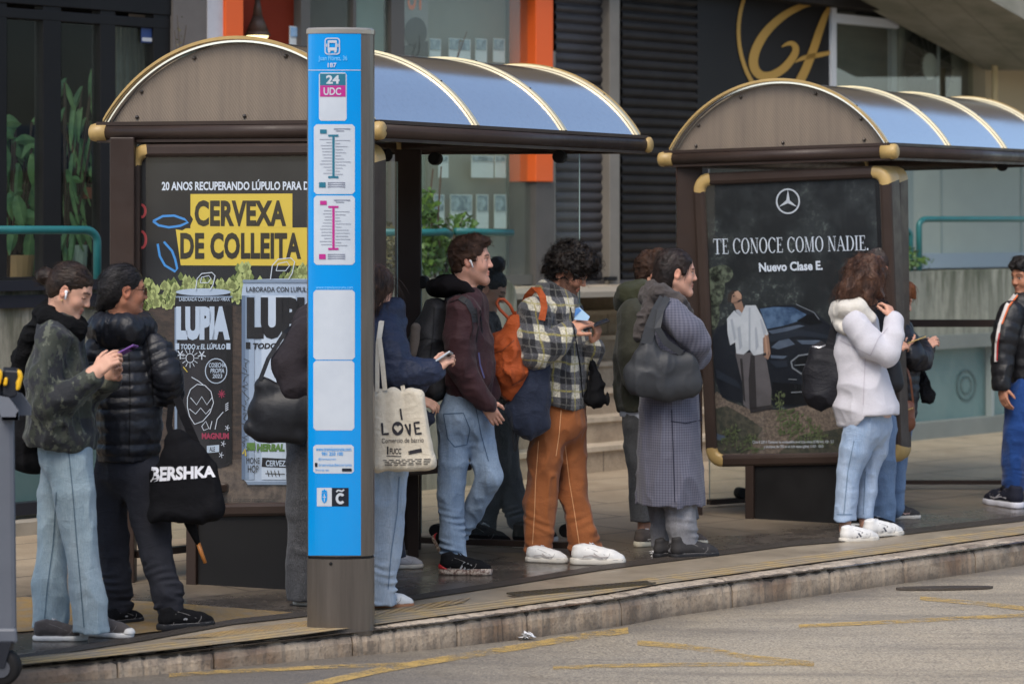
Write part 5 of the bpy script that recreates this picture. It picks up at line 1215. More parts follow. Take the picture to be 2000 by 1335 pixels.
b = MB(); b.tube([wc + Vector((0, -.034, 0)), wc + Vector((0, .034, 0))], 0.035, 16); b.build("rim", mat("wheel_grey", C(70, 72, 78), 0.4), wh)
b = MB(); b.prism([at(-12, 1250, YB) + Vector((0, -.04, 0)), at(26, 1250, YB) + Vector((0, -.04, 0)), at(12, 1300, YB) + Vector((0, -.04, 0)), at(-2, 1300, YB) + Vector((0, -.04, 0))], (0, .08, 0)); b.build("castor_fork", mbk, BIN)
# ================================================================== FIGURES: distance-field sculpting
_rng = np.random.default_rng(5)
_LAT = _rng.random((32, 32, 32)).astype(np.float32)
def vnoise(P):
    P = P + 57.3; i = np.floor(P).astype(np.int64); f = (P - i).astype(np.float32); f = f * f * (3 - 2 * f); i &= 31; j = (i + 1) & 31
    x0, y0, z0 = i.T; x1, y1, z1 = j.T; fx, fy, fz = f.T
    a = _LAT[x0, y0, z0] * (1 - fx) + _LAT[x1, y0, z0] * fx; b = _LAT[x0, y1, z0] * (1 - fx) + _LAT[x1, y1, z0] * fx
    c = _LAT[x0, y0, z1] * (1 - fx) + _LAT[x1, y0, z1] * fx; d = _LAT[x0, y1, z1] * (1 - fx) + _LAT[x1, y1, z1] * fx
    return (a * (1 - fy) + b * fy) * (1 - fz) + (c * (1 - fy) + d * fy) * fz
class Prim:
    __slots__ = ("lo", "hi", "f", "k", "op")
    def __init__(s, lo, hi, f, k=0.02, op='u'): s.lo = np.array(lo, float); s.hi = np.array(hi, float); s.f = f; s.k = k; s.op = op
def cone(a, b, ra, rb, e=1.0, k=0.02, op='u', quilt=None, s0=0.0, ring=None):
    """tapered capsule; e stretches the section in depth (Y)"""
    a = np.array(a, float); b = np.array(b, float); r = max(ra, rb) + 0.012
    lo = np.minimum(a, b) - (r, r * max(1, e), r); hi = np.maximum(a, b) + (r, r * max(1, e), r)
    A = a.copy(); B = b.copy(); A[1] /= e; B[1] /= e; D = B - A; dd = float(D @ D) + 1e-12; Ln = float(np.linalg.norm(b - a))
    def f(X, Y, Z):
        Y = Y / e
        t = np.clip(((X - A[0]) * D[0] + (Y - A[1]) * D[1] + (Z - A[2]) * D[2]) / dd, 0, 1)
        d = np.sqrt((X - A[0] - t * D[0]) ** 2 + (Y - A[1] - t * D[1]) ** 2 + (Z - A[2] - t * D[2]) ** 2) - (ra + (rb - ra) * t)
        if quilt: d = d - quilt[1] * (np.abs(np.sin(math.pi * (s0 + t * Ln) / quilt[0])) ** 0.6 - 0.6)
        if ring: d = d - (ring[0] + (ring[1] - ring[0]) * t) * np.sin(2 * math.pi * (s0 + t * Ln) / ring[2] + 2.6 * np.sin(16 * X + 5 * Z) + 2.2 * np.sin(19 * Y - 7 * X)) * np.clip(.45 + .8 * np.sin(23 * X + 31 * Z + 11 * Y), 0, 1.2)
        return d
    return Prim(lo, hi, f, k, op)
def ell(c, r, R=None, k=0.015, op='u'):
    c = np.array(c, float); r = np.array(r, float); R = np.eye(3) if R is None else np.array(R); ext = np.sqrt(((R * r) ** 2).sum(1)) + 0.002
    rm = r.min()
    def f(X, Y, Z):
        dx, dy, dz = X - c[0], Y - c[1], Z - c[2]
        u = (dx * R[0, 0] + dy * R[1, 0] + dz * R[2, 0]) / r[0]; v = (dx * R[0, 1] + dy * R[1, 1] + dz * R[2, 1]) / r[1]; w = (dx * R[0, 2] + dy * R[1, 2] + dz * R[2, 2]) / r[2]
        q = np.sqrt(u * u + v * v + w * w); g = np.sqrt((u / r[0]) ** 2 + (v / r[1]) ** 2 + (w / r[2]) ** 2) + 1e-9
        return q * (q - 1.0) / g
    return Prim(c - ext, c + ext, f, k, op)
def rbox(c, h, R=None, rad=0.01, k=0.01, op='u'):
    c = np.array(c, float); h = np.array(h, float); R = np.eye(3) if R is None else np.array(R); ext = (np.abs(R) * h).sum(1) + rad
    def f(X, Y, Z):
        dx, dy, dz = X - c[0], Y - c[1], Z - c[2]; q = []
        for i in range(3): q.append(np.abs(dx * R[0, i] + dy * R[1, i] + dz * R[2, i]) - h[i] + rad)
        return np.sqrt(np.maximum(q[0], 0) ** 2 + np.maximum(q[1], 0) ** 2 + np.maximum(q[2], 0) ** 2) + np.minimum(np.maximum(np.maximum(q[0], q[1]), q[2]), 0) - rad
    return Prim(c - ext, c + ext, f, k, op)
def cut(p, n, k=0.004):
    """keep the side the normal points away from"""
    p = np.array(p, float); n = np.array(n, float); n /= np.linalg.norm(n)
    return Prim((-1e3,) * 3, (1e3,) * 3, lambda X, Y, Z: (X - p[0]) * n[0] + (Y - p[1]) * n[1] + (Z - p[2]) * n[2], k, 'i')
def sculpt(prims, h, folds=None, pad=0.03, seed=0, zq=None):
    us = [p for p in prims if p.op == 'u']
    lo = np.min([p.lo for p in us], 0) - pad; hi = np.max([p.hi for p in us], 0) + pad
    n = np.ceil((hi - lo) / h).astype(int) + 1
    D = np.full(n, 0.5, np.float32); ax = [(lo[i] + h * np.arange(n[i])).astype(np.float32) for i in range(3)]
    for p in prims:
        m = p.k + 3 * h
        i0 = np.clip(np.floor((p.lo - m - lo) / h).astype(int), 0, n - 1); i1 = np.clip(np.ceil((p.hi + m - lo) / h).astype(int) + 1, 1, n)
        if np.any(i1 <= i0): continue
        sl = tuple(slice(i0[i], i1[i]) for i in range(3))
        d = p.f(ax[0][sl[0]][:, None, None], ax[1][sl[1]][None, :, None], ax[2][sl[2]][None, None, :]).astype(np.float32)
        a = D[sl]; k = max(p.k, 1e-4)
        if p.op == 'u':
            q = np.maximum(k - np.abs(a - d), 0) / k; D[sl] = np.minimum(a, d) - q * q * k * 0.25
        elif p.op == 's':
            d = -d; q = np.maximum(k - np.abs(a - d), 0) / k; D[sl] = np.maximum(a, d) + q * q * k * 0.25
        else:
            q = np.maximum(k - np.abs(a - d), 0) / k; D[sl] = np.maximum(a, d) + q * q * k * 0.25
    if folds or zq:
        idx = np.nonzero(np.abs(D) < 0.05); P = np.stack([ax[i][idx[i]] for i in range(3)], 1); add = np.zeros(len(P), np.float32)
        for amp, fr, ridged in folds or ():
            v = vnoise(P * np.array(fr) + seed * 7.7)
            w = vnoise(P * np.array(fr) * 0.45 + seed * 3.1 + 11)
            if ridged: v = (1 - np.abs(2 * v - 1)) ** 2.2 * 2.2 - 0.75
            else: v = 2 * v - 1
            add += amp * v * (0.4 + 1.2 * w)
        if zq: add += zq[1] * (np.abs(np.sin(math.pi * (P[:, 2] + zq[2] * P[:, 0]) / zq[0])) ** 0.6 - 0.6)
        D[idx] -= add
    return nets(D, lo, h)
def nets(D, lo, h):
    S = D < 0; n = np.array(D.shape); cs = n - 1
    pid = []; pts = []; edges = []
    for a in range(3):
        s0 = [slice(None)] * 3; s1 = [slice(None)] * 3; s0[a] = slice(0, -1); s1[a] = slice(1, None)
        I = np.nonzero(S[tuple(s0)] != S[tuple(s1)]); I = np.stack(I, 1)
        J = I.copy(); J[:, a] += 1
        va = D[I[:, 0], I[:, 1], I[:, 2]]; vb = D[J[:, 0], J[:, 1], J[:, 2]]; t = va / (va - vb)
        P = I.astype(np.float64); P[:, a] += t
        b, c = (a + 1) % 3, (a + 2) % 3
        ok = (I[:, b] > 0) & (I[:, c] > 0) & (I[:, b] < cs[b]) & (I[:, c] < cs[c])
        I, P, va = I[ok], P[ok], va[ok]
        q = []
        for db, dc in ((0, 0), (-1, 0), (-1, -1), (0, -1)):
            K = I.copy(); K[:, b] += db; K[:, c] += dc; cid = (K[:, 0] * cs[1] + K[:, 1]) * cs[2] + K[:, 2]; q.append(cid); pid.append(cid); pts.append(P)
        q = np.stack(q, 1); fl = va >= 0; q[fl] = q[fl][:, ::-1]; edges.append(q)
    cid = np.concatenate(pid); P = np.concatenate(pts); u, inv = np.unique(cid, return_inverse=True)
    cnt = np.bincount(inv, minlength=len(u)); V = np.stack([np.bincount(inv, P[:, i], len(u)) / cnt for i in range(3)], 1)
    Fq = np.searchsorted(u, np.concatenate(edges))
    return lo + V * h, Fq
def bvh(*meshes):
    V = []; Fc = []
    for v, f in meshes:
        n = len(V); V += [tuple(p) for p in v]; Fc += [tuple(int(i) + n for i in q) for q in f]
    return BVHTree.FromPolygons(V, Fc)
def onto(B, off=0.003, Y=None):
    """drop photo pixels on a sculpted surface (used for seams, stripes and lettering that lie on it)"""
    last = [Y or 12.0]
    def f(px, py):
        d = Vector(((px - CX) / F, 1.0, -(py - HZ) / F)).normalized(); o = Vector((0, 0, EYE))
        h_, nrm, i, dist = B.ray_cast(o, d)
        if h_ is None: return at(px, py, last[0])
        last[0] = h_.y; return h_ - d * off
    return f
def nsub(pts, step=6.0):
    out = [pts[0]]
    for a, b in zip(pts[:-1], pts[1:]):
        k = max(1, int(math.hypot(b[0] - a[0], b[1] - a[1]) / step))
        out += [(a[0] + (b[0] - a[0]) * i / k, a[1] + (b[1] - a[1]) * i / k) for i in range(1, k + 1)]
    return out

# ------------------------------------------------------------------ clothes materials
def cloth(name, c1, c2=None, rough=0.85, sc=6.0, bump=0.35, sheen=0.15, weave=260, ct=0.25, spec=None):
    c2 = c2 or tuple(v * 0.72 for v in c1)
    m = mat(name, c1, rough, sheen=sheen if max(c1) > .04 else 0, spec=spec or (0.25 if max(c1) > .03 else 0.12))
    if m.get("done"): return m
    m["done"] = 1; nt = m.node_tree; p = nt.nodes["Principled BSDF"]; co, x, y, z = coords(nt)
    n1 = nz(nt, co, sc, 6, 0.65); n2 = nz(nt, co, weave, 2); n3 = nz(nt, co, 28, 5, 0.6)
    c = mixc(nt, mapr(nt, n1, 0.5 - ct, 0.5 + ct), c1, c2); c = mixc(nt, mapr(nt, n2, 0.35, 0.7, 0, 0.3), c, tuple(v * 0.55 for v in c1))
    nt.links.new(c, p.inputs["Base Color"]); bumpn(nt, mth(nt, 'ADD', mth(nt, 'ADD', n3, mth(nt, 'MULTIPLY', n2, .25)), wrinkle(nt, co)), bump * 1.0, 0.013, p)
    return m
def wrinkle(nt, co, sc=6.5, k=0.9):
    mp = nt.nodes.new("ShaderNodeMapping"); mp.inputs["Rotation"].default_value = (.5, .6, .4); mp.inputs["Scale"].default_value = (1, 1, 1.9); nt.links.new(co, mp.inputs[0])
    n = nt.nodes.new("ShaderNodeTexNoise"); n.inputs["Scale"].default_value = sc; n.inputs["Detail"].default_value = 2.5; n.inputs["Distortion"].default_value = 0.9; nt.links.new(mp.outputs[0], n.inputs["Vector"])
    r = mth(nt, 'ABSOLUTE', mth(nt, 'SUBTRACT', n.outputs[0], .5)); return mth(nt, 'MULTIPLY', mth(nt, 'POWER', r, .6), k * -1.0)
def denim(name, c1, c2, sc=3.2):
    m = mat(name, c1, 0.85, sheen=0.1, spec=0.2)
    if m.get("done"): return m
    m["done"] = 1; nt = m.node_tree; p = nt.nodes["Principled BSDF"]; co, x, y, z = coords(nt)
    mp = nt.nodes.new("ShaderNodeMapping"); mp.inputs["Scale"].default_value = (1.6, 1.6, 0.6); nt.links.new(co, mp.inputs[0])
    n1 = nz(nt, mp.outputs[0], sc, 4, 0.55); n2 = nz(nt, co, 420, 2); n3 = nz(nt, co, 22, 6, 0.65)
    mp2 = nt.nodes.new("ShaderNodeMapping"); mp2.inputs["Scale"].default_value = (300, 300, 18); nt.links.new(co, mp2.inputs[0]); n4 = nz(nt, mp2.outputs[0], 1, 2)
    c = mixc(nt, mapr(nt, n1, 0.34, 0.66), c1, c2); c = mixc(nt, mapr(nt, n3, 0.5, 0.75, 0, 0.35), c, c2)
    c = mixc(nt, mapr(nt, n4, 0.35, 0.65, 0, 0.3), c, tuple(v * 0.5 for v in c1)); c = mixc(nt, mapr(nt, n2, 0.4, 0.7, 0, 0.2), c, (0.7, 0.72, 0.75))
    nt.links.new(c, p.inputs["Base Color"]); bumpn(nt, mth(nt, 'ADD', mth(nt, 'ADD', n3, mth(nt, 'MULTIPLY', n2, .2)), wrinkle(nt, co, 7.5, .8)), 0.38, 0.013, p)
    return m
def hairmat(name, c1, c2, rough=0.42):
    m = mat(name, c1, rough, spec=0.22)
    if m.get("done"): return m
    m["done"] = 1; nt = m.node_tree; p = nt.nodes["Principled BSDF"]; co, x, y, z = coords(nt)
    mp = nt.nodes.new("ShaderNodeMapping"); mp.inputs["Scale"].default_value = (60, 190, 190); nt.links.new(co, mp.inputs[0])
    n1 = nz(nt, mp.outputs[0], 1.0, 4, 0.6); n2 = nz(nt, co, 18, 4)
    nt.links.new(mixc(nt, mapr(nt, n1, .3, .7), c1, mixc(nt, mapr(nt, n2, .35, .65), c2, tuple(v * .5 for v in c1))), p.inputs["Base Color"]); bumpn(nt, n1, 0.6, 0.006, p)
    return m
SKIN = mat("skin", C(200, 150, 125), 0.55, attr="col", sss=0.05, spec=0.3, bump=(120, 0.2, 0.002))

# ------------------------------------------------------------------ head, hand, shoe
class Head:
    def __init__(s, c, yaw=0, pitch=0, roll=0, size=1.0):
        """yaw 0 looks along +X; positive turns towards the camera; pitch positive looks down"""
        s.c = np.array(c, float); s.s = size
        y, p, r = map(math.radians, (yaw, pitch, roll))
        f = np.array((math.cos(y) * math.cos(p), -math.sin(y) * math.cos(p), -math.sin(p)))
        l = np.array((math.sin(y), math.cos(y), 0.0)); u = np.cross(f, l)
        l2 = l * math.cos(r) + u * math.sin(r); u2 = -l * math.sin(r) + u * math.cos(r)
        s.R = np.stack([f, l2, u2], 1)
    def w(s, x, y, z): return s.c + s.R @ (np.array((x, y, z)) * s.s)
    def ell(s, c, r, k=0.012, op='u'): return ell(s.w(*c), np.array(r) * s.s, s.R, k * s.s, op)
    def cone(s, a, b, ra, rb, k=0.012, op='u'): return cone(s.w(*a), s.w(*b), ra * s.s, rb * s.s, 1.0, k * s.s, op)
    def cut(s, p, n): return cut(s.w(*p), s.R @ np.array(n, float))
    def loc(s, V): return (V - s.c) @ s.R / s.s
    def prims(s, male=False, nose=1.0):
        P = [s.ell((-0.012, 0, 0.036), (0.098, 0.076, 0.088)), s.ell((0.030, 0, -0.028), (0.056, 0.060, 0.086), 0.03),
             s.ell((-0.04, 0, 0.0), (0.066, 0.066, 0.07), 0.03)]
        for q in (-1, 1):
            P += [s.cone((-0.012, q * .052, -0.05), (0.064, q * .014, -0.108), 0.019, 0.017 if not male else 0.019, 0.03),
                  s.ell((0.056, q * .034, -0.032), (0.024, 0.024, 0.024), 0.02), s.cone((0.072, q * .036, 0.022), (0.083, q * .008, 0.018), 0.010, 0.010, 0.018)]
        P += [s.ell((0.072, 0, -0.106), (0.017, 0.019, 0.016), 0.02),
              s.cone((0.083, 0, 0.012), (0.1015 * nose, 0, -0.031), 0.0075, 0.0105, 0.012), s.ell((0.094, .010, -0.034), (0.011, 0.008, 0.008), 0.006), s.ell((0.094, -.010, -0.034), (0.011, 0.008, 0.008), 0.006)]
        for q in (-1, 1): P.append(s.ell((0.093, q * .032, 0.000), (0.012, 0.017, 0.010), 0.014, 's'))
        for q in (-1, 1): P.append(s.ell((0.0735, q * .031, -0.001), (0.0125, 0.0135, 0.0115), 0.004))
        P += [s.ell((0.081, 0, -0.0615), (0.012, 0.020, 0.0065), 0.008), s.ell((0.079, 0, -0.0750), (0.012, 0.017, 0.0072), 0.008), s.ell((0.096, 0, -0.0682), (0.008, 0.017, 0.0014), 0.003, 's')]
        for q in (-1, 1):
            P += [s.ell((-0.008, q * .075, -0.006), (0.019, 0.009, 0.031), 0.006), s.ell((-0.010, q * .082, -0.002), (0.0105, 0.006, 0.018), 0.005, 's')]
        return P
    def colour(s, V, skin, brow, stubble=0.0, lips=None, lids=False, blush=0.10):
        L = s.loc(V); x, y, z = L.T; ay = np.abs(y); col = np.tile(np.array(skin), (len(V), 1)); inh = (np.abs(x) < .14) & (ay < .1) & (z > -.13) & (z < .14)
        def mixin(mask, c, f):
            f = np.asarray(f)[..., None] if not np.isscalar(f) else f
            col[mask] = col[mask] * (1 - f) + np.array(c) * f
        red = np.array(skin) * np.array((1.08, 0.72, 0.66))
        m = inh & (x > .03) & (z < .0) & (z > -.055) & (ay > .018); mixin(m, red, blush)
        m = inh & (x > .1) & (z < -.015); mixin(m, red, 0.18)
        m = inh & (ay > .073) & (np.abs(x + .01) < .03); mixin(m, red, 0.4)
        if stubble:
            st = np.clip((-.040 - z) / .02, 0, 1) * np.clip((x + .02) / .02, 0, 1); st = np.maximum(st, np.clip((.026 - np.abs(x - .012)) / .01, 0, 1) * np.clip((.012 - z) / .01, 0, 1) * (ay > .04)) * inh
            st *= ~((np.abs(z + .067) < .011) & (ay < .02) & (x > .07)); st *= (z > -.125)
            g = (0.75 + 0.5 * vnoise(V * 260))
            f = np.clip(st * stubble * g, 0, 1)[:, None]; col[:] = col * (1 - f) + np.array(brow) * f
        lp = np.array(lips if lips is not None else np.array(skin) * np.array((0.95, 0.55, 0.52)))
        m = inh & (x > .081) & (ay < .019) & (z > -.081) & (z < -.0560); mixin(m, lp, 0.6)
        m = inh & (x > .080) & (ay < .015) & (np.abs(z + .0682) < .002); mixin(m, lp * 0.4, 0.7)
        bz = .0245 - .004 * (np.clip((ay - .02) / .02, 0, 1.3) - .6) ** 2 * 2
        m = inh & (x > .045) & (ay > .012) & (ay < .050) & (np.abs(z - bz) < .0048); mixin(m, brow, 0.8)
        ey = np.sqrt((ay - .031) ** 2 / .0130 ** 2 + (z + .0015) ** 2 / .0046 ** 2); em = inh & (x > .06)
        if lids:
            m = em & (ey < 1.35); mixin(m, np.array(skin) * 0.8, 0.5)
            m = em & (np.abs(z + .0055) < .0024) & (np.abs(ay - .031) < .0165); mixin(m, np.array(brow) * 0.5, 0.9)
        else:
            m = em & (ey < 1.0); mixin(m, (0.42, 0.36, 0.33), 1.0)
            m = em & (np.sqrt((ay - .0315) ** 2 + (z + .001) ** 2) < .0058); mixin(m, (0.035, 0.022, 0.016), 1.0)
            m = em & (np.abs(z - .0062) < .0026) & (np.abs(ay - .031) < .0165); mixin(m, np.array(brow) * 0.5, 0.85)
        return np.clip(col, 0, 1)
def frame(d, up):
    d = np.array(d, float); d /= np.linalg.norm(d); up = np.array(up, float); up = up - d * (up @ d); up /= np.linalg.norm(up); return d, up, np.cross(up, d)
def hand(wrist, d, back, thumb=1, curl=(0.5, 0.55, 0.6, 0.7), tcurl=0.3, sc=1.0, spread=0.06):
    """wrist point, direction to the knuckles, back-of-hand normal; thumb=+1/-1 picks the side"""
    w = np.array(wrist, float); d, up, sd = frame(d, back); sd = sd * thumb; P = []
    P.append(cone(w - d * .02 * sc, w + d * .02 * sc, .026 * sc, .025 * sc, 1, .015))
    R = np.stack([d, sd, up], 1)
    P.append(ell(w + d * .052 * sc - up * .003, np.array((.050, .038, .0165)) * sc, R, .012))
    P.append(rbox(w + d * .055 * sc, np.array((.034, .036, .0125)) * sc, R, .011 * sc, .008))
    offs = (.029, .010, -.010, -.028); Ls = (.92, 1.02, .96, .78)
    for o, L, c in zip(offs, Ls, curl):
        p = w + d * (.086 - .10 * o * o * 30) * sc + sd * o * sc; a = 0.0; dd = d + sd * o * spread * 10
        dd = dd / np.linalg.norm(dd)
        for j, (l, r0, r1) in enumerate(((.042, .0092, .0084), (.026, .0083, .0076), (.021, .0075, .0062))):
            a += c * (0.9 if j == 0 else 1.0); v = dd * math.cos(a) - up * math.sin(a); q = p + v * l * L * sc
            P.append(cone(p, q, r0 * sc, r1 * sc, 1, .003)); p = q
    p = w + d * .022 * sc + sd * .028 * sc - up * .004; v = d * .72 + sd * .62 - up * .25; v /= np.linalg.norm(v)
    for j, (l, r0, r1) in enumerate(((.036, .0135, .011), (.030, .0105, .009), (.024, .009, .0072))):
        q = p + v * l * sc; P.append(cone(p, q, r0 * sc, r1 * sc, 1, .006)); p = q
        v = v + d * tcurl * .7 - sd * tcurl * .9 - up * tcurl * .5; v /= np.linalg.norm(v)
    return P
def shoe(parent, heel, toe, style, zup=0.0, lift=0.0, name="shoe"):
    """heel and toe: photo pixels of the ends of the sole on the ground; lift raises the heel"""
    h_ = gnd(*heel); t_ = gnd(*toe)
    if isinstance(lift, tuple):
        h_ = Vector(lift[0]); t_ = Vector(lift[1])
    d = t_ - h_; L = d.length; d.normalize(); sd = Vector((d.y, -d.x, 0)).normalized(); up = sd.cross(d) * -1
    if up.z < 0: up = -up
    k = L / 0.28
    Rm = np.stack([np.array(d), np.array(sd), np.array(up)], 1)
    o = np.array(h_)
    def W(x, y, z): return o + Rm @ (np.array((x, y, z)) * k)
    st = style; sh = st.get("sole", 0.028); hi = st.get("high", 0.085); wd = st.get("width", 1.0)
    P = []
    for (x0, z0, r0, x1, z1, r1) in ((.045, .050, .036, .10, .052, .036), (.10, .052, .036, .155, .045, .037), (.155, .045, .037, .205, .034, .036), (.205, .034, .036, .245, .026, .029)):
        P.append(cone(W(x0, 0, z0), W(x1, 0, z1), r0 * k * wd, r1 * k * wd, 1, .02))
    P.append(cone(W(.050, 0, .055), W(.046, 0, hi), .035 * k, .033 * k, 1, .015)); P.append(cone(W(.075, 0, .07), W(.12, 0, .072), .03 * k, .022 * k, 1, .02))
    V, Fq = sculpt(P + [cut(W(0, 0, sh * .7), Rm @ np.array((0, 0, -1.0))), cut(W(0, 0, hi + .008), Rm @ np.array((-.25, 0, 1.0)))], 0.0042)
    s_ = build(name, V, Fq, st["upper"], parent, smooth=True)
    # sole
    S = []
    for (x0, r0, x1, r1) in ((.040, .038, .12, .037), (.12, .037, .205, .042), (.205, .042, .240, .036)):
        S.append(cone(W(x0, 0, sh * .5), W(x1, 0, sh * .5), r0 * k * wd + .002, r1 * k * wd + .002, 1, .02))
    S += [cut(W(0, 0, sh), Rm @ np.array((0, 0, 1.0)), .006), cut(W(0, 0, 0.0), Rm @ np.array((-st.get("rock", 0.0), 0, -1.0)), .006)]
    V2, F2 = sculpt(S, 0.0042); so = build("sole", V2, F2, st["solem"], s_, smooth=True)
    if st.get("cap"):
        T = [ell(W(.246, 0, .024), np.array((.034, .036, .026)) * k, Rm, .01), cut(W(0, 0, sh * .6), Rm @ np.array((0, 0, -1.0))), cut(W(.232, 0, 0), Rm @ np.array((-1.0, 0, 0.15)))]
        V3, F3 = sculpt(T, 0.004); build("toe_cap", V3, F3, st["cap"], s_, smooth=True)
    if st.get("heelc"):
        T = [cone(W(.04, 0, .035), W(.085, 0, .033), .0405 * k, .038 * k, 1, .01), cut(W(0, 0, sh * .8), Rm @ np.array((0, 0, -1.0))), cut(W(0, 0, .058), Rm @ np.array((.5, 0, 1.0)))]
        V3, F3 = sculpt(T, 0.0045); build("heel_counter", V3, F3, st["heelc"], s_, smooth=True)
    if st.get("lace"):
        b = MB()
        for i in range(5):
            x = .108 + .017 * i; z = .094 - .0085 * i - (.002 * i if i > 2 else 0)
            w_ = .020 + .002 * i
            b.tube([W(x, -w_, z - .016), W(x + .004, -w_ * .5, z - .002), W(x + .006, 0, z + .001), W(x + .004, w_ * .5, z - .002), W(x, w_, z - .016)], .0036 * k, 5)
            b.tube([W(x, -w_ * .8, z - .009), W(x + .015, w_ * .7, z - .012)], .0032 * k, 5)
        b.tube([W(.104, 0, .100), W(.098, -.02, .105), W(.106, -.036, .088), W(.118, -.03, .078)], .0032 * k, 5); b.tube([W(.104, 0, .100), W(.112, -.014, .104), W(.128, -.03, .086)], .0032 * k, 5)
        b.build("shoe_lace", st["lace"], s_, smooth=True)
    BB = bvh((V, Fq), (V2, F2))
    side = -1 if sd.y > 0 else 1
    def deco(name, m, segs, w):
        """stripes on the side that faces the street, given in shoe lengths (x, z)"""
        b = MB()
        for sg in segs:
            P_ = []
            for (x, z) in nsub([(q[0] * 280, q[1] * 280) for q in sg], 8):
                q = Vector(W(x / 280, 0, z / 280)); ro = q + sd * side * .2; hh, nn, ii, dd = BB.ray_cast(ro, -sd * side)
                P_.append((hh if hh else q + sd * side * .035 * k) + sd * side * .0015)
            for a, c_ in zip(P_[:-1], P_[1:]):
                t = (c_ - a).normalized(); n_ = t.cross(sd).normalized() * w * k; b.add([a - n_, c_ - n_, c_ + n_, a + n_], [(0, 1, 2, 3)])
        b.build(name, m, s_)
    if st.get("stripes"): deco("stripe", st["stripes"], [((.118, .030), (.142, .068)), ((.138, .030), (.160, .062)), ((.158, .030), (.176, .055))], .0042)
    if st.get("swoop"): deco("stripe", st["swoop"], [((.07, .045), (.11, .050), (.15, .040), (.19, .042)), ((.12, .06), (.14, .046), (.165, .034))], .0028)
    if st.get("emblem"): deco("logo", st["emblem"], [((.100, .036), (.112, .062), (.128, .040), (.142, .066))], .0045)
    deco("seam", st.get("seam") or mat("seam_grey", C(128, 124, 122), .8), [((.020, .030), (.10, .031), (.18, .030), (.265, .027)), ((.178, .030), (.196, .046), (.20, .060)), ((.066, .032), (.078, .078)), ((.088, .086), (.13, .072), (.175, .052))], .0011)
    if st.get("dot"): deco("logo", st["dot"], [((.112, .05), (.124, .054), (.130, .048))], .004)
    return s_

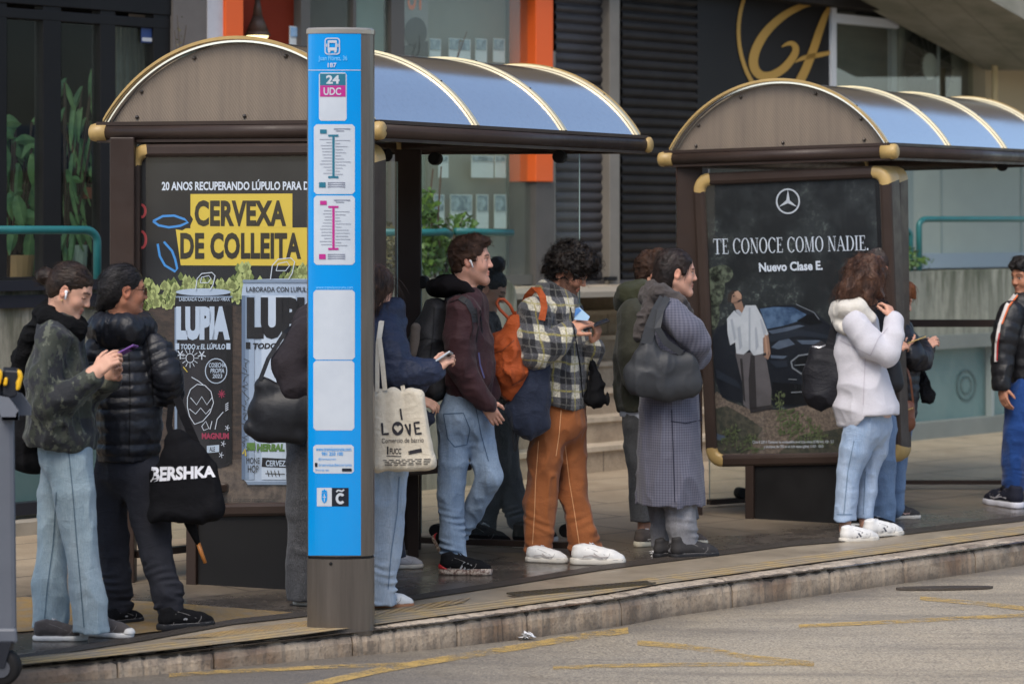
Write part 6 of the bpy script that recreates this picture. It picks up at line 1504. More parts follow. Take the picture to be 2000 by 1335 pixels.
# ------------------------------------------------------------------ person
class Person:
    def __init__(s, label, px, Y, skin, brow):
        s.Y = Y; s.skin = np.array(skin); s.brow = np.array(brow); base = at(px, HZ, Y)
        s.root = thing("person", label, "person", (base.x, Y, 0)); s.bp = []; s.heads = []; s.meshes = {}; s.kw = {}
    def pt(s, n):
        return np.array(at(n[0], n[1], s.Y + n[2]))
    def rr(s, n): return n[3] * (s.Y + n[2]) / F
    def chain(s, nodes, e=1.0, k=0.03, quilt=None, ring=None, grow=0.0, mul=1.0):
        """nodes: (px, py, depth offset, radius px); the run is one solid, so joints do not swell"""
        out = []; L = 0.0
        for a, b in zip(nodes[:-1], nodes[1:]):
            pa, pb = s.pt(a), s.pt(b); rg = None
            if ring: rg = ((a[4] if len(a) > 4 else 0) * s.Y / F, (b[4] if len(b) > 4 else 0) * s.Y / F, ring)
            out.append(cone(pa, pb, s.rr(a) * mul + grow, s.rr(b) * mul + grow, e, k, quilt=quilt, s0=L, ring=rg)); L += float(np.linalg.norm(pb - pa))
        fs = [c.f for c in out]; kk = 0.010
        def f(X, Y, Z):
            d = fs[0](X, Y, Z)
            for g in fs[1:]:
                d2 = g(X, Y, Z); q = np.maximum(kk - np.abs(d - d2), 0) / kk; d = np.minimum(d, d2) - q * q * kk * 0.25
            return d
        return [Prim(np.min([c.lo for c in out], 0), np.max([c.hi for c in out], 0), f, k)]
    def under(s, nodes, e=1.0, mul=0.7, k=0.03): s.bp += s.chain([n[:4] for n in nodes], e, k, mul=mul)
    def head(s, px, py, dy=0.0, yaw=0, pitch=0, roll=0, size=1.0, male=False, neck=None, **kw):
        s.H = Head(s.pt((px, py, dy)), yaw, pitch, roll, size); s.kw = kw; s.bp += s.H.prims(male, kw.pop("nose", 1.0))
        n0 = s.H.w(-0.03, 0, -0.07); s.bp.append(cone(n0, s.pt(neck), (.05 if not male else .057) * size, s.rr(neck), 1, .03)); return s.H
    def hand(s, wrist, to, back, thumb=1, dy2=0.0, **kw):
        w = s.pt(wrist); t = s.pt(to); s.bp += hand(w, t - w, back, thumb, **kw)
    def arm(s, nodes, mul=0.6): s.bp += s.chain([n[:4] for n in nodes], 1.0, .02, mul=mul)
    def body(s, h=0.0048):
        V, Fq = sculpt(s.bp, h); col = s.H.colour(V, s.skin, s.brow, **s.kw)
        s.body_o = build("body", V, Fq, SKIN, s.root, smooth=True, col=col); s.meshes["body"] = (V, Fq); return s
    def wear(s, name, prims, m, h=0.007, folds=None, seed=1, parent=None, zq=None):
        V, Fq = sculpt(prims, h, folds, seed=seed, zq=zq); o = build(name, V, Fq, m, parent or s.root, smooth=True); s.meshes[name] = (V, Fq); return o
    def hair(s, prims, m, h=0.0045, folds=None, seed=2, strands=0, slen=0.04, sr=0.0011, flow=(-0.3, 0, -1), curl=0.0, jit=0.5, zmin=-9, lift=0.25):
        V, Fq = sculpt(prims, h, folds, seed=seed); 
        o = build("hair", V, Fq, m, s.root, smooth=True); s.meshes["hair"] = (V, Fq)
        if strands:
            rs = np.random.default_rng(seed); b = MB(); fl = s.H.R @ np.array(flow, float)
            me = o.data; nr = np.zeros(len(V) * 3, np.float32); me.vertices.foreach_get("normal", nr); nr = nr.reshape(-1, 3)
            for i in rs.integers(0, len(V), strands):
                p = V[i]; n_ = nr[i]
                if s.H.loc(p[None])[0][2] < zmin: continue
                d = fl + rs.normal(0, jit, 3); d = d - n_ * (d @ n_) * (1 - 0.0); d = d / (np.linalg.norm(d) + 1e-6); q = np.cross(d, n_); L_ = slen * rs.uniform(.5, 1.3); ph = rs.uniform(0, 6.28)
                P = []
                for j in range(7):
                    t = j / 6; P.append(p + d * L_ * t * (1 - .45 * curl * 20 * 0) + n_ * (L_ * lift * t * (1.3 - t) + curl * math.sin(ph + t * 9)) + q * curl * math.cos(ph + t * 9) - np.array((0, 0, .2)) * L_ * t * t)
                b.tube(P, [sr, sr, sr, sr, sr * .9, sr * .7, sr * .3], 3)
            b.build("hair_strand", m, o, smooth=True)
        return o
    def line(s, name, m, target, lines, w, off=0.003, parent=None):
        B = bvh(*[s.meshes[t] for t in target])
        for l in lines:
            b = MB(); stroke(nsub(l, 5), w, onto(B, off, s.Y), b); o = b.build(name, m, parent or s.root)
        return o
def bag(name, label, cat, P, prims, m, h=0.0065, folds=None, seed=3, loc=None):
    V, Fq = sculpt(prims, h, folds, seed=seed); t = thing(name, label, cat, tuple(V.mean(0))); o = build("bag_body", V, Fq, m, t, smooth=True); return t, (V, Fq), o
def strap(parent, P, pts, w, m, name="strap", th=0.004, nrm=None):
    """flat strap through (px, py, dy) points, w = width in px, lying across the view"""
    b = MB(); Q = [at(x, y, P.Y + d) for x, y, d in pts]; Wd = []
    for i in range(len(Q)):
        t = (Q[min(i + 1, len(Q) - 1)] - Q[max(i - 1, 0)]).normalized(); n_ = t.cross(Vector((0, 1, 0)))
        if n_.length < 1e-3: n_ = Vector((1, 0, 0))
        Wd.append(n_.normalized() * (w * P.Y / F / 2))
    b.ribbon(Q, Wd, -th, Vector((0, 1, 0))); return b.build(name, m, parent, smooth=False)
def phone(label, P, c, ax, up, size=(0.072, 0.15, 0.008), m=None, screen=True, dy=0.0):
    """c = (px, py, dy) centre; ax long direction, up = screen normal"""
    q = at(c[0], c[1], P.Y + c[2]); a, n_, b_ = frame(ax, up); t = thing("phone", label, "phone", q)
    mb = MB(); mb.box(q, (size[1] / 2, size[0] / 2, size[2] / 2), (Vector(a), Vector(b_), Vector(n_))); mb.build("phone_body", m, t, bevel=0.003)
    mb = MB(); mb.box(q + Vector(n_) * size[2] * .5, (size[1] / 2 - .005, size[0] / 2 - .004, .0008), (Vector(a), Vector(b_), Vector(n_))); mb.build("screen", mat("phone_screen", C(40, 46, 56), 0.15), t)
    mb = MB()
    for f in (-.3, .3): mb.box(q - Vector(n_) * size[2] * .6 + Vector(a) * (size[1] * .36) + Vector(b_) * size[0] * f * .6, (.008, .008, .0015), (Vector(a), Vector(b_), Vector(n_)))
    mb.build("camera_lens", mat("lens_black", C(20, 20, 24), 0.2), t); return t
def glasses(P, m, r=0.019, near=-1, half=False):
    H = P.H; b = MB(); rad = .0012
    for q in (-1, 1):
        pts = [H.w(.098 - .004 * abs(math.cos(t)), q * .031 + r * 1.15 * math.cos(t), -.004 + r * math.sin(t)) for t in [i * 2 * math.pi / 16 for i in range(17)]]; b.tube(pts, rad, 5)
        b.tube([H.w(.094, q * .053, .002), H.w(.06, q * .072, .006), H.w(.0, q * .080, .012), H.w(-.02, q * .08, -.004)], rad * 1.1, 5)
    b.tube([H.w(.098, -.010, .0), H.w(.103, 0, .002), H.w(.098, .010, .0)], rad, 5)
    g = b.build("glasses", m, P.root, smooth=True)
    b = MB()
    for q in (-1, 1): b.poly([H.w(.096, q * .031 + r * 1.1 * math.cos(t), -.004 + r * .97 * math.sin(t)) for t in [i * 2 * math.pi / 16 for i in range(16)]])
    b.build("lens", glass("spectacle_glass", (0.95, 0.96, 0.97), 0.02, (.8, .8, .8), 1.2), g); return g
def earbud(P, q=-1):
    H = P.H; b = MB(); a = H.w(.004, q * .080, -.004); b.ball(a, .008, 8); b.tube([a, H.w(.008, q * .083, -.012), H.w(.015, q * .083, -.036)], [.006, .0045, .0045], 8)
    return b.build("earbud", mat("white_plastic", C(238, 238, 240), 0.3), P.root, smooth=True)
# ================================================================== THE QUEUE
white = mat("shoe_white", C(232, 230, 226), 0.5, var=(14, C(205, 202, 196))); offw = mat("shoe_offwhite", C(214, 208, 196), 0.6, var=(14, C(190, 184, 172))); lacew = mat("lace_white", C(196, 195, 197), 0.7); laceb = mat("lace_black", C(30, 30, 32), 0.7)
blackc = cloth("black_cotton", C(24, 24, 26), sheen=0); 
FJ = [(0.0065, (9, 9, 6), True), (0.003, (20, 20, 15), True)]         # jacket folds
FT = [(0.007, (8, 8, 4.5), True), (0.0035, (18, 18, 12), True)]        # trouser folds
def legs(P, L, m, seed, waist=None, name="trousers", ring=None, extra=(), k=0.025, folds=FT, under=0.62):
    pr = []
    for nodes in L:
        pr += P.chain(nodes, 1.0, k, ring=ring); P.under(nodes[:-1] + [(nodes[-1][0], nodes[-1][1] - nodes[-1][3] * under - 14, nodes[-1][2], nodes[-1][3] * .8)], 1.0, under)
        z = P.pt(nodes[-1])[2]; 
        pr += []
    if waist: pr += P.chain(waist[0], waist[1], .04); P.under(waist[0], waist[1], .8)
    return pr + list(extra)
def hem(P, px, py, dy, slope=0.0): return cut(P.pt((px, py, dy)), (slope, 0, -1))

# ---------------------------------------------------------------- A: young woman in camouflage jacket
A = Person("person in a dark camouflage jacket and wide pale jeans looking down at a purple phone", 140, 11.0, C(205, 158, 134), C(52, 38, 30))
A.head(139, 567, 0, yaw=8, pitch=24, size=0.93, neck=(112, 632, 0, 24), lids=True, lips=C(168, 98, 90))
torso = [(118, 655, 0, 42), (112, 720, 0, 55), (116, 790, 0, 64), (120, 846, 0, 65)]
A.under(torso, 1.25, .7); A.under([(118, 850, 0, 50), (128, 880, 0, 48)], 1.3, .75)
nearA = [(100, 666, -.16, 33), (88, 735, -.20, 31), (94, 790, -.21, 29), (140, 766, -.23, 27), (178, 738, -.24, 23)]
farA = [(130, 668, .15, 34), (140, 740, .16, 32), (168, 775, .10, 30), (208, 738, -.02, 24)]
A.arm(nearA); A.arm(farA); A.arm([(150, 765, -.24, 22), (184, 731, -.24, 22)], .8); A.arm([(185, 762, .05, 22), (214, 730, -.04, 22)], .8)
A.hand((186, 727, -.24), (212, 704, -.24), (-.2, -.9, .45), 1, curl=(.5, .6, .7, .8), tcurl=.25, sc=.92)
A.hand((214, 735, -.05), (234, 708, -.10), (.3, .9, -.1), 1, curl=(.7, .8, .9, 1.0), tcurl=.3, sc=.9)
LA = [[(134, 890, -.07, 43), (142, 960, -.09, 38), (154, 1053, -.10, 31), (168, 1150, -.12, 33), (179, 1236, -.12, 36)],
      [(122, 890, .07, 38), (110, 960, .09, 34), (104, 1060, .10, 29), (98, 1140, .06, 32), (97, 1232, .03, 35)]]
trA = legs(A, LA, None, 1, ([(122, 850, 0, 46), (126, 890, 0, 48)], 1.3)) + [hem(A, 130, 1226, 0)]
A.body()
mdA = denim("jeans_pale", C(128, 152, 164), C(168, 184, 190))
A.wear("jeans", trA, mdA, folds=[(0.006, (7, 7, 3), True), (0.003, (18, 18, 9), True)], seed=1)
A.line("stitching", mat("stitch_dark", C(86, 108, 122), 0.8), ["jeans"], [[(134, 880), (142, 960), (150, 1060), (158, 1150), (164, 1224)], [(110, 960), (104, 1060), (92, 1150), (86, 1220)]], 2.2)
mcamo = mat("camouflage", C(70, 74, 62), 0.8, sheen=.1); nt = mcamo.node_tree; p = nt.nodes["Principled BSDF"]; co, x, y, z = coords(nt)
n1 = nz(nt, co, 13, 4, .6); n2 = nz(nt, co, 17, 4, .6)
mp = nt.nodes.new("ShaderNodeMapping"); mp.inputs["Location"].default_value = (3, 7, 1); mp.inputs["Scale"].default_value = (1, 1, .6); nt.links.new(co, mp.inputs[0]); n2 = nz(nt, mp.outputs[0], 22, 5, .6); n3 = nz(nt, co, 30, 5)
c = mixc(nt, mapr(nt, n1, .5, .53), C(50, 54, 45), C(28, 30, 34)); c = mixc(nt, mapr(nt, n2, .56, .59), c, C(84, 87, 74)); c = mixc(nt, mapr(nt, n2, .40, .37), c, C(26, 27, 32))
nt.links.new(c, p.inputs["Base Color"]); bumpn(nt, n3, .6, .01, p)
A.wear("jacket", A.chain(torso, 1.55, .04) + A.chain(nearA, 1, .025, ring=.05) + A.chain(farA, 1, .025) + A.chain([(104, 650, -.06, 34), (128, 648, .05, 30)], 1.2, .03) + [hem(A, 120, 868, 0, -.05)], mcamo, folds=[(0.010, (8, 8, 5), True), (0.005, (18, 18, 13), True)], seed=4)
A.wear("scarf", A.chain([(90, 604, .06, 18), (96, 622, -.07, 21), (126, 638, -.10, 20), (150, 642, -.06, 17), (154, 632, .02, 15), (120, 606, .10, 16), (92, 602, .06, 18)], 1, .02) + A.chain([(86, 616, 0, 20), (112, 650, -.08, 20), (144, 654, -.07, 16)], 1, .02) + A.chain([(90, 622, .02, 22), (66, 655, .0, 22), (48, 700, .02, 22), (38, 760, .05, 20)], 1.4, .02), cloth("black_knit", C(20, 20, 21), rough=.95, sheen=0, bump=.8), folds=[(0.006, (10, 26, 26), True)], seed=6)
H = A.H
hA = [H.ell((-0.016, 0, 0.040), (0.103, 0.080, 0.091)), H.ell((-0.05, 0, 0.0), (0.068, 0.076, 0.082), .03), H.ell((-0.138, 0, 0.010), (0.046, 0.044, 0.043), .010),
      H.ell((0.100, 0, -0.028), (0.085, 0.10, 0.082), .012, 's'), H.ell((-0.006, .088, -.012), (.024, .022, .036), .006, 's'), H.ell((-0.006, -.088, -.012), (.024, .022, .036), .006, 's'), H.cut((0, 0, -.075), (.25, 0, -1))]
A.hair(hA, hairmat("hair_brown_black", C(34, 26, 22), C(74, 56, 43), .35), folds=[(0.0012, (60, 14, 60), True)], strands=700, slen=.04, sr=.0005, flow=(-1, 0, -.2), jit=.3, lift=.1)
earbud(A)
b = MB(); b.tube([A.H.w(.0, -.078, -.045), A.H.w(.0, -.079, -.05)], .005, 8); b.build("earring", mgd, A.root)
for (hx, hy), (tx, ty), dz in (((62, 1250), (174, 1249), 0), ((158, 1240), (263, 1245), 0)):
    shoe(A.root, (hx, hy), (tx, ty), dict(upper=cloth("canvas_grey", C(88, 82, 80), weave=200), solem=white, cap=white, lace=lacew, sole=.026, high=.08, width=.92))
phone("purple phone held in both hands by the person in the camouflage jacket", A, (236, 690, -.17), (1, -.1, .52), (-.5, .2, 1), m=mat("purple_case", C(104, 62, 132), 0.45))
bg_, mm, o = bag("shoulder_bag", "black soft shoulder bag hanging behind the camouflage jacket", "bag", A, A.chain([(62, 800, .12, 40), (66, 850, .12, 44), (70, 886, .12, 34)], .8, .03) + A.chain([(40, 790, .14, 26), (52, 880, .14, 36), (88, 892, .1, 28)], .8, .03), blackc, folds=FJ)
strap(bg_, A, [(88, 650, -.03), (60, 700, .06), (44, 760, .12), (40, 800, .12)], 16, blackc)

# ---------------------------------------------------------------- B: woman in black quilted jacket
Bp = Person("person in a black quilted puffer jacket and glasses, seen from behind", 262, 11.35, C(172, 118, 92), C(22, 19, 18))
Bp.head(243, 568, .02, yaw=-24, pitch=0, size=0.95, neck=(240, 640, .02, 25), lips=C(140, 84, 76))
tB = [(246, 680, 0, 58), (248, 750, 0, 65), (251, 830, 0, 63), (251, 886, 0, 61)]
Bp.under(tB, .8, .75); Bp.under([(250, 880, 0, 60), (262, 920, 0, 60)], .75, .8)
naB = [(302, 678, -.05, 31), (326, 730, -.09, 30), (330, 764, -.02, 28), (308, 760, .10, 27), (292, 745, .18, 24)]
faB = [(192, 684, -.02, 31), (182, 745, -.02, 30), (196, 800, .08, 27)]
Bp.arm(naB); Bp.arm(faB)
LB = [[(280, 930, -.04, 42), (292, 990, -.06, 37), (304, 1080, -.08, 32), (324, 1150, -.10, 29, 3), (332, 1188, -.10, 25, 4)], [(222, 930, .06, 38), (216, 970, .06, 34), (222, 1085, .06, 27), (231, 1150, .06, 26, 3), (235, 1182, .06, 22, 4)]]
trB = legs(Bp, LB, None, 2, ([(250, 880, 0, 58), (252, 915, 0, 58)], .75), ring=.035)
Bp.body()
Bp.wear("trousers", trB, cloth("charcoal_jersey", C(48, 49, 56), C(38, 39, 46)), folds=FT, seed=2)
mpuf = cloth("black_nylon", C(24, 25, 29), C(34, 36, 44), rough=.44, sc=9, bump=.28, sheen=0, weave=90, spec=.38)
q = (.046, .012)
Bp.wear("jacket", Bp.chain(tB, 1.0, .04, quilt=(.052, .013)) + Bp.chain(naB, 1, .02, quilt=q) + Bp.chain(faB, 1, .02, quilt=q) + [hem(Bp, 250, 897, 0)], mpuf, h=.006, folds=[(0.003, (14, 14, 9), True), (.0015, (40, 40, 30), True)], seed=5)
Bp.wear("hood", Bp.chain([(196, 630, .06, 22), (206, 640, -.09, 27), (248, 642, -.12, 29), (282, 640, -.04, 23), (276, 626, .10, 20)], 1, .03, quilt=(.04, .009)) + Bp.chain([(184, 644, .02, 20), (214, 658, -.1, 20), (262, 664, -.1, 17)], 1, .03), mpuf, h=.006, folds=[(.004, (30, 14, 14), True)], seed=8)
Bp.line("zip_seam", mat("seam_black", C(14, 14, 16), .5), ["jacket"], [[(252, 690), (254, 780), (252, 890)], [(286, 660), (296, 720), (300, 790)]], 2.5)
H = Bp.H
Bp.hair([H.ell((-0.016, 0, 0.040), (0.103, 0.080, 0.091)), H.ell((-0.06, 0, -0.01), (0.060, 0.070, 0.080), .03), H.cone((-.09, .02, -.04), (-.10, .04, -.07), .035, .03, .02), H.ell((0.102, 0, -0.028), (0.080, 0.10, 0.088), .012, 's'), H.ell((-0.002, -.09, -.008), (.024, .022, .036), .006, 's'), H.ell((-0.002, .09, -.008), (.024, .022, .036), .006, 's')],
        hairmat("hair_black", C(24, 22, 22), C(52, 48, 48)), folds=[(0.0012, (50, 14, 50), True)], strands=700, slen=.045, sr=.0005, flow=(-1, 0, -.2), jit=.3, lift=.1)
glasses(Bp, mat("black_rim", C(24, 22, 22), .3), .018)
bs = dict(upper=cloth("black_mesh", C(26, 26, 28), weave=180), solem=mat("sole_black", C(36, 36, 38), .6), lace=laceb, sole=.034, high=.088, dot=mat("grey_print", C(150, 150, 152), .5))
shoe(Bp.root, (306, 1232), (420, 1223), bs); shoe(Bp.root, (208, 1221), (280, 1212), bs)
bg_, mm, o = bag("tote_bag", "black cloth tote bag with white capital lettering hanging from the puffer jacket's arm", "bag", Bp, Bp.chain([(348, 866, -.20, 22), (362, 910, -.20, 50), (365, 960, -.20, 60)], .45, .04) + Bp.chain([(316, 1000, -.2, 22), (412, 994, -.2, 24)], 1.0, .03) + Bp.chain([(308, 928, -.2, 18), (312, 1000, -.2, 18)], .9, .03) + Bp.chain([(412, 915, -.2, 14), (418, 990, -.2, 20)], .9, .03) + [hem(Bp, 365, 1018, -.2, -.05)], cloth("tote_black", C(24, 24, 27), sc=4, sheen=0), folds=[(.008, (9, 6, 4), True), (.003, (20, 14, 12), True)])
pj = onto(bvh(mm), .003, 11.1); b = MB(); fit(text2d("BERSHKA", .045), ((296, 911), (420, 909), (421, 931), (294, 941)), pj, b); b.build("lettering", mat("print_white", C(226, 226, 230), .6), bg_)
strap(bg_, Bp, [(340, 872, -.16), (330, 830, -.12), (334, 790, -.1)], 12, cloth("tote_black", C(24, 24, 27), sc=4, sheen=0)); strap(bg_, Bp, [(398, 905, -.2), (380, 860, -.18), (358, 810, -.16), (346, 776, -.12)], 16, cloth("tote_black", C(24, 24, 27), sc=4, sheen=0))
um = thing("umbrella", "folded dark umbrella with a wooden tip under the black cloth tote", "umbrella", at(390, 1060, 11.2))
b = MB(); b.tube([at(366, 1000, 11.2), at(372, 1022, 11.2), at(387, 1062, 11.2)], [.030, .026, .010], 10); b.build("umbrella_cloth", blackc, um, smooth=True)
b = MB(); b.tube([at(387, 1060, 11.2), at(393, 1078, 11.2), at(401, 1099, 11.2)], [.010, .010, .008], 8); b.build("umbrella_tip", mat("varnished_wood", C(176, 112, 52), .4), um, smooth=True)

# ---------------------------------------------------------------- C: person behind the sign, charcoal jacket
Cp = Person("person in a charcoal jacket mostly hidden behind the blue stop sign", 625, 12.05, C(196, 150, 126), C(40, 32, 28))
Cp.head(664, 566, 0, yaw=0, pitch=12, size=.92, neck=(640, 618, 0, 24), lids=True)
tC = [(622, 640, 0, 50), (618, 700, 0, 60), (620, 780, 0, 60), (622, 850, 0, 56)]
Cp.under(tC, 1.2, .75); Cp.under([(622, 850, 0, 54), (622, 880, 0, 54)], 1.2, .75)
nC = [(602, 655, -.16, 40), (570, 712, -.20, 38), (580, 752, -.22, 34), (640, 745, -.22, 28), (680, 720, -.2, 24)]
Cp.arm(nC); Cp.arm([(640, 655, .16, 34), (650, 740, .18, 32), (690, 740, .05, 26)])
Cp.hand((684, 716, -.2), (702, 700, -.2), (-.2, -.9, .4), 1, sc=.85)
LC = [[(606, 880, -.08, 42), (598, 1000, -.08, 34), (594, 1100, -.08, 30), (592, 1180, -.08, 31)], [(640, 880, .08, 42), (650, 1000, .08, 34), (654, 1100, .06, 30), (656, 1170, .06, 31)]]
trC = legs(Cp, LC, None, 3, ([(622, 850, 0, 56), (622, 885, 0, 54)], 1.2)) + [hem(Cp, 600, 1164, 0)]
Cp.body(.006)
Cp.wear("trousers", trC, denim("jeans_black", C(28, 28, 32), C(46, 46, 51)), folds=FT, seed=3, h=.008)
Cp.wear("jacket", Cp.chain(tC, 1.25, .04) + Cp.chain(nC, 1, .025, ring=.05) + Cp.chain([(640, 655, .16, 36), (650, 740, .18, 34), (690, 740, .05, 28)], 1, .02) + Cp.chain([(618, 628, 0, 30), (640, 618, 0, 28)], 1.1, .02) + [hem(Cp, 620, 858, 0)], cloth("charcoal_wool", C(52, 46, 50), C(40, 36, 40), sheen=0), h=.008, folds=FJ, seed=7)
H = Cp.H; Cp.hair([H.ell((-0.016, 0, 0.040), (0.103, 0.080, 0.091)), H.ell((-0.05, 0, -0.01), (0.062, 0.074, 0.085), .03), H.ell((0.104, 0, -0.028), (0.080, 0.10, 0.082), .012, 's')], hairmat("hair_dark_brown", C(48, 36, 28), C(84, 62, 46)), h=.006)
cs_ = dict(upper=white, solem=offw, sole=.03, lace=lacew, stripes=mat("stripe_black", C(30, 30, 32), .5))
shoe(Cp.root, (572, 1180), (650, 1182), cs_); shoe(Cp.root, (630, 1168), (715, 1172), cs_)
mlea = mat("black_leather", C(22, 22, 25), .42, spec=.35, var=(4, C(34, 36, 41)), bump=(24, .35, .006), rvar=(6, .5))
bg_, mm, o = bag("handbag", "black glossy leather handbag under the charcoal sleeve beside the blue stop sign", "bag", Cp, Cp.chain([(516, 760, -.24, 18), (516, 800, -.24, 30), (524, 816, -.24, 36)], .5, .03) + Cp.chain([(524, 810, -.24, 36), (566, 806, -.24, 42), (600, 800, -.24, 40)], .5, .03) + Cp.chain([(488, 836, -.24, 12), (510, 846, -.24, 16), (584, 850, -.24, 16)], .9, .03) + Cp.chain([(514, 744, -.24, 8), (560, 764, -.24, 10), (600, 766, -.24, 10)], .8, .03), mlea, folds=[(.006, (8, 8, 5), True)])
strap(bg_, Cp, [(508, 742, -.26), (524, 700, -.25), (556, 650, -.22), (590, 622, -.14)], 8, mlea)

# ---------------------------------------------------------------- D2: person almost hidden behind
Dh = Person("person in a dark navy coat hidden behind the navy puffer jacket, one hand showing", 700, 13.2, C(204, 158, 134), C(60, 44, 32))
Dh.head(690, 560, 0, yaw=0, pitch=5, size=.9, neck=(672, 612, 0, 22))
tD = [(672, 630, 0, 42), (668, 700, 0, 52), (672, 780, 0, 52), (676, 830, 0, 50)]
Dh.under(tD, 1.2, .75)
nD = [(672, 645, -.16, 34), (690, 720, -.2, 31), (740, 768, -.2, 27), (806, 784, -.2, 22)]
Dh.arm(nD); Dh.arm([(672, 645, .16, 32), (680, 740, .18, 30), (720, 790, .1, 24)])
Dh.hand((812, 780, -.2), (836, 786, -.2), (-.1, -.5, .8), 1, curl=(.4, .5, .6, .7), sc=.88)
LD = [[(690, 840, -.08, 40), (720, 950, -.1, 32), (752, 1040, -.1, 27), (768, 1090, -.1, 24)], [(668, 840, .08, 40), (676, 960, .08, 32), (680, 1090, .06, 26)]]
trD = legs(Dh, LD, None, 4, ([(676, 830, 0, 48), (678, 860, 0, 46)], 1.2)) + [hem(Dh, 760, 1080, 0)]
Dh.body(.0055)
mnav = cloth("navy_cotton", C(38, 44, 60), C(30, 35, 50))
Dh.wear("trousers", trD, mnav, folds=FT, h=.008); Dh.wear("jacket", Dh.chain(tD, 1.25, .04) + Dh.chain(nD, 1, .025) + Dh.chain([(672, 645, .16, 34), (680, 740, .18, 32), (720, 790, .1, 26)], 1, .02), mnav, h=.008, folds=FJ, seed=3)
H = Dh.H; Dh.hair([H.ell((-0.016, 0, 0.040), (0.103, 0.080, 0.091)), H.ell((-0.05, 0, -0.01), (0.062, 0.074, 0.085), .03), H.ell((0.104, 0, -0.028), (0.080, 0.10, 0.082), .012, 's')], hairmat("hair_dark_brown", C(48, 36, 28), C(84, 62, 46)), h=.006)
shoe(Dh.root, (748, 1110), (828, 1108), dict(upper=mat("grey_leather", C(192, 190, 192), .5, var=(12, C(160, 158, 160))), solem=offw, sole=.03, lace=mat("lace_grey", C(120, 116, 114), .7)))
shoe(Dh.root, (656, 1112), (730, 1112), dict(upper=mat("grey_leather", C(192, 190, 192), .5), solem=offw, sole=.03))
b = thing("pouch", "small navy pouch dangling from the hidden person's hand beside the cream tote", "bag", at(834, 812, 13.0))
V, Fq = sculpt([cone(at(826, 808, 13.0), at(842, 820, 13.0), .030, .022, .6, .01), cone(at(846, 806, 13.0), at(834, 828, 13.0), .012, .02, .6, .01)], .005); build("pouch_body", V, Fq, mnav, b, smooth=True)

# ---------------------------------------------------------------- D: navy puffer, cream tote
D = Person("person in a navy puffer jacket with long brown hair carrying a cream printed tote", 755, 11.85, C(206, 160, 138), C(60, 44, 34))
D.head(730, 570, 0, yaw=-35, pitch=18, size=.95, neck=(718, 632, 0, 24), lids=True)
tDD = [(738, 660, 0, 56), (740, 720, 0, 62), (744, 800, 0, 58), (748, 850, 0, 54)]
D.under(tDD, 1.2, .75); D.under([(748, 850, 0, 50), (750, 890, 0, 50)], 1.2, .75)
nDD = [(758, 666, -.15, 38), (766, 700, -.2, 38), (772, 724, -.22, 34), (812, 726, -.22, 29), (842, 724, -.22, 24)]
D.arm(nDD); D.arm([(742, 668, .16, 36), (760, 740, .18, 34), (810, 740, .05, 28)])
D.hand((846, 722, -.22), (862, 708, -.22), (-.3, -.85, .45), 1, curl=(.6, .7, .8, .9), tcurl=.3, sc=.86)
LDD = [[(750, 890, -.06, 46), (750, 980, -.06, 42), (748, 1070, -.06, 31), (745, 1130, -.06, 26, 3), (745, 1180, -.06, 27, 3)], [(722, 890, .1, 48), (706, 1000, .1, 42), (690, 1100, .1, 34), (682, 1180, .1, 34)]]
trDD = legs(D, LDD, None, 5, ([(748, 850, 0, 54), (750, 895, 0, 54)], 1.2), ring=.04) + [hem(D, 752, 1174, 0)]
D.body()
D.wear("jeans", trDD, denim("jeans_light", C(134, 156, 180), C(176, 190, 204)), folds=FT, seed=6)
D.line("stitching", mat("stitch_blue", C(104, 126, 150), .8), ["jeans"], [[(780, 930), (776, 1000), (764, 1080), (758, 1150)]], 2)
mnp = cloth("navy_nylon", C(44, 52, 74), C(34, 41, 60), rough=.55, sc=7, bump=.6, sheen=0, weave=120)
D.wear("jacket", D.chain(tDD, 1.25, .04, quilt=(.09, .006)) + D.chain(nDD, 1, .03, quilt=(.09, .006), ring=None) + D.chain([(742, 668, .16, 38), (760, 740, .18, 36), (810, 740, .05, 30)], 1, .02) + D.chain([(726, 618, .0, 30), (760, 612, .04, 30), (772, 632, .04, 22)], 1.2, .02) + D.chain([(736, 600, 0, 20), (772, 598, .05, 18)], 1.3, .02) + [hem(D, 745, 858, 0)], mnp, folds=[(.006, (12, 12, 9), True), (.003, (28, 28, 20), True)], seed=9)
H = D.H
D.hair([H.ell((-0.016, 0, 0.042), (0.108, 0.086, 0.094)), H.cone((-.05, 0, .0), (-.085, 0, -.12), .072, .05, .03), H.cone((-.02, -.04, .0), (-.03, -.06, -.10), .05, .03, .03), H.cone((-.06, .02, -.1), (-.05, .0, -.15), .05, .03, .03), H.ell((0.112, 0, -0.028), (0.080, 0.10, 0.082), .012, 's')], hairmat("hair_chestnut", C(46, 36, 32), C(96, 70, 54)), folds=[(.004, (50, 50, 12), True)], strands=500, slen=.11, sr=.0008, flow=(-.1, 0, -1), jit=.35, lift=.3)
shoe(D.root, (706, 1190), (810, 1186), dict(upper=white, solem=mat("gum_sole", C(156, 106, 70), .6), sole=.028, lace=lacew, stripes=mat("stripe_green", C(28, 112, 84), .5)))
shoe(D.root, (640, 1196), (722, 1194), dict(upper=white, solem=mat("gum_sole", C(156, 106, 70), .6), sole=.028))
phone("silver phone held out by the person in the navy puffer jacket", D, (859, 703, -.22), (.8, -.1, .55), (-.6, .3, .8), m=mat("silver_case", C(190, 196, 200), .25, metal=.4), size=(.06, .13, .009))
mcan_ = cloth("cream_canvas", C(224, 214, 194), C(204, 192, 170), rough=.9, sc=5, bump=.5, sheen=.1)
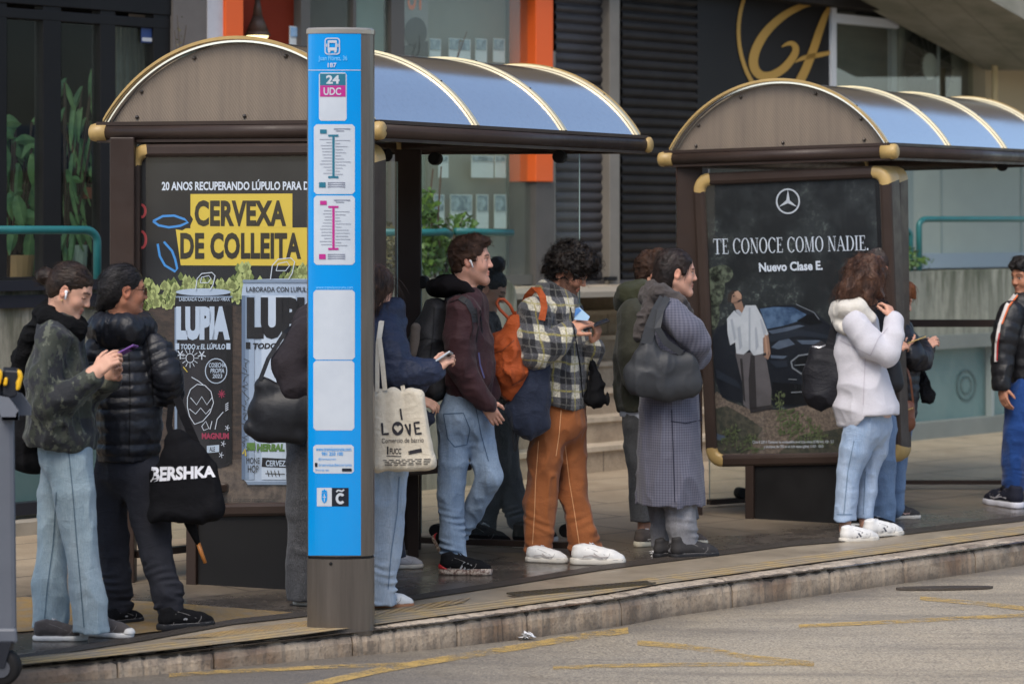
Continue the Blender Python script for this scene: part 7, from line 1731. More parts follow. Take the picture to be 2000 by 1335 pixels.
bg_, mm, o = bag("tote_bag", "cream canvas tote bag with dark printed words beside the blue stop sign", "bag", D, [], None) if False else (None, None, None)
prs = []
for a_, c_ in (((740, 772), (740, 905)), ((768, 768), (774, 905)), ((800, 768), (806, 902)), ((818, 770), (832, 900))):
    prs.append(cone(D.pt((a_[0], a_[1], -.30)), D.pt((c_[0], c_[1], -.30)), .024, .040, 1.1, .04))
prs += [cone(D.pt((744, 905, -.30)), D.pt((836, 900, -.30)), .028, .024, 1.2, .03), cone(D.pt((836, 900, -.3)), D.pt((845, 909, -.3)), .012, .006, 1, .02), cut(D.pt((780, 757, -.3)), (0, 0, 1), .006), cut(D.pt((732, 850, -.3)), (-1, 0, 0), .01), cut(D.pt((780, 920, -.3)), (.04, 0, -1), .02)]
bg_, mm, o = bag("tote_bag", "cream canvas tote bag with dark printed words beside the blue stop sign", "bag", D, prs, mcan_, h=.006, folds=[(.006, (8, 6, 3), True), (.002, (20, 14, 9), True)])
pj = onto(bvh(mm), .003, 11.5); mpr = mat("print_charcoal", C(52, 50, 54), .8); b = MB()
R_ = lambda x, y: (720 + x / 6.07, 720 + y / 6.07)
def pw(pts, w): stroke(nsub([R_(*q) for q in pts], 4), w / 6.07, pj, b)
pw([(376, 470), (384, 540), (396, 605)], 22); pw([(158, 640), (166, 775), (240, 768)], 26)
ro, ri = circ(344, 706, 68, 80, 30), None
o_ = [R_(*q) for q in circ(344, 706, 68, 82, 36)]
hrt = []
for k in range(36):
    a = 2 * math.pi * k / 36; hx = 16 * math.sin(a) ** 3; hy = 13 * math.cos(a) - 5 * math.cos(2 * a) - 2 * math.cos(3 * a) - math.cos(4 * a)
    hrt.append((346 + hx * 2.9, 704 - hy * 3.2))
hrt = [R_(*q) for q in hrt]
cA = R_(344, 700); 
def angs(P_): return sorted(P_, key=lambda q: math.atan2(q[1] - cA[1], q[0] - cA[0]))
o2, h2 = angs(o_), angs(hrt)
for k in range(36): b.poly([pj(*o2[k]), pj(*o2[(k + 1) % 36]), pj(*h2[(k + 1) % 36]), pj(*h2[k])])
pw([(432, 655), (462, 720), (486, 790), (490, 720), (488, 650)], 24); pw([(604, 632), (540, 640), (560, 770), (630, 762)], 24); pw([(550, 705), (605, 700)], 22)
fit(text2d("Comercio de barrio", .0), [R_(155, 822), R_(652, 810), R_(652, 868), R_(155, 880)], pj, b)
fit(text2d("FUCC", .02), [R_(250, 938), R_(386, 942), R_(386, 1010), R_(250, 1008)], pj, b); pw([(226, 920), (226, 1012)], 18); pw([(212, 1030), (386, 1036)], 9)
pw([(470, 995), (630, 962)], 44)
random.seed(4)
for yy in (1076, 1096, 1116, 1136):
    xx = 160 + random.uniform(0, 40)
    while xx < 660:
        l = random.uniform(40, 90); pw([(xx, yy + (400 - xx) * .03), (xx + l, yy + (400 - xx - l) * .03)], 8); xx += l + 24
b.build("lettering", mpr, bg_)
b = MB(); fit(text2d("C", .0), [R_(466, 976), R_(486, 974), R_(486, 1004), R_(466, 1006)], lambda x, y: pj(x, y) + Vector((0, -.0015, 0)), b); b.build("lettering", mcan_, bg_)
strap(bg_, D, [(737, 765, -.33), (737, 720, -.31), (738, 670, -.27), (744, 628, -.19)], 8, mcan_); strap(bg_, D, [(752, 762, -.33), (747, 710, -.31), (741, 660, -.27), (746, 626, -.18)], 9, mcan_)
strap(bg_, D, [(789, 766, -.30), (786, 752, -.27)], 8, mcan_)
# ---------------------------------------------------------------- E: man in maroon jacket with backpack
E = Person("person in a maroon hooded jacket and blue jeans with white earbuds and a grey backpack", 905, 13.25, C(214, 162, 140), C(78, 54, 38))
E.head(920, 508, 0, yaw=4, pitch=-2, size=1.02, male=True, neck=(908, 572, 0, 22), stubble=.32)
tE = [(908, 606, 0, 44), (908, 670, 0, 52), (914, 730, 0, 52), (914, 775, 0, 46)]
E.under(tE, 1.3, .75); E.under([(912, 775, 0, 46), (912, 820, 0, 46)], 1.2, .8)
nE = [(906, 606, -.19, 31), (897, 660, -.22, 29), (901, 712, -.23, 27), (926, 760, -.21, 23), (948, 786, -.19, 21)]
E.arm(nE); E.arm([(912, 606, .19, 33), (930, 690, .2, 30), (948, 770, .16, 24)])
E.hand((948, 786, -.19), (962, 808, -.17), (-.1, -1, .1), 1, curl=(.3, .3, .3, .3), sc=.95)
LE = [[(894, 818, -.06, 38), (888, 880, -.06, 29), (880, 965, -.07, 23), (885, 1040, -.08, 22, 2), (886, 1086, -.08, 24, 3)], [(930, 820, .05, 36), (938, 871, .0, 31), (957, 932, -.02, 26), (926, 990, .05, 20), (892, 1056, .12, 18, 2)]]
trE = legs(E, LE, None, 7, ([(912, 785, 0, 46), (912, 820, 0, 48)], 1.25), ring=.035) + [hem(E, 886, 1092, 0, -.15)]
E.body()
E.wear("jeans", trE, denim("jeans_blue", C(104, 128, 156), C(146, 166, 186)), folds=FT, seed=8)
E.line("stitching", mat("stitch_steel", C(70, 92, 118), .8), ["jeans"], [[(866, 808), (905, 806), (918, 838), (912, 868), (888, 872), (874, 856), (866, 808)], [(930, 798), (940, 850), (954, 900)], [(936, 800), (950, 808), (966, 804)]], 1.8)
mmar = cloth("maroon_cotton", C(66, 38, 42), C(52, 31, 35), rough=.7, sheen=.08)
mhb = cloth("black_lining", C(27, 24, 26), sheen=0)
E.wear("jacket", E.chain(tE, 1.3, .04) + E.chain(nE, 1, .025, ring=.06) + E.chain([(912, 606, .19, 35), (930, 690, .2, 32), (948, 770, .16, 26)], 1, .02) + E.chain([(916, 588, -.10, 24), (926, 584, .06, 22)], 1.2, .02) + [hem(E, 905, 792, 0, -.1)], mmar, folds=FJ, seed=10)
E.wear("hood", E.chain([(850, 564, 0, 14), (874, 556, -.10, 15), (906, 562, -.12, 12), (930, 584, -.09, 11)], 1.1, .02) + E.chain([(848, 562, 0, 16), (880, 560, 0, 24)], 2.0, .03) + E.chain([(930, 582, .09, 12), (900, 558, .12, 16), (866, 554, .08, 18)], 1.1, .02), mhb, h=.006, folds=[(.005, (14, 14, 14), True)], seed=4)
E.line("pocket_zip", mat("zip_violet", C(82, 78, 120), .5), ["jacket"], [[(935, 688), (938, 712), (946, 738)]], 3)
E.line("cord", laceb, ["jacket"], [[(930, 600), (934, 640), (930, 668)], [(938, 606), (942, 650)]], 2.2, .006)
H = E.H
E.hair([H.ell((-0.015, 0, 0.042), (0.102, 0.0815, 0.089)), H.ell((-0.052, 0, -0.012), (0.058, 0.074, 0.072), .03), H.cone((.035, .03, .104), (.082, .02, .090), .026, .018, .03), H.cone((.035, -.03, .104), (.082, -.02, .092), .026, .018, .03), H.cone((.02, -.076, .02), (.022, -.074, -.006), .012, .006, .01), H.cone((.02, .076, .02), (.022, .074, -.006), .012, .006, .01),
        H.ell((0.112, 0, -0.022), (0.082, 0.10, 0.098), .010, 's'), H.ell((-0.004, -.092, -.014), (.022, .024, .034), .005, 's'), H.ell((-0.004, .092, -.014), (.022, .024, .034), .005, 's'), H.cut((0, 0, -.088), (.3, 0, -1))],
       hairmat("hair_auburn", C(52, 36, 28), C(86, 60, 45), .6), folds=[(.004, (40, 40, 40), True)], strands=420, slen=.035, sr=.0009, flow=(.5, 0, -.2), jit=.5, lift=.35, zmin=.02)
earbud(E)
se = dict(upper=cloth("black_mesh", C(26, 26, 28), weave=180), solem=mat("speckled_sole", C(196, 180, 164), .7, var=(90, C(110, 84, 74), .08)), sole=.034, high=.09, lace=laceb, heelc=mat("red_heel", C(178, 38, 44), .5), stripes=mat("grey_print", C(96, 96, 98), .5))
shoe(E.root, (856, 1120), (963, 1122), se)
tp = E.pt((858, 1096, .16)); tp[2] = .02
shoe(E.root, None, None, se, lift=(tuple(E.pt((848, 1050, .1))), tuple(E.pt((872, 1098, .14))))) if False else None
# rear foot stands on its toes behind the front one: heel up
def raised(P, heel, toe, st):
    h_, t_ = P.pt(heel), P.pt(toe)
    globals()["gnd_save"] = None
    return shoe(P.root, (0, 1000), (1, 1000), st, lift=(tuple(h_), tuple(t_)))
raised(E, (844, 1046, .10), (880, 1110, .04), dict(se, stripes=None))
mbp = cloth("grey_nylon", C(52, 52, 54), C(42, 42, 45), rough=.6, sheen=0)
bg_, mm, o = bag("backpack", "dark grey backpack on the maroon jacket's back", "backpack", E, E.chain([(852, 604, -.02, 24), (838, 650, -.02, 34), (836, 710, -.02, 36), (846, 752, -.02, 30)], 2.0, .04) + E.chain([(822, 680, -.02, 24), (826, 730, -.02, 24)], 1.6, .04), mbp, folds=[(.005, (9, 9, 6), True)])
b = MB(); B_ = bvh(mm); pj = onto(B_, .003, 13.1); stroke(nsub([(848, 600), (846, 650), (840, 700), (838, 750)], 6), 2.5, pj, b); stroke(nsub([(812, 668), (830, 660), (860, 664)], 6), 2, pj, b); b.build("zip", laceb, bg_)
V, Fq = sculpt(E.chain([(812, 640, -.16, 10), (812, 690, -.16, 14), (820, 720, -.16, 12)], .8, .02), .006); build("side_pocket", V, Fq, cloth("beige_nylon", C(110, 100, 92), rough=.7), bg_, smooth=True)
B_ = bvh(E.meshes["jacket"]); pj = onto(B_, .008, 13.0); b = MB(); stroke(nsub([(872, 586), (895, 578), (914, 590), (926, 612), (930, 640), (924, 664)], 5), 12, pj, b); b.build("strap", mbp, bg_)

# ---------------------------------------------------------------- Fp: woman behind the glass
Fp = Person("person with a dark bun and glasses looking down behind the shelter glass", 965, 14.6, C(186, 140, 116), C(34, 26, 22))
Fp.head(957, 566, 0, yaw=10, pitch=24, size=.95, neck=(938, 620, 0, 20), lids=True)
tF = [(944, 640, 0, 36), (948, 700, 0, 44), (956, 770, 0, 42), (966, 800, 0, 40)]
Fp.under(tF, 1.3, .75)
Fp.arm([(940, 650, -.15, 26), (950, 720, -.18, 24), (985, 740, -.16, 20)]); Fp.arm([(944, 650, .15, 26), (960, 730, .16, 24), (996, 740, .1, 20)])
Fp.hand((990, 742, -.15), (1010, 736, -.12), (-.2, -.6, .8), 1, sc=.85)
LF = [[(966, 820, -.07, 36), (966, 900, -.04, 30), (950, 970, .02, 26), (944, 1024, .05, 23, 2), (942, 1036, .05, 22, 3)], [(978, 820, .07, 34), (986, 900, .05, 28), (1000, 965, .03, 25), (1012, 1012, .0, 21, 3)]]
trF = legs(Fp, LF, None, 8, ([(962, 795, 0, 40), (970, 825, 0, 38)], 1.25), ring=.03)
Fp.body(.0055)
Fp.wear("trousers", trF, denim("jeans_dark", C(46, 52, 62), C(62, 68, 78)), folds=FT, h=.008, seed=2)
Fp.wear("jacket", Fp.chain(tF, 1.3, .04) + Fp.chain([(940, 650, -.15, 28), (950, 720, -.18, 26), (985, 740, -.16, 22)], 1, .02) + Fp.chain([(944, 650, .15, 28), (960, 730, .16, 26), (996, 740, .1, 22)], 1, .02) + Fp.chain([(934, 624, 0, 22), (956, 630, 0, 18)], 1.2, .02), cloth("patterned_black", C(36, 35, 38), C(96, 92, 90), sc=22, ct=.1), folds=FJ, h=.008, seed=6)
H = Fp.H
Fp.hair([H.ell((-0.016, 0, 0.040), (0.103, 0.080, 0.091)), H.ell((-0.05, 0, 0.0), (0.068, 0.076, 0.082), .03), H.ell((-0.02, -.01, 0.158), (0.05, 0.05, 0.05), .012), H.ell((0.100, 0, -0.028), (0.085, 0.10, 0.085), .012, 's'), H.ell((-0.006, .088, -.012), (.024, .022, .036), .006, 's'), H.ell((-0.006, -.088, -.012), (.024, .022, .036), .006, 's')], hairmat("hair_black", C(24, 22, 22), C(52, 48, 48)), folds=[(.003, (40, 40, 40), True)], strands=120, slen=.03, sr=.0008, flow=(-1, 0, .3), jit=.4, lift=.2)
glasses(Fp, mat("gold_rim", C(176, 150, 120), .3, metal=.6), .019)
sf = dict(upper=cloth("dark_mesh", C(44, 42, 44), weave=160), solem=mat("grey_sole", C(196, 192, 188), .6), sole=.03, lace=lacew)
shoe(Fp.root, (908, 1060), (998, 1068), sf); shoe(Fp.root, (1004, 1070), (1085, 1058), sf)
b = MB()
for nd in ((1020, 1028, .0), (1022, 1038, 0)): pass

# ---------------------------------------------------------------- G: curly haired man in plaid
G = Person("person with curly dark hair in a black and cream plaid fleece and rust trousers", 1090, 13.7, C(196, 142, 116), C(30, 24, 22))
G.head(1113, 530, 0, yaw=14, pitch=26, size=1.0, male=True, neck=(1090, 592, 0, 23), stubble=.72, lids=True)
tG = [(1080, 616, 0, 46), (1082, 680, 0, 56), (1092, 740, 0, 54), (1098, 780, 0, 50)]
G.under(tG, 1.25, .75); G.under([(1098, 780, 0, 46), (1098, 820, 0, 46)], 1.2, .8)
nG = [(1046, 612, -.18, 34), (1036, 662, -.24, 32), (1044, 692, -.26, 30), (1082, 672, -.27, 27), (1106, 650, -.26, 21)]
fG = [(1108, 612, .16, 34), (1134, 680, .12, 30), (1146, 706, .04, 26), (1160, 680, -.06, 20)]
G.arm(nG); G.arm(fG)
G.hand((1110, 648, -.26), (1136, 630, -.24), (-.35, -.8, .5), -1, curl=(.5, .5, .6, .7), tcurl=.2, sc=.98)
G.hand((1160, 672, -.07), (1168, 648, -.10), (.6, -.2, -.3), 1, curl=(.8, .9, 1.0, 1.0), tcurl=.3, sc=.95)
LG = [[(1076, 820, -.05, 34), (1064, 900, -.06, 32), (1057, 980, -.06, 30.5), (1053, 1040, -.08, 28, 2), (1052, 1082, -.08, 28, 2)], [(1112, 820, .05, 33), (1116, 900, .05, 29), (1121, 970, .04, 27), (1137, 1040, .02, 28, 2), (1146, 1084, .02, 31, 2)]]
trG = legs(G, LG, None, 9, ([(1098, 780, 0, 46), (1096, 820, 0, 46)], 1.25), ring=.05) + [hem(G, 1090, 1079, 0, 0.02)]
G.body()
mrust = cloth("rust_twill", C(164, 98, 54), C(134, 78, 44), rough=.85, sc=4)
G.wear("trousers", trG, mrust, folds=FT, seed=11)
G.line("stitching", mat("stitch_tan", C(206, 152, 108), .8), ["trousers"], [[(1052, 860), (1046, 940), (1044, 1000), (1040, 1062)], [(1104, 870), (1112, 940), (1122, 1000), (1132, 1066)], [(1096, 800), (1092, 850), (1086, 890)]], 1.6)
mpl = mat("plaid_fleece", C(200, 196, 180), .95, sheen=.3); nt = mpl.node_tree; p = nt.nodes["Principled BSDF"]; co, x, y, z = coords(nt)
dn = nz(nt, co, 5, 3); fl = nz(nt, co, 110, 3)
u = mth(nt, 'ADD', mth(nt, 'ADD', x, mth(nt, 'MULTIPLY', y, .55)), mth(nt, 'MULTIPLY', dn, .05)); v = mth(nt, 'ADD', mth(nt, 'ADD', z, mth(nt, 'MULTIPLY', x, .10)), mth(nt, 'MULTIPLY', dn, .05))
def stp(a, per, lo, hi, off=0.0):
    f = mth(nt, 'FRACT', mth(nt, 'MULTIPLY', mth(nt, 'ADD', a, off), 1 / per)); return mth(nt, 'MULTIPLY', mapr(nt, f, lo - .02, lo + .02), mapr(nt, f, hi - .02, hi + .02, 1, 0))
bu, bv = stp(u, .135, .48, .96), stp(v, .15, .48, .96)
c = mixc(nt, bu, C(224, 217, 196), C(88, 88, 92)); c = mixc(nt, bv, c, mixc(nt, bu, C(88, 88, 90), C(24, 24, 28)))
yu, yv = stp(u, .135, .16, .22), stp(v, .15, .18, .24); c = mixc(nt, mth(nt, 'MULTIPLY', mth(nt, 'MAXIMUM', yu, yv), .7), c, C(172, 160, 70))
ku, kv = stp(u, .135, .70, .74), stp(v, .15, .70, .74); c = mixc(nt, mth(nt, 'MULTIPLY', mth(nt, 'MAXIMUM', ku, kv), .4), c, C(160, 158, 150))
c = mixc(nt, mapr(nt, fl, .42, .64, 0, .45), c, C(40, 40, 42))
nt.links.new(c, p.inputs["Base Color"]); bumpn(nt, fl, 1.0, .01, p)
G.wear("jacket", G.chain(tG, 1.3, .04) + G.chain(nG, 1, .02) + G.chain(fG, 1, .02) + G.chain([(1072, 578, 0, 26), (1096, 588, 0, 25), (1114, 592, 0, 14)], 1.3, .02) + G.chain([(1068, 566, 0, 20), (1112, 584, 0, 14)], 1.5, .015) + [hem(G, 1098, 792, 0, -.15)], mpl, folds=[(.006, (11, 11, 8), True), (.003, (45, 45, 45), False)], seed=12)
G.line("zip", mat("zip_black", C(24, 24, 26), .5), ["jacket"], [[(1114, 600), (1124, 660), (1134, 720), (1138, 775)]], 2.4)
H = G.H
mcur = hairmat("hair_curly_black", C(22, 19, 18), C(54, 44, 38))
G.hair([H.ell((-0.012, 0, 0.052), (0.118, 0.098, 0.100)), H.ell((-0.07, 0, 0.0), (0.062, 0.08, 0.082), .03), H.ell((0.062, 0, 0.092), (0.062, 0.076, 0.046), .03), H.ell((0.088, .0, .060), (.036, .062, .030), .02), H.ell((0.102, 0, -0.040), (0.080, 0.10, 0.078), .010, 's'), H.ell((-0.002, -.092, -.014), (.026, .030, .040), .006, 's'), H.ell((-0.002, .092, -.014), (.026, .03, .040), .006, 's')],
       mcur, folds=[(.012, (30, 30, 30), True), (.006, (60, 60, 60), True)], strands=1300, slen=.045, sr=.0009, flow=(0, 0, -.2), jit=1.2, curl=.009, lift=.25)
glasses(G, mat("silver_rim", C(190, 188, 186), .25, metal=.8), .020)
sg = dict(upper=white, solem=offw, sole=.034, lace=lacew, high=.08, width=1.04, swoop=mat("grey_suede", C(176, 168, 164), .8))
shoe(G.root, (1026, 1096), (1110, 1099), sg); shoe(G.root, (1113, 1101), (1223, 1102), sg)
phone("black phone in the hand of the person in the plaid fleece", G, (1163, 634, -.13), (1, .1, .38), (-.4, -.2, 1), m=mat("black_case", C(44, 42, 44), .3))
t = thing("leaflet", "small blue and white paper held by the person in the plaid fleece", "leaflet", at(1138, 614, 13.4))
b = MB(); b.prism([at(1124, 602, 13.44), at(1132, 600, 13.44), at(1152, 618, 13.42), at(1148, 626, 13.42), at(1122, 624, 13.44)], (0, .004, 0)); b.build("paper", mat("blue_paper", C(160, 196, 226), .6), t)
b = MB(); b.prism([at(1124, 603, 13.435), at(1130, 601, 13.435), at(1136, 606, 13.435), at(1122, 618, 13.435)], (0, .003, 0)); b.build("blue_print", mat("blue_print", C(76, 130, 196), .6), t)
mor2 = cloth("orange_nylon", C(186, 88, 40), C(156, 70, 32), rough=.6, sc=5, bump=.7, sheen=.05)
bg_, mm, o = bag("backpack", "rust orange backpack with round handle slung beside the plaid fleece", "backpack", G, G.chain([(1010, 634, -.16, 22), (1000, 680, -.16, 36), (996, 724, -.16, 40), (1002, 752, -.16, 30)], 1.7, .04) + G.chain([(970, 664, -.16, 14), (972, 700, -.16, 20), (984, 730, -.16, 22)], 1.4, .04) + G.chain([(1024, 700, -.16, 22), (1028, 730, -.16, 20)], 1.4, .03), mor2, folds=[(.009, (9, 9, 6), True), (.004, (24, 24, 16), True)])
b = MB(); b.tube([at(x, y, 13.7 - .2) for x, y in ((1003, 634), (990, 618), (976, 604), (970, 592), (974, 584), (984, 584), (996, 596), (1006, 616))], .0085, 8); b.build("handle", mat("orange_leather", C(176, 78, 36), .5), bg_, smooth=True)
pj = onto(bvh(mm), .003, 13.4); b = MB(); stroke(nsub([(962, 690), (982, 684), (1004, 664)], 5), 2, pj, b); stroke(nsub([(1000, 752), (1020, 742), (1040, 716)], 5), 2.5, pj, b); b.build("seam", mat("orange_dark", C(120, 56, 28), .7), bg_)
strap(bg_, G, [(1022, 600, -.10), (1030, 578, -.16), (1041, 566, -.21), (1052, 566, -.25), (1060, 580, -.275), (1063, 600, -.285), (1058, 625, -.30)], 13, mor2)
mnt = cloth("navy_canvas", C(38, 46, 66), C(30, 37, 54), rough=.75, sc=5, bump=.6)
bg_, mm, o = bag("tote_bag", "navy soft tote hanging below the orange backpack", "bag", G, G.chain([(1046, 712, -.22, 26), (1036, 770, -.22, 38), (1034, 812, -.22, 40)], .7, .04) + G.chain([(1004, 806, -.22, 18), (1036, 832, -.22, 20), (1060, 826, -.22, 16)], .9, .03), mnt, folds=[(.010, (10, 6, 4), True), (.004, (22, 14, 10), True)])
strap(bg_, G, [(1001, 826, -.24), (1003, 860, -.24), (1005, 880, -.24), (1008, 880, -.22), (1010, 862, -.22), (1006, 836, -.22)], 3, laceb)
strap(bg_, G, [(1050, 716, -.28), (1056, 690, -.30), (1050, 660, -.30)], 8, mnt)
um = thing("umbrella", "folded black umbrella dangling from the wrist of the plaid fleece", "umbrella", at(1165, 750, 13.6))
V, Fq = sculpt([cone(at(1158, 708, 13.62), at(1160, 732, 13.62), .016, .020, 1, .01), cone(at(1162, 738, 13.62), at(1166, 776, 13.62), .034, .052, 1, .02), cone(at(1150, 778, 13.62), at(1180, 780, 13.62), .022, .02, 1, .02)], .005, [(.007, (28, 28, 10), True)]); build("umbrella_cloth", V, Fq, blackc, um, smooth=True)
b = MB(); b.tube([at(1162, 684, 13.62), at(1157, 700, 13.62), at(1159, 716, 13.62)], .004, 6); b.tube([at(1156, 704, 13.62), at(1158, 722, 13.62)], .012, 8); b.build("wrist_loop", laceb, um)

# ---------------------------------------------------------------- I: man in olive parka behind
I = Person("person in an olive green hooded parka, head half hidden behind the long grey coat", 1245, 14.4, C(200, 150, 126), C(60, 42, 30))
I.head(1278, 533, 0, yaw=2, pitch=4, size=.98, male=True, neck=(1262, 590, 0, 21), stubble=.3)
tI = [(1252, 618, 0, 44), (1250, 690, 0, 50), (1250, 760, 0, 48), (1252, 788, 0, 46)]
I.under(tI, 1.3, .75); I.under([(1256, 786, 0, 44), (1258, 830, 0, 42)], 1.2, .8)
nI = [(1240, 618, -.16, 34), (1236, 690, -.2, 32), (1246, 740, -.2, 28), (1290, 750, -.18, 24)]
I.arm(nI); I.arm([(1260, 618, .16, 32), (1270, 700, .18, 30), (1300, 750, .12, 24)])
LI = [[(1250, 830, -.06, 34), (1254, 900, -.06, 32), (1258, 970, -.05, 28), (1260, 1010, -.05, 27)], [(1276, 830, .1, 34), (1300, 910, .08, 30), (1330, 980, .04, 27), (1340, 1014, .04, 25)]]
trI = legs(I, LI, None, 10, ([(1256, 790, 0, 44), (1258, 825, 0, 42)], 1.2)) + [hem(I, 1260, 1013, 0)]
I.bp += I.chain([(1260, 1000, -.05, 14), (1258, 1052, -.05, 14)]); I.bp += I.chain([(1340, 1000, .04, 14), (1346, 1050, .04, 13)])
I.body(.0055)
I.wear("trousers", trI, denim("jeans_charcoal", C(58, 58, 60), C(80, 80, 82)), folds=FT, h=.008, seed=4)
I.wear("shirt", I.chain([(1252, 770, 0, 46), (1254, 812, 0, 44)], 1.25) + [hem(I, 1252, 816, 0, -.1)], mat("pale_shirt", C(196, 200, 212), .8), h=.008)
mol = cloth("olive_cotton", C(66, 66, 54), C(52, 53, 45), rough=.75, sc=6)
I.wear("parka", I.chain(tI, 1.3, .04) + I.chain(nI, 1, .025, ring=.06) + I.chain([(1260, 618, .16, 34), (1270, 700, .18, 32), (1300, 750, .12, 26)], 1, .02) + [hem(I, 1250, 797, 0, .1)], mol, folds=FJ, seed=14, h=.008)
I.wear("hood", I.chain([(1222, 592, 0, 22), (1228, 574, -.10, 22), (1254, 566, -.12, 18), (1276, 590, -.08, 16)], 1.1, .02) + I.chain([(1226, 586, 0, 24), (1250, 578, 0, 30)], 1.9, .03), cloth("olive_hood", C(66, 68, 48), C(52, 54, 38)), folds=[(.006, (14, 14, 14), True)], h=.007, seed=3)
H = I.H
I.hair([H.ell((-0.015, 0, 0.041), (0.102, 0.0815, 0.090)), H.ell((-0.052, 0, -0.012), (0.058, 0.074, 0.072), .03), H.cone((.02, -.03, .112), (.085, -.02, .085), .03, .026, .03), H.cone((.02, .03, .112), (.085, .02, .085), .03, .026, .03), H.ell((0.112, 0, -0.022), (0.082, 0.10, 0.092), .010, 's'), H.ell((-0.004, -.092, -.014), (.022, .024, .034), .005, 's'), H.ell((-0.004, .092, -.014), (.022, .024, .034), .005, 's'), H.cut((0, 0, -.088), (.3, 0, -1))], hairmat("hair_auburn", C(52, 36, 28), C(86, 60, 45), .6), folds=[(.005, (40, 40, 40), True)], strands=300, slen=.04, sr=.001, flow=(.5, 0, -.3), jit=.5, lift=.3, zmin=.02)
si = dict(upper=mat("taupe_suede", C(96, 84, 76), .8, var=(20, C(72, 64, 60))), solem=mat("cream_sole", C(212, 202, 178), .6), sole=.034, swoop=mat("cream_patch", C(206, 198, 184), .7), lace=lacew)
shoe(I.root, (1239, 1068), (1312, 1062), si); shoe(I.root, (1302, 1060), (1383, 1064), si)

# ---------------------------------------------------------------- Hh: woman in the long houndstooth coat
K = Person("person in a long grey houndstooth coat and scarf with folded arms and a leather bag", 1310, 13.8, C(206, 158, 136), C(40, 30, 26))
K.head(1322, 532, 0, yaw=-4, pitch=2, size=1.0, neck=(1306, 594, 0, 20), lips=C(160, 92, 84))
tK = [(1306, 612, 0, 40), (1306, 680, 0, 48), (1308, 760, 0, 55), (1309, 860, 0, 60), (1309, 985, 0, 65)]
K.under(tK[:3], 1.2, .72)
nK = [(1310, 614, -.16, 31), (1344, 646, -.21, 30), (1362, 668, -.19, 26), (1350, 700, -.08, 26), (1338, 690, .10, 22)]
K.arm(nK); K.arm([(1308, 612, .16, 33), (1340, 660, .18, 30), (1360, 690, .08, 26), (1340, 700, -.08, 22)])
LK = [[(1318, 900, -.06, 36), (1324, 980, -.08, 31), (1332, 1030, -.1, 28, 2), (1335, 1072, -.1, 28, 2)], [(1290, 900, .08, 34), (1290, 980, .08, 26), (1291, 1030, .06, 20), (1292, 1072, .06, 19)]]
trK = legs(K, LK, None, 11, ([(1308, 800, 0, 44), (1308, 880, 0, 46)], 1.2), ring=.04) + [hem(K, 1320, 1074, 0, -.1)]
K.body()
K.wear("trousers", trK, denim("jeans_grey", C(96, 96, 102), C(126, 126, 130)), folds=FT, seed=15)
mh = mat("houndstooth", C(96, 98, 112), .9, sheen=.15); nt = mh.node_tree; p = nt.nodes["Principled BSDF"]; co, x, y, z = coords(nt)
uu = mth(nt, 'FRACT', mth(nt, 'MULTIPLY', mth(nt, 'ARCTAN2', mth(nt, 'ADD', y, .02), x), 12.5)); vv = mth(nt, 'FRACT', mth(nt, 'MULTIPLY', z, 72))
a_ = mth(nt, 'GREATER_THAN', uu, .5); b_ = mth(nt, 'GREATER_THAN', vv, .5); s_ = mth(nt, 'MULTIPLY', mth(nt, 'ADD', a_, b_), .5)
n3 = nz(nt, co, 26, 5); n1 = nz(nt, co, 4, 3)
nt.links.new(mixc(nt, mapr(nt, n1, .3, .7, 0, .3), mixc(nt, s_, C(104, 104, 118), C(74, 76, 91)), C(70, 70, 84)), p.inputs["Base Color"]); bumpn(nt, n3, .3, .006, p)
K.wear("coat", K.chain(tK, 1.25, .05) + K.chain(nK, 1, .025, ring=.06) + K.chain([(1308, 612, .16, 35), (1340, 660, .18, 32), (1360, 690, .08, 28), (1340, 700, -.08, 24)], 1, .02) + [hem(K, 1310, 982, 0, 0)], mh, folds=[(.007, (9, 9, 2.2), True), (.003, (20, 20, 9), True)], seed=16)
K.line("coat_seam", mat("seam_navy", C(36, 38, 52), .8), ["coat"], [[(1312, 800), (1314, 860), (1318, 980)], [(1310, 822), (1340, 826), (1370, 820)], [(1366, 770), (1370, 822)]], 1.8)
K.wear("scarf", K.chain([(1268, 580, 0, 20), (1290, 572, -.12, 19), (1322, 590, -.13, 17), (1336, 612, -.05, 16), (1328, 600, .1, 16), (1290, 568, .12, 18), (1268, 578, .02, 20)], 1, .02) + K.chain([(1276, 566, -.04, 18), (1306, 586, -.1, 18), (1334, 616, -.06, 14)], 1, .02) + K.chain([(1274, 590, -.08, 18), (1258, 626, -.12, 15), (1250, 656, -.12, 12)], 1.0, .02), cloth("grey_wool", C(82, 76, 74), C(68, 63, 62), rough=.95, sheen=.1, bump=.7), folds=[(.006, (22, 22, 26), True)], seed=5)
H = K.H
K.hair([H.ell((-0.017, 0, 0.041), (0.102, 0.080, 0.091)), H.ell((-0.058, 0, -0.02), (0.070, 0.080, 0.092), .03), H.cone((-.07, 0, -.05), (-.08, 0, -.13), .056, .050, .03), H.cone((.03, -.055, .06), (.03, -.074, -.0), .03, .012, .02), H.cone((.03, .055, .06), (.03, .074, -.0), .03, .012, .02), H.ell((0.112, 0, -0.032), (0.076, 0.085, 0.094), .012, 's'), H.ell((0.0, .088, -.014), (.022, .022, .034), .006, 's'), H.ell((0.0, -.088, -.014), (.022, .022, .034), .006, 's')], hairmat("hair_espresso", C(34, 28, 27), C(70, 58, 54), .35), folds=[(.0015, (50, 14, 40), True)], strands=1100, slen=.05, sr=.0005, flow=(-1, 0, -.6), jit=.2, lift=.06)
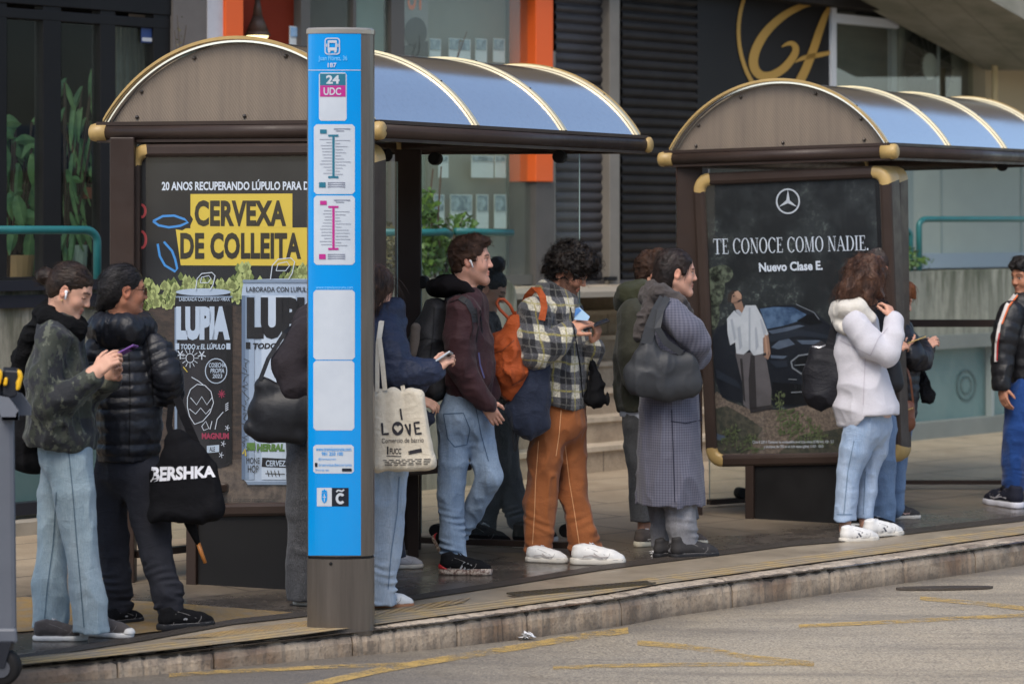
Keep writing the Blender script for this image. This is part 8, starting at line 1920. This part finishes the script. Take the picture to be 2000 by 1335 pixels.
bk = dict(upper=mat("black_suede", C(44, 43, 44), .7, var=(15, C(58, 56, 56))), solem=mat("sole_black", C(36, 36, 38), .6), sole=.03, high=.10, width=1.05)
shoe(K.root, (1308, 1092), (1404, 1087), bk); shoe(K.root, (1276, 1089), (1352, 1084), bk)
mgl = mat("grey_leather_soft", C(54, 56, 59), .5, spec=.3, var=(5, C(46, 48, 52)), bump=(26, .25, .006), rvar=(7, .55))
bg_, mm, o = bag("handbag", "slouchy dark grey leather shoulder bag against the houndstooth coat", "bag", K, K.chain([(1250, 744, -.26, 26), (1300, 754, -.27, 28), (1346, 748, -.26, 26)], .7, .05) + K.chain([(1256, 708, -.26, 24), (1300, 716, -.27, 26), (1342, 712, -.26, 22)], .7, .05) + K.chain([(1264, 660, -.25, 15), (1266, 690, -.26, 24)], .6, .05) + K.chain([(1236, 726, -.26, 14), (1256, 740, -.26, 24)], .7, .05), mgl, folds=[(.006, (11, 8, 4), True), (.002, (20, 18, 10), True)])
strap(bg_, K, [(1262, 672, -.28), (1270, 640, -.27), (1284, 606, -.25), (1298, 582, -.22)], 22, mgl); strap(bg_, K, [(1332, 690, -.28), (1300, 668, -.29), (1284, 640, -.29), (1290, 606, -.26), (1304, 580, -.22)], 13, mgl)
t = thing("folder", "bright blue folder edge tucked beside the houndstooth coat's collar", "folder", at(1341, 606, 13.8)); b = MB(); b.prism([at(1336, 592, 13.75), at(1345, 596, 13.75), at(1342, 614, 13.75), at(1335, 612, 13.75)], (0, .03, 0)); b.build("folder_sheet", mat("folder_blue", C(28, 132, 208), .4), t)

# ---------------------------------------------------------------- K2: dark haired woman behind the hooded one
Q = Person("person with smooth dark hair and blue jeans standing behind the pale hooded sweater", 1716, 15.2, C(198, 148, 124), C(36, 28, 24))
Q.head(1722, 526, 0, yaw=-12, pitch=16, size=.96, neck=(1708, 584, 0, 19), lids=True)
tQ = [(1706, 606, 0, 36), (1704, 680, 0, 44), (1706, 750, 0, 44), (1710, 800, 0, 42)]
Q.under(tQ, 1.2, .75)
Q.arm([(1704, 612, -.14, 26), (1706, 690, -.16, 24), (1738, 690, -.16, 20)]); Q.arm([(1710, 612, .14, 26), (1724, 690, .16, 24), (1752, 680, .1, 18)])
Q.hand((1744, 686, -.14), (1760, 676, -.12), (-.2, -.7, .6), 1, sc=.85)
LQ = [[(1716, 820, -.06, 34), (1720, 900, -.06, 30), (1722, 980, -.06, 26), (1722, 1024, -.06, 25)], [(1696, 820, .07, 34), (1680, 900, .07, 30), (1672, 990, .05, 26), (1670, 1024, .05, 25)]]
trQ = legs(Q, LQ, None, 12, ([(1708, 790, 0, 40), (1708, 820, 0, 40)], 1.2)) + [hem(Q, 1715, 1020, 0)]
Q.body(.0055)
Q.wear("jeans", trQ, denim("jeans_mid", C(74, 104, 142), C(108, 136, 168)), folds=FT, h=.008, seed=5)
mqj = cloth("black_jacket", C(30, 31, 36), C(24, 24, 28), rough=.6, sheen=0)
Q.wear("jacket", Q.chain(tQ, 1.25, .04) + Q.chain([(1704, 612, -.14, 28), (1706, 690, -.16, 26), (1738, 690, -.16, 22)], 1, .02) + Q.chain([(1710, 612, .14, 28), (1724, 690, .16, 26), (1752, 680, .1, 20)], 1, .02), mqj, h=.008, folds=FJ)
H = Q.H
Q.hair([H.ell((-0.017, 0, 0.041), (0.102, 0.080, 0.091)), H.ell((-0.055, 0, -0.02), (0.066, 0.076, 0.086), .03), H.cone((-.07, 0, -.05), (-.07, 0, -.16), .05, .04, .03), H.ell((0.104, 0, -0.030), (0.078, 0.10, 0.088), .012, 's')], hairmat("hair_espresso", C(34, 28, 27), C(70, 58, 54), .35), folds=[(.0015, (50, 14, 40), True)], h=.005)
sq = dict(upper=cloth("black_canvas", C(30, 30, 33)), solem=white, sole=.024, lace=lacew)
shoe(Q.root, (1690, 1032), (1756, 1034), sq); shoe(Q.root, (1650, 1026), (1712, 1026), sq)
bg_, mm, o = bag("handbag", "small black shoulder bag between the pale sweater's sleeve and the brown post", "bag", Q, Q.chain([(1744, 714, -.2, 16), (1746, 748, -.2, 20)], .7, .02), mlea); strap(bg_, Q, [(1740, 706, -.2), (1726, 660, -.18), (1712, 614, -.14)], 5, mlea)

# ---------------------------------------------------------------- J: woman in pale hooded top
J = Person("person in a pale lilac hooded sweater with wavy brown hair, hand raised to the face", 1688, 14.6, C(204, 154, 130), C(70, 50, 38))
J.head(1694, 546, 0, yaw=-26, pitch=14, size=1.0, neck=(1676, 604, 0, 21), lids=True)
tJ = [(1674, 630, 0, 36), (1674, 690, 0, 44), (1684, 750, 0, 52), (1694, 800, 0, 60)]
J.under(tJ, 1.2, .7); J.under([(1690, 790, 0, 42), (1688, 830, 0, 42)], 1.2, .8)
nJ = [(1672, 634, -.15, 28), (1700, 674, -.19, 28), (1731, 690, -.2, 24), (1744, 656, -.17, 20), (1746, 628, -.13, 18)]
J.arm(nJ); J.arm([(1684, 634, .17, 30), (1696, 690, .2, 28), (1716, 700, .12, 22)])
J.hand((1744, 622, -.13), (1736, 600, -.10), (.75, -.65, .1), 1, curl=(.7, .8, .9, 1.0), tcurl=.2, sc=.9)
LJ = [[(1686, 830, -.07, 35), (1671, 880, -.08, 29), (1659, 921, -.08, 21.5), (1655, 961, -.08, 20), (1651, 1014, -.08, 19.5)], [(1706, 830, .07, 34), (1703, 880, .06, 25), (1695, 921, .06, 18), (1692, 961, .05, 17), (1688, 1010, .05, 16)]]
trJ = legs(J, LJ, None, 13, ([(1690, 790, 0, 42), (1690, 830, 0, 42)], 1.2)) + [hem(J, 1665, 1011, 0, -.04)]
J.bp += J.chain([(1652, 1000, -.08, 12), (1650, 1034, -.08, 11)]); J.bp += J.chain([(1688, 1000, .05, 11), (1690, 1032, .05, 11)])
J.body()
J.wear("jeans", trJ, denim("jeans_sky", C(138, 164, 196), C(178, 194, 214)), folds=FT, seed=17)
J.line("stitching", mat("stitch_blue", C(104, 126, 150), .8), ["jeans"], [[(1668, 860), (1656, 920), (1648, 1004)], [(1690, 920), (1686, 1004)], [(1664, 1004), (1634, 1004)]], 1.8)
mlil = cloth("lilac_fleece", C(208, 206, 210), C(196, 193, 200), rough=.95, sc=4, bump=.14, sheen=.2)
J.wear("undershirt", J.chain([(1702, 785, -.02, 36), (1705, 806, -.02, 36)], 1.1) + [hem(J, 1700, 812, 0, -.05)], mat("blush_cotton", C(206, 182, 178), .85))
J.wear("sweater", J.chain(tJ, 1.25, .05) + J.chain([(1660, 800, -.02, 34), (1654, 826, -.02, 14)], 1.6, .03) + J.chain(nJ, 1, .025, ring=.06) + J.chain([(1684, 634, .17, 31), (1696, 690, .2, 29), (1716, 700, .12, 22)], 1, .02) + [Prim((-1e3,) * 3, (1e3,) * 3, (lambda c0: (lambda X, Y, Z: (c0 + 1.3 * np.maximum(X - 1.985, -.05) * (X < 1.985) * -1 * -1 + .0 * X) - Z - 0.0 * Y))(float(J.pt((1700, 806, 0))[2])), .004, 'i')], mlil, folds=[(.005, (7, 7, 4), True), (.002, (16, 16, 10), True)], seed=18)
J.line("seam", mat("lilac_stitch", C(178, 172, 180), .9), ["sweater"], [[(1640, 664), (1680, 684), (1700, 694)], [(1700, 694), (1716, 660), (1734, 640)], [(1690, 700), (1688, 740), (1686, 790)]], 1.6)  # stitch lines sewn in a slightly darker lilac
J.wear("hood", J.chain([(1640, 612, 0, 18), (1652, 602, -.10, 18), (1676, 600, -.14, 14), (1700, 620, -.12, 12)], 1.1, .02) + J.chain([(1640, 604, 0, 18), (1668, 598, 0, 28)], 1.8, .03) + J.chain([(1640, 630, -.02, 14), (1650, 640, -.1, 14), (1668, 640, -.12, 12)], 1, .02), cloth("ivory_fleece", C(222, 216, 204), C(204, 198, 188), rough=.95, bump=.3, sheen=.3), folds=[(.005, (16, 16, 16), True)], seed=4)
H = J.H
mwav = hairmat("hair_brown_wavy", C(58, 40, 33), C(112, 80, 62))
J.hair([H.ell((-0.018, 0, 0.044), (0.112, 0.096, 0.098)), H.cone((-.05, 0, 0), (-.085, 0, -.10), .086, .072, .03), H.cone((-.02, -.06, .0), (-.02, -.075, -.105), .055, .040, .03), H.cone((-.02, .06, .0), (-.02, .075, -.105), .055, .040, .03), H.cone((.04, -.065, .03), (.05, -.072, -.06), .035, .026, .02), H.cone((-.10, -.01, -.08), (-.145, 0, -.125), .05, .02, .03), H.ell((0.118, 0, -0.030), (0.072, 0.078, 0.092), .012, 's')], mwav, folds=[(.010, (18, 18, 9), True), (.005, (40, 40, 20), True)], strands=900, slen=.075, sr=.0009, flow=(-.25, 0, -1), jit=.45, curl=.006, lift=.25, seed=5)
sj = dict(upper=white, solem=offw, sole=.034, lace=lacew, high=.088, width=1.06, emblem=mat("black_outline", C(60, 62, 74), .5))
shoe(J.root, (1640, 1060), (1716, 1056), sj); shoe(J.root, (1686, 1052), (1763, 1046), sj)
mbn = cloth("black_nylon_bag", C(27, 27, 31), C(36, 36, 42), rough=.6, sc=6, bump=.4, sheen=0, spec=.25)
bg_, mm, o = bag("shoulder_bag", "large black soft shoulder bag with a zip, hanging behind the pale hooded sweater", "bag", J, J.chain([(1602, 690, .02, 20), (1600, 730, .02, 30), (1606, 764, .02, 34)], .9, .04) + J.chain([(1626, 690, .02, 20), (1632, 740, .02, 34), (1640, 768, .02, 30)], .9, .04) + J.chain([(1586, 764, .02, 16), (1610, 778, .02, 16)], .9, .03), mbn, folds=[(.008, (9, 9, 5), True)])
strap(bg_, J, [(1616, 690, -.02), (1624, 660, -.02), (1632, 630, -.03), (1642, 606, -.04)], 15, mbn)
pj = onto(bvh(mm), .004, 14.5); b = MB(); stroke(nsub([(1586, 676), (1600, 678), (1618, 672)], 4), 2.6, pj, b); b.build("zip", mat("zip_silver", C(168, 168, 172), .3, metal=.6), bg_)

# ---------------------------------------------------------------- L: red haired woman with phone
R = Person("person with short red hair in a dark padded jacket, half hidden by the brown post", 1752, 15.6, C(206, 156, 134), C(120, 72, 46))
R.head(1752, 586, 0, yaw=-10, pitch=18, size=.95, neck=(1742, 636, 0, 18), lids=True)
tR = [(1752, 652, 0, 34), (1752, 710, 0, 42), (1752, 770, 0, 40), (1750, 800, 0, 38)]
R.under(tR, 1.25, .75)
nR = [(1756, 656, -.13, 26), (1776, 690, -.2, 26), (1800, 704, -.12, 22), (1806, 686, .04, 17)]
R.arm(nR); R.arm([(1756, 656, .14, 26), (1790, 690, .16, 24), (1806, 680, .1, 16)])
R.hand((1802, 684, .06), (1816, 672, .06), (.2, -.6, .7), 1, curl=(.4, .5, .6, .7), sc=.85)
R.hand((1756, 690, -.25), (1772, 680, -.25), (-.2, -.4, -.8), 1, curl=(.3, .4, .5, .5), sc=.9); R.arm([(1744, 660, -.2, 20), (1736, 694, -.24, 18), (1752, 692, -.25, 16)])
LR = [[(1742, 820, -.07, 32), (1742, 890, -.07, 27), (1744, 950, -.08, 22), (1746, 990, -.08, 20)], [(1752, 820, .07, 30), (1746, 900, .07, 25), (1740, 985, .06, 20)]]
trR = legs(R, LR, None, 14, ([(1750, 795, 0, 36), (1748, 820, 0, 36)], 1.2))
R.body(.0055)
R.wear("jeans", trR, denim("jeans_mid", C(74, 104, 142), C(108, 136, 168)), folds=FT, h=.008, seed=3)
R.wear("jacket", R.chain(tR, 1.25, .04, quilt=(.05, .006)) + R.chain(nR, 1, .02, quilt=(.045, .005)) + R.chain([(1756, 656, .14, 28), (1790, 690, .16, 26), (1806, 680, .1, 18)], 1, .02) + R.chain([(1744, 660, -.2, 22), (1736, 694, -.24, 20), (1748, 693, -.25, 17)], 1, .02) + R.chain([(1746, 634, 0, 20), (1762, 640, 0, 18)], 1.2, .02), mpuf, folds=FJ, h=.007, seed=2)
H = R.H
R.hair([H.ell((-0.018, 0, 0.044), (0.108, 0.090, 0.096)), H.cone((-.05, 0, 0), (-.06, 0, -.07), .08, .06, .03), H.cone((0.0, -.07, .02), (.015, -.072, -.05), .036, .022, .02), H.cone((0.0, .07, .02), (.015, .072, -.05), .036, .022, .02), H.cone((.05, -.03, .10), (.09, -.02, .04), .035, .022, .02), H.ell((0.118, 0, -0.034), (0.072, 0.078, 0.088), .012, 's')], hairmat("hair_red", C(112, 66, 40), C(160, 104, 66)), folds=[(.004, (40, 40, 12), True)], strands=250, slen=.05, sr=.0009, flow=(.1, 0, -1), jit=.3, lift=.15)
shoe(R.root, (1720, 1013), (1799, 1012), dict(upper=mat("black_suede", C(44, 43, 44), .7), solem=offw, sole=.026, lace=laceb, swoop=mat("rose_piping", C(196, 160, 150), .6))); shoe(R.root, (1712, 1004), (1780, 1003), dict(upper=mat("black_suede", C(44, 43, 44), .7), solem=offw, sole=.026, lace=laceb))
phone("dark phone with gold edge held by the person with short red hair", R, (1784, 665, -.24), (1, .1, .36), (-.36, 0, 1), m=mat("gold_edge", C(150, 128, 80), .3, metal=.5))
mbl = mat("brown_leather", C(120, 72, 48), .4, var=(6, C(96, 56, 38)), bump=(24, .3, .005))
bg_, mm, o = bag("handbag", "small round brown leather bag with a zip below the dark padded jacket", "bag", R, R.chain([(1770, 800, -.2, 18), (1768, 824, -.2, 20)], .8, .02) + R.chain([(1756, 810, -.2, 16), (1758, 828, -.2, 14)], .8, .02), mbl, h=.005, folds=[(.004, (16, 16, 10), True)])
strap(bg_, R, [(1784, 790, -.2), (1778, 740, -.22), (1766, 700, -.2), (1756, 650, -.14)], 4, mbl)
pj = onto(bvh(mm), .003, 15.4); b = MB(); stroke(nsub([(1760, 792), (1772, 800), (1784, 796)], 4), 2, pj, b); b.build("zip", mgd, bg_)
um = thing("umbrella", "crumpled black folding umbrella hanging from the red haired person's wrist", "umbrella", at(1806, 755, 15.6))
V, Fq = sculpt([cone(at(1796, 722, 15.62), at(1800, 745, 15.62), .022, .036, 1, .02), cone(at(1800, 745, 15.62), at(1814, 778, 15.62), .036, .030, 1, .02), cone(at(1808, 778, 15.62), at(1820, 770, 15.62), .026, .018, 1, .02)], .0055, [(.009, (30, 30, 16), True)]); build("umbrella_cloth", V, Fq, blackc, um, smooth=True)
b = MB(); b.tube([at(1806, 692, 15.62), at(1800, 706, 15.62), at(1797, 724, 15.62)], .005, 6); b.tube([at(1806, 735, 15.6), at(1816, 745, 15.6), at(1818, 760, 15.6)], .003, 5); b.build("wrist_loop", laceb, um)

# ---------------------------------------------------------------- M: man walking in, black striped jacket
Mn = Person("person in a black striped-sleeve jacket and royal blue trousers walking in alone", 1990, 16.4, C(178, 126, 100), C(24, 20, 18))
Mn.head(2003, 540, 0, yaw=148, pitch=6, size=1.0, male=True, neck=(2014, 588, 0, 20), stubble=.15, lips=C(140, 88, 76))
tM = [(2010, 612, 0, 40), (2008, 670, 0, 48), (2008, 730, 0, 46), (2008, 750, 0, 44)]
Mn.under(tM, .95, .75)
nM = [(1974, 612, -.12, 26), (1962, 660, -.16, 25), (1958, 700, -.18, 22), (1956, 752, -.22, 17)]
Mn.arm(nM); Mn.arm([(2046, 612, .1, 26), (2056, 690, .14, 24), (2050, 750, .0, 17)])
Mn.hand((1956, 756, -.22), (1960, 776, -.24), (-.8, -.5, .1), 1, curl=(.35, .4, .45, .5), tcurl=.2, sc=.95)
LM = [[(1996, 770, -.08, 31), (1988, 840, -.14, 27), (1982, 900, -.16, 23), (1980, 950, -.16, 20, 2)], [(2024, 770, .08, 31), (2034, 850, .1, 27), (2052, 920, .2, 22), (2070, 962, .25, 18)]]
trM = legs(Mn, LM, None, 15, ([(2008, 740, 0, 42), (2008, 770, 0, 42)], .95), ring=.03)
Mn.body(.0055)
Mn.wear("trousers", trM, cloth("royal_cotton", C(28, 68, 132), C(22, 54, 106), sc=5, bump=.5), folds=FT, h=.007, seed=9)
mpb = cloth("black_quilt", C(22, 22, 25), C(30, 30, 34), rough=.45, sc=8, bump=.3, sheen=0, weave=120, spec=.4)
Mn.wear("jacket", Mn.chain(tM, 1.0, .04, quilt=(.07, .006)) + Mn.chain(nM, 1, .02, quilt=(.07, .005)) + Mn.chain([(2046, 612, .1, 28), (2056, 690, .14, 26), (2050, 750, .0, 18)], 1, .02) + Mn.chain([(1994, 590, -.04, 20), (2030, 590, .04, 20)], 1, .02) + [hem(Mn, 2000, 757, 0)], mpb, folds=[(.005, (12, 12, 8), True)], h=.007, seed=7)
Mn.line("sleeve_stripe", mat("stripe_white", C(214, 208, 204), .7), ["jacket"], [[(1985, 572), (1966, 596), (1952, 634), (1946, 670), (1945, 706)]], 6, .010)
Mn.line("sleeve_stripe", mat("stripe_orange", C(208, 104, 56), .7), ["jacket"], [[(1988, 576), (1970, 598), (1957, 632)]], 3, .013)
Mn.line("sleeve_stripe", mat("stripe_red", C(170, 42, 44), .7), ["jacket"], [[(1952, 650), (1948, 674), (1947, 704)]], 3, .013)
H = Mn.H
Mn.hair([H.ell((-0.015, 0, 0.043), (0.102, 0.082, 0.089)), H.ell((-0.055, 0, -0.012), (0.056, 0.072, 0.070), .03), H.cone((.03, .035, .105), (.082, .03, .078), .03, .022, .03), H.cone((.03, -.035, .105), (.082, -.03, .078), .03, .022, .03), H.ell((0.112, 0, -0.022), (0.080, 0.10, 0.084), .010, 's'), H.ell((-0.004, -.092, -.014), (.022, .024, .034), .005, 's'), H.ell((-0.004, .092, -.014), (.022, .024, .034), .005, 's'), H.cut((0, 0, -.088), (.3, 0, -1))], hairmat("hair_black", C(24, 22, 22), C(52, 48, 48)), folds=[(.003, (40, 40, 40), True)], strands=200, slen=.03, sr=.0009, flow=(.6, 0, -.4), jit=.4, lift=.2, zmin=.0)
shoe(Mn.root, (1996, 993), (1924, 982), dict(upper=cloth("navy_mesh", C(34, 36, 50), weave=150), solem=mat("sole_pale", C(200, 200, 208), .5), sole=.028, lace=laceb, swoop=mat("silver_patch", C(168, 166, 172), .5)))
shoe(Mn.root, (2090, 986), (2030, 978), dict(upper=cloth("navy_mesh", C(34, 36, 50), weave=150), solem=mat("sole_pale", C(200, 200, 208), .5), sole=.028))
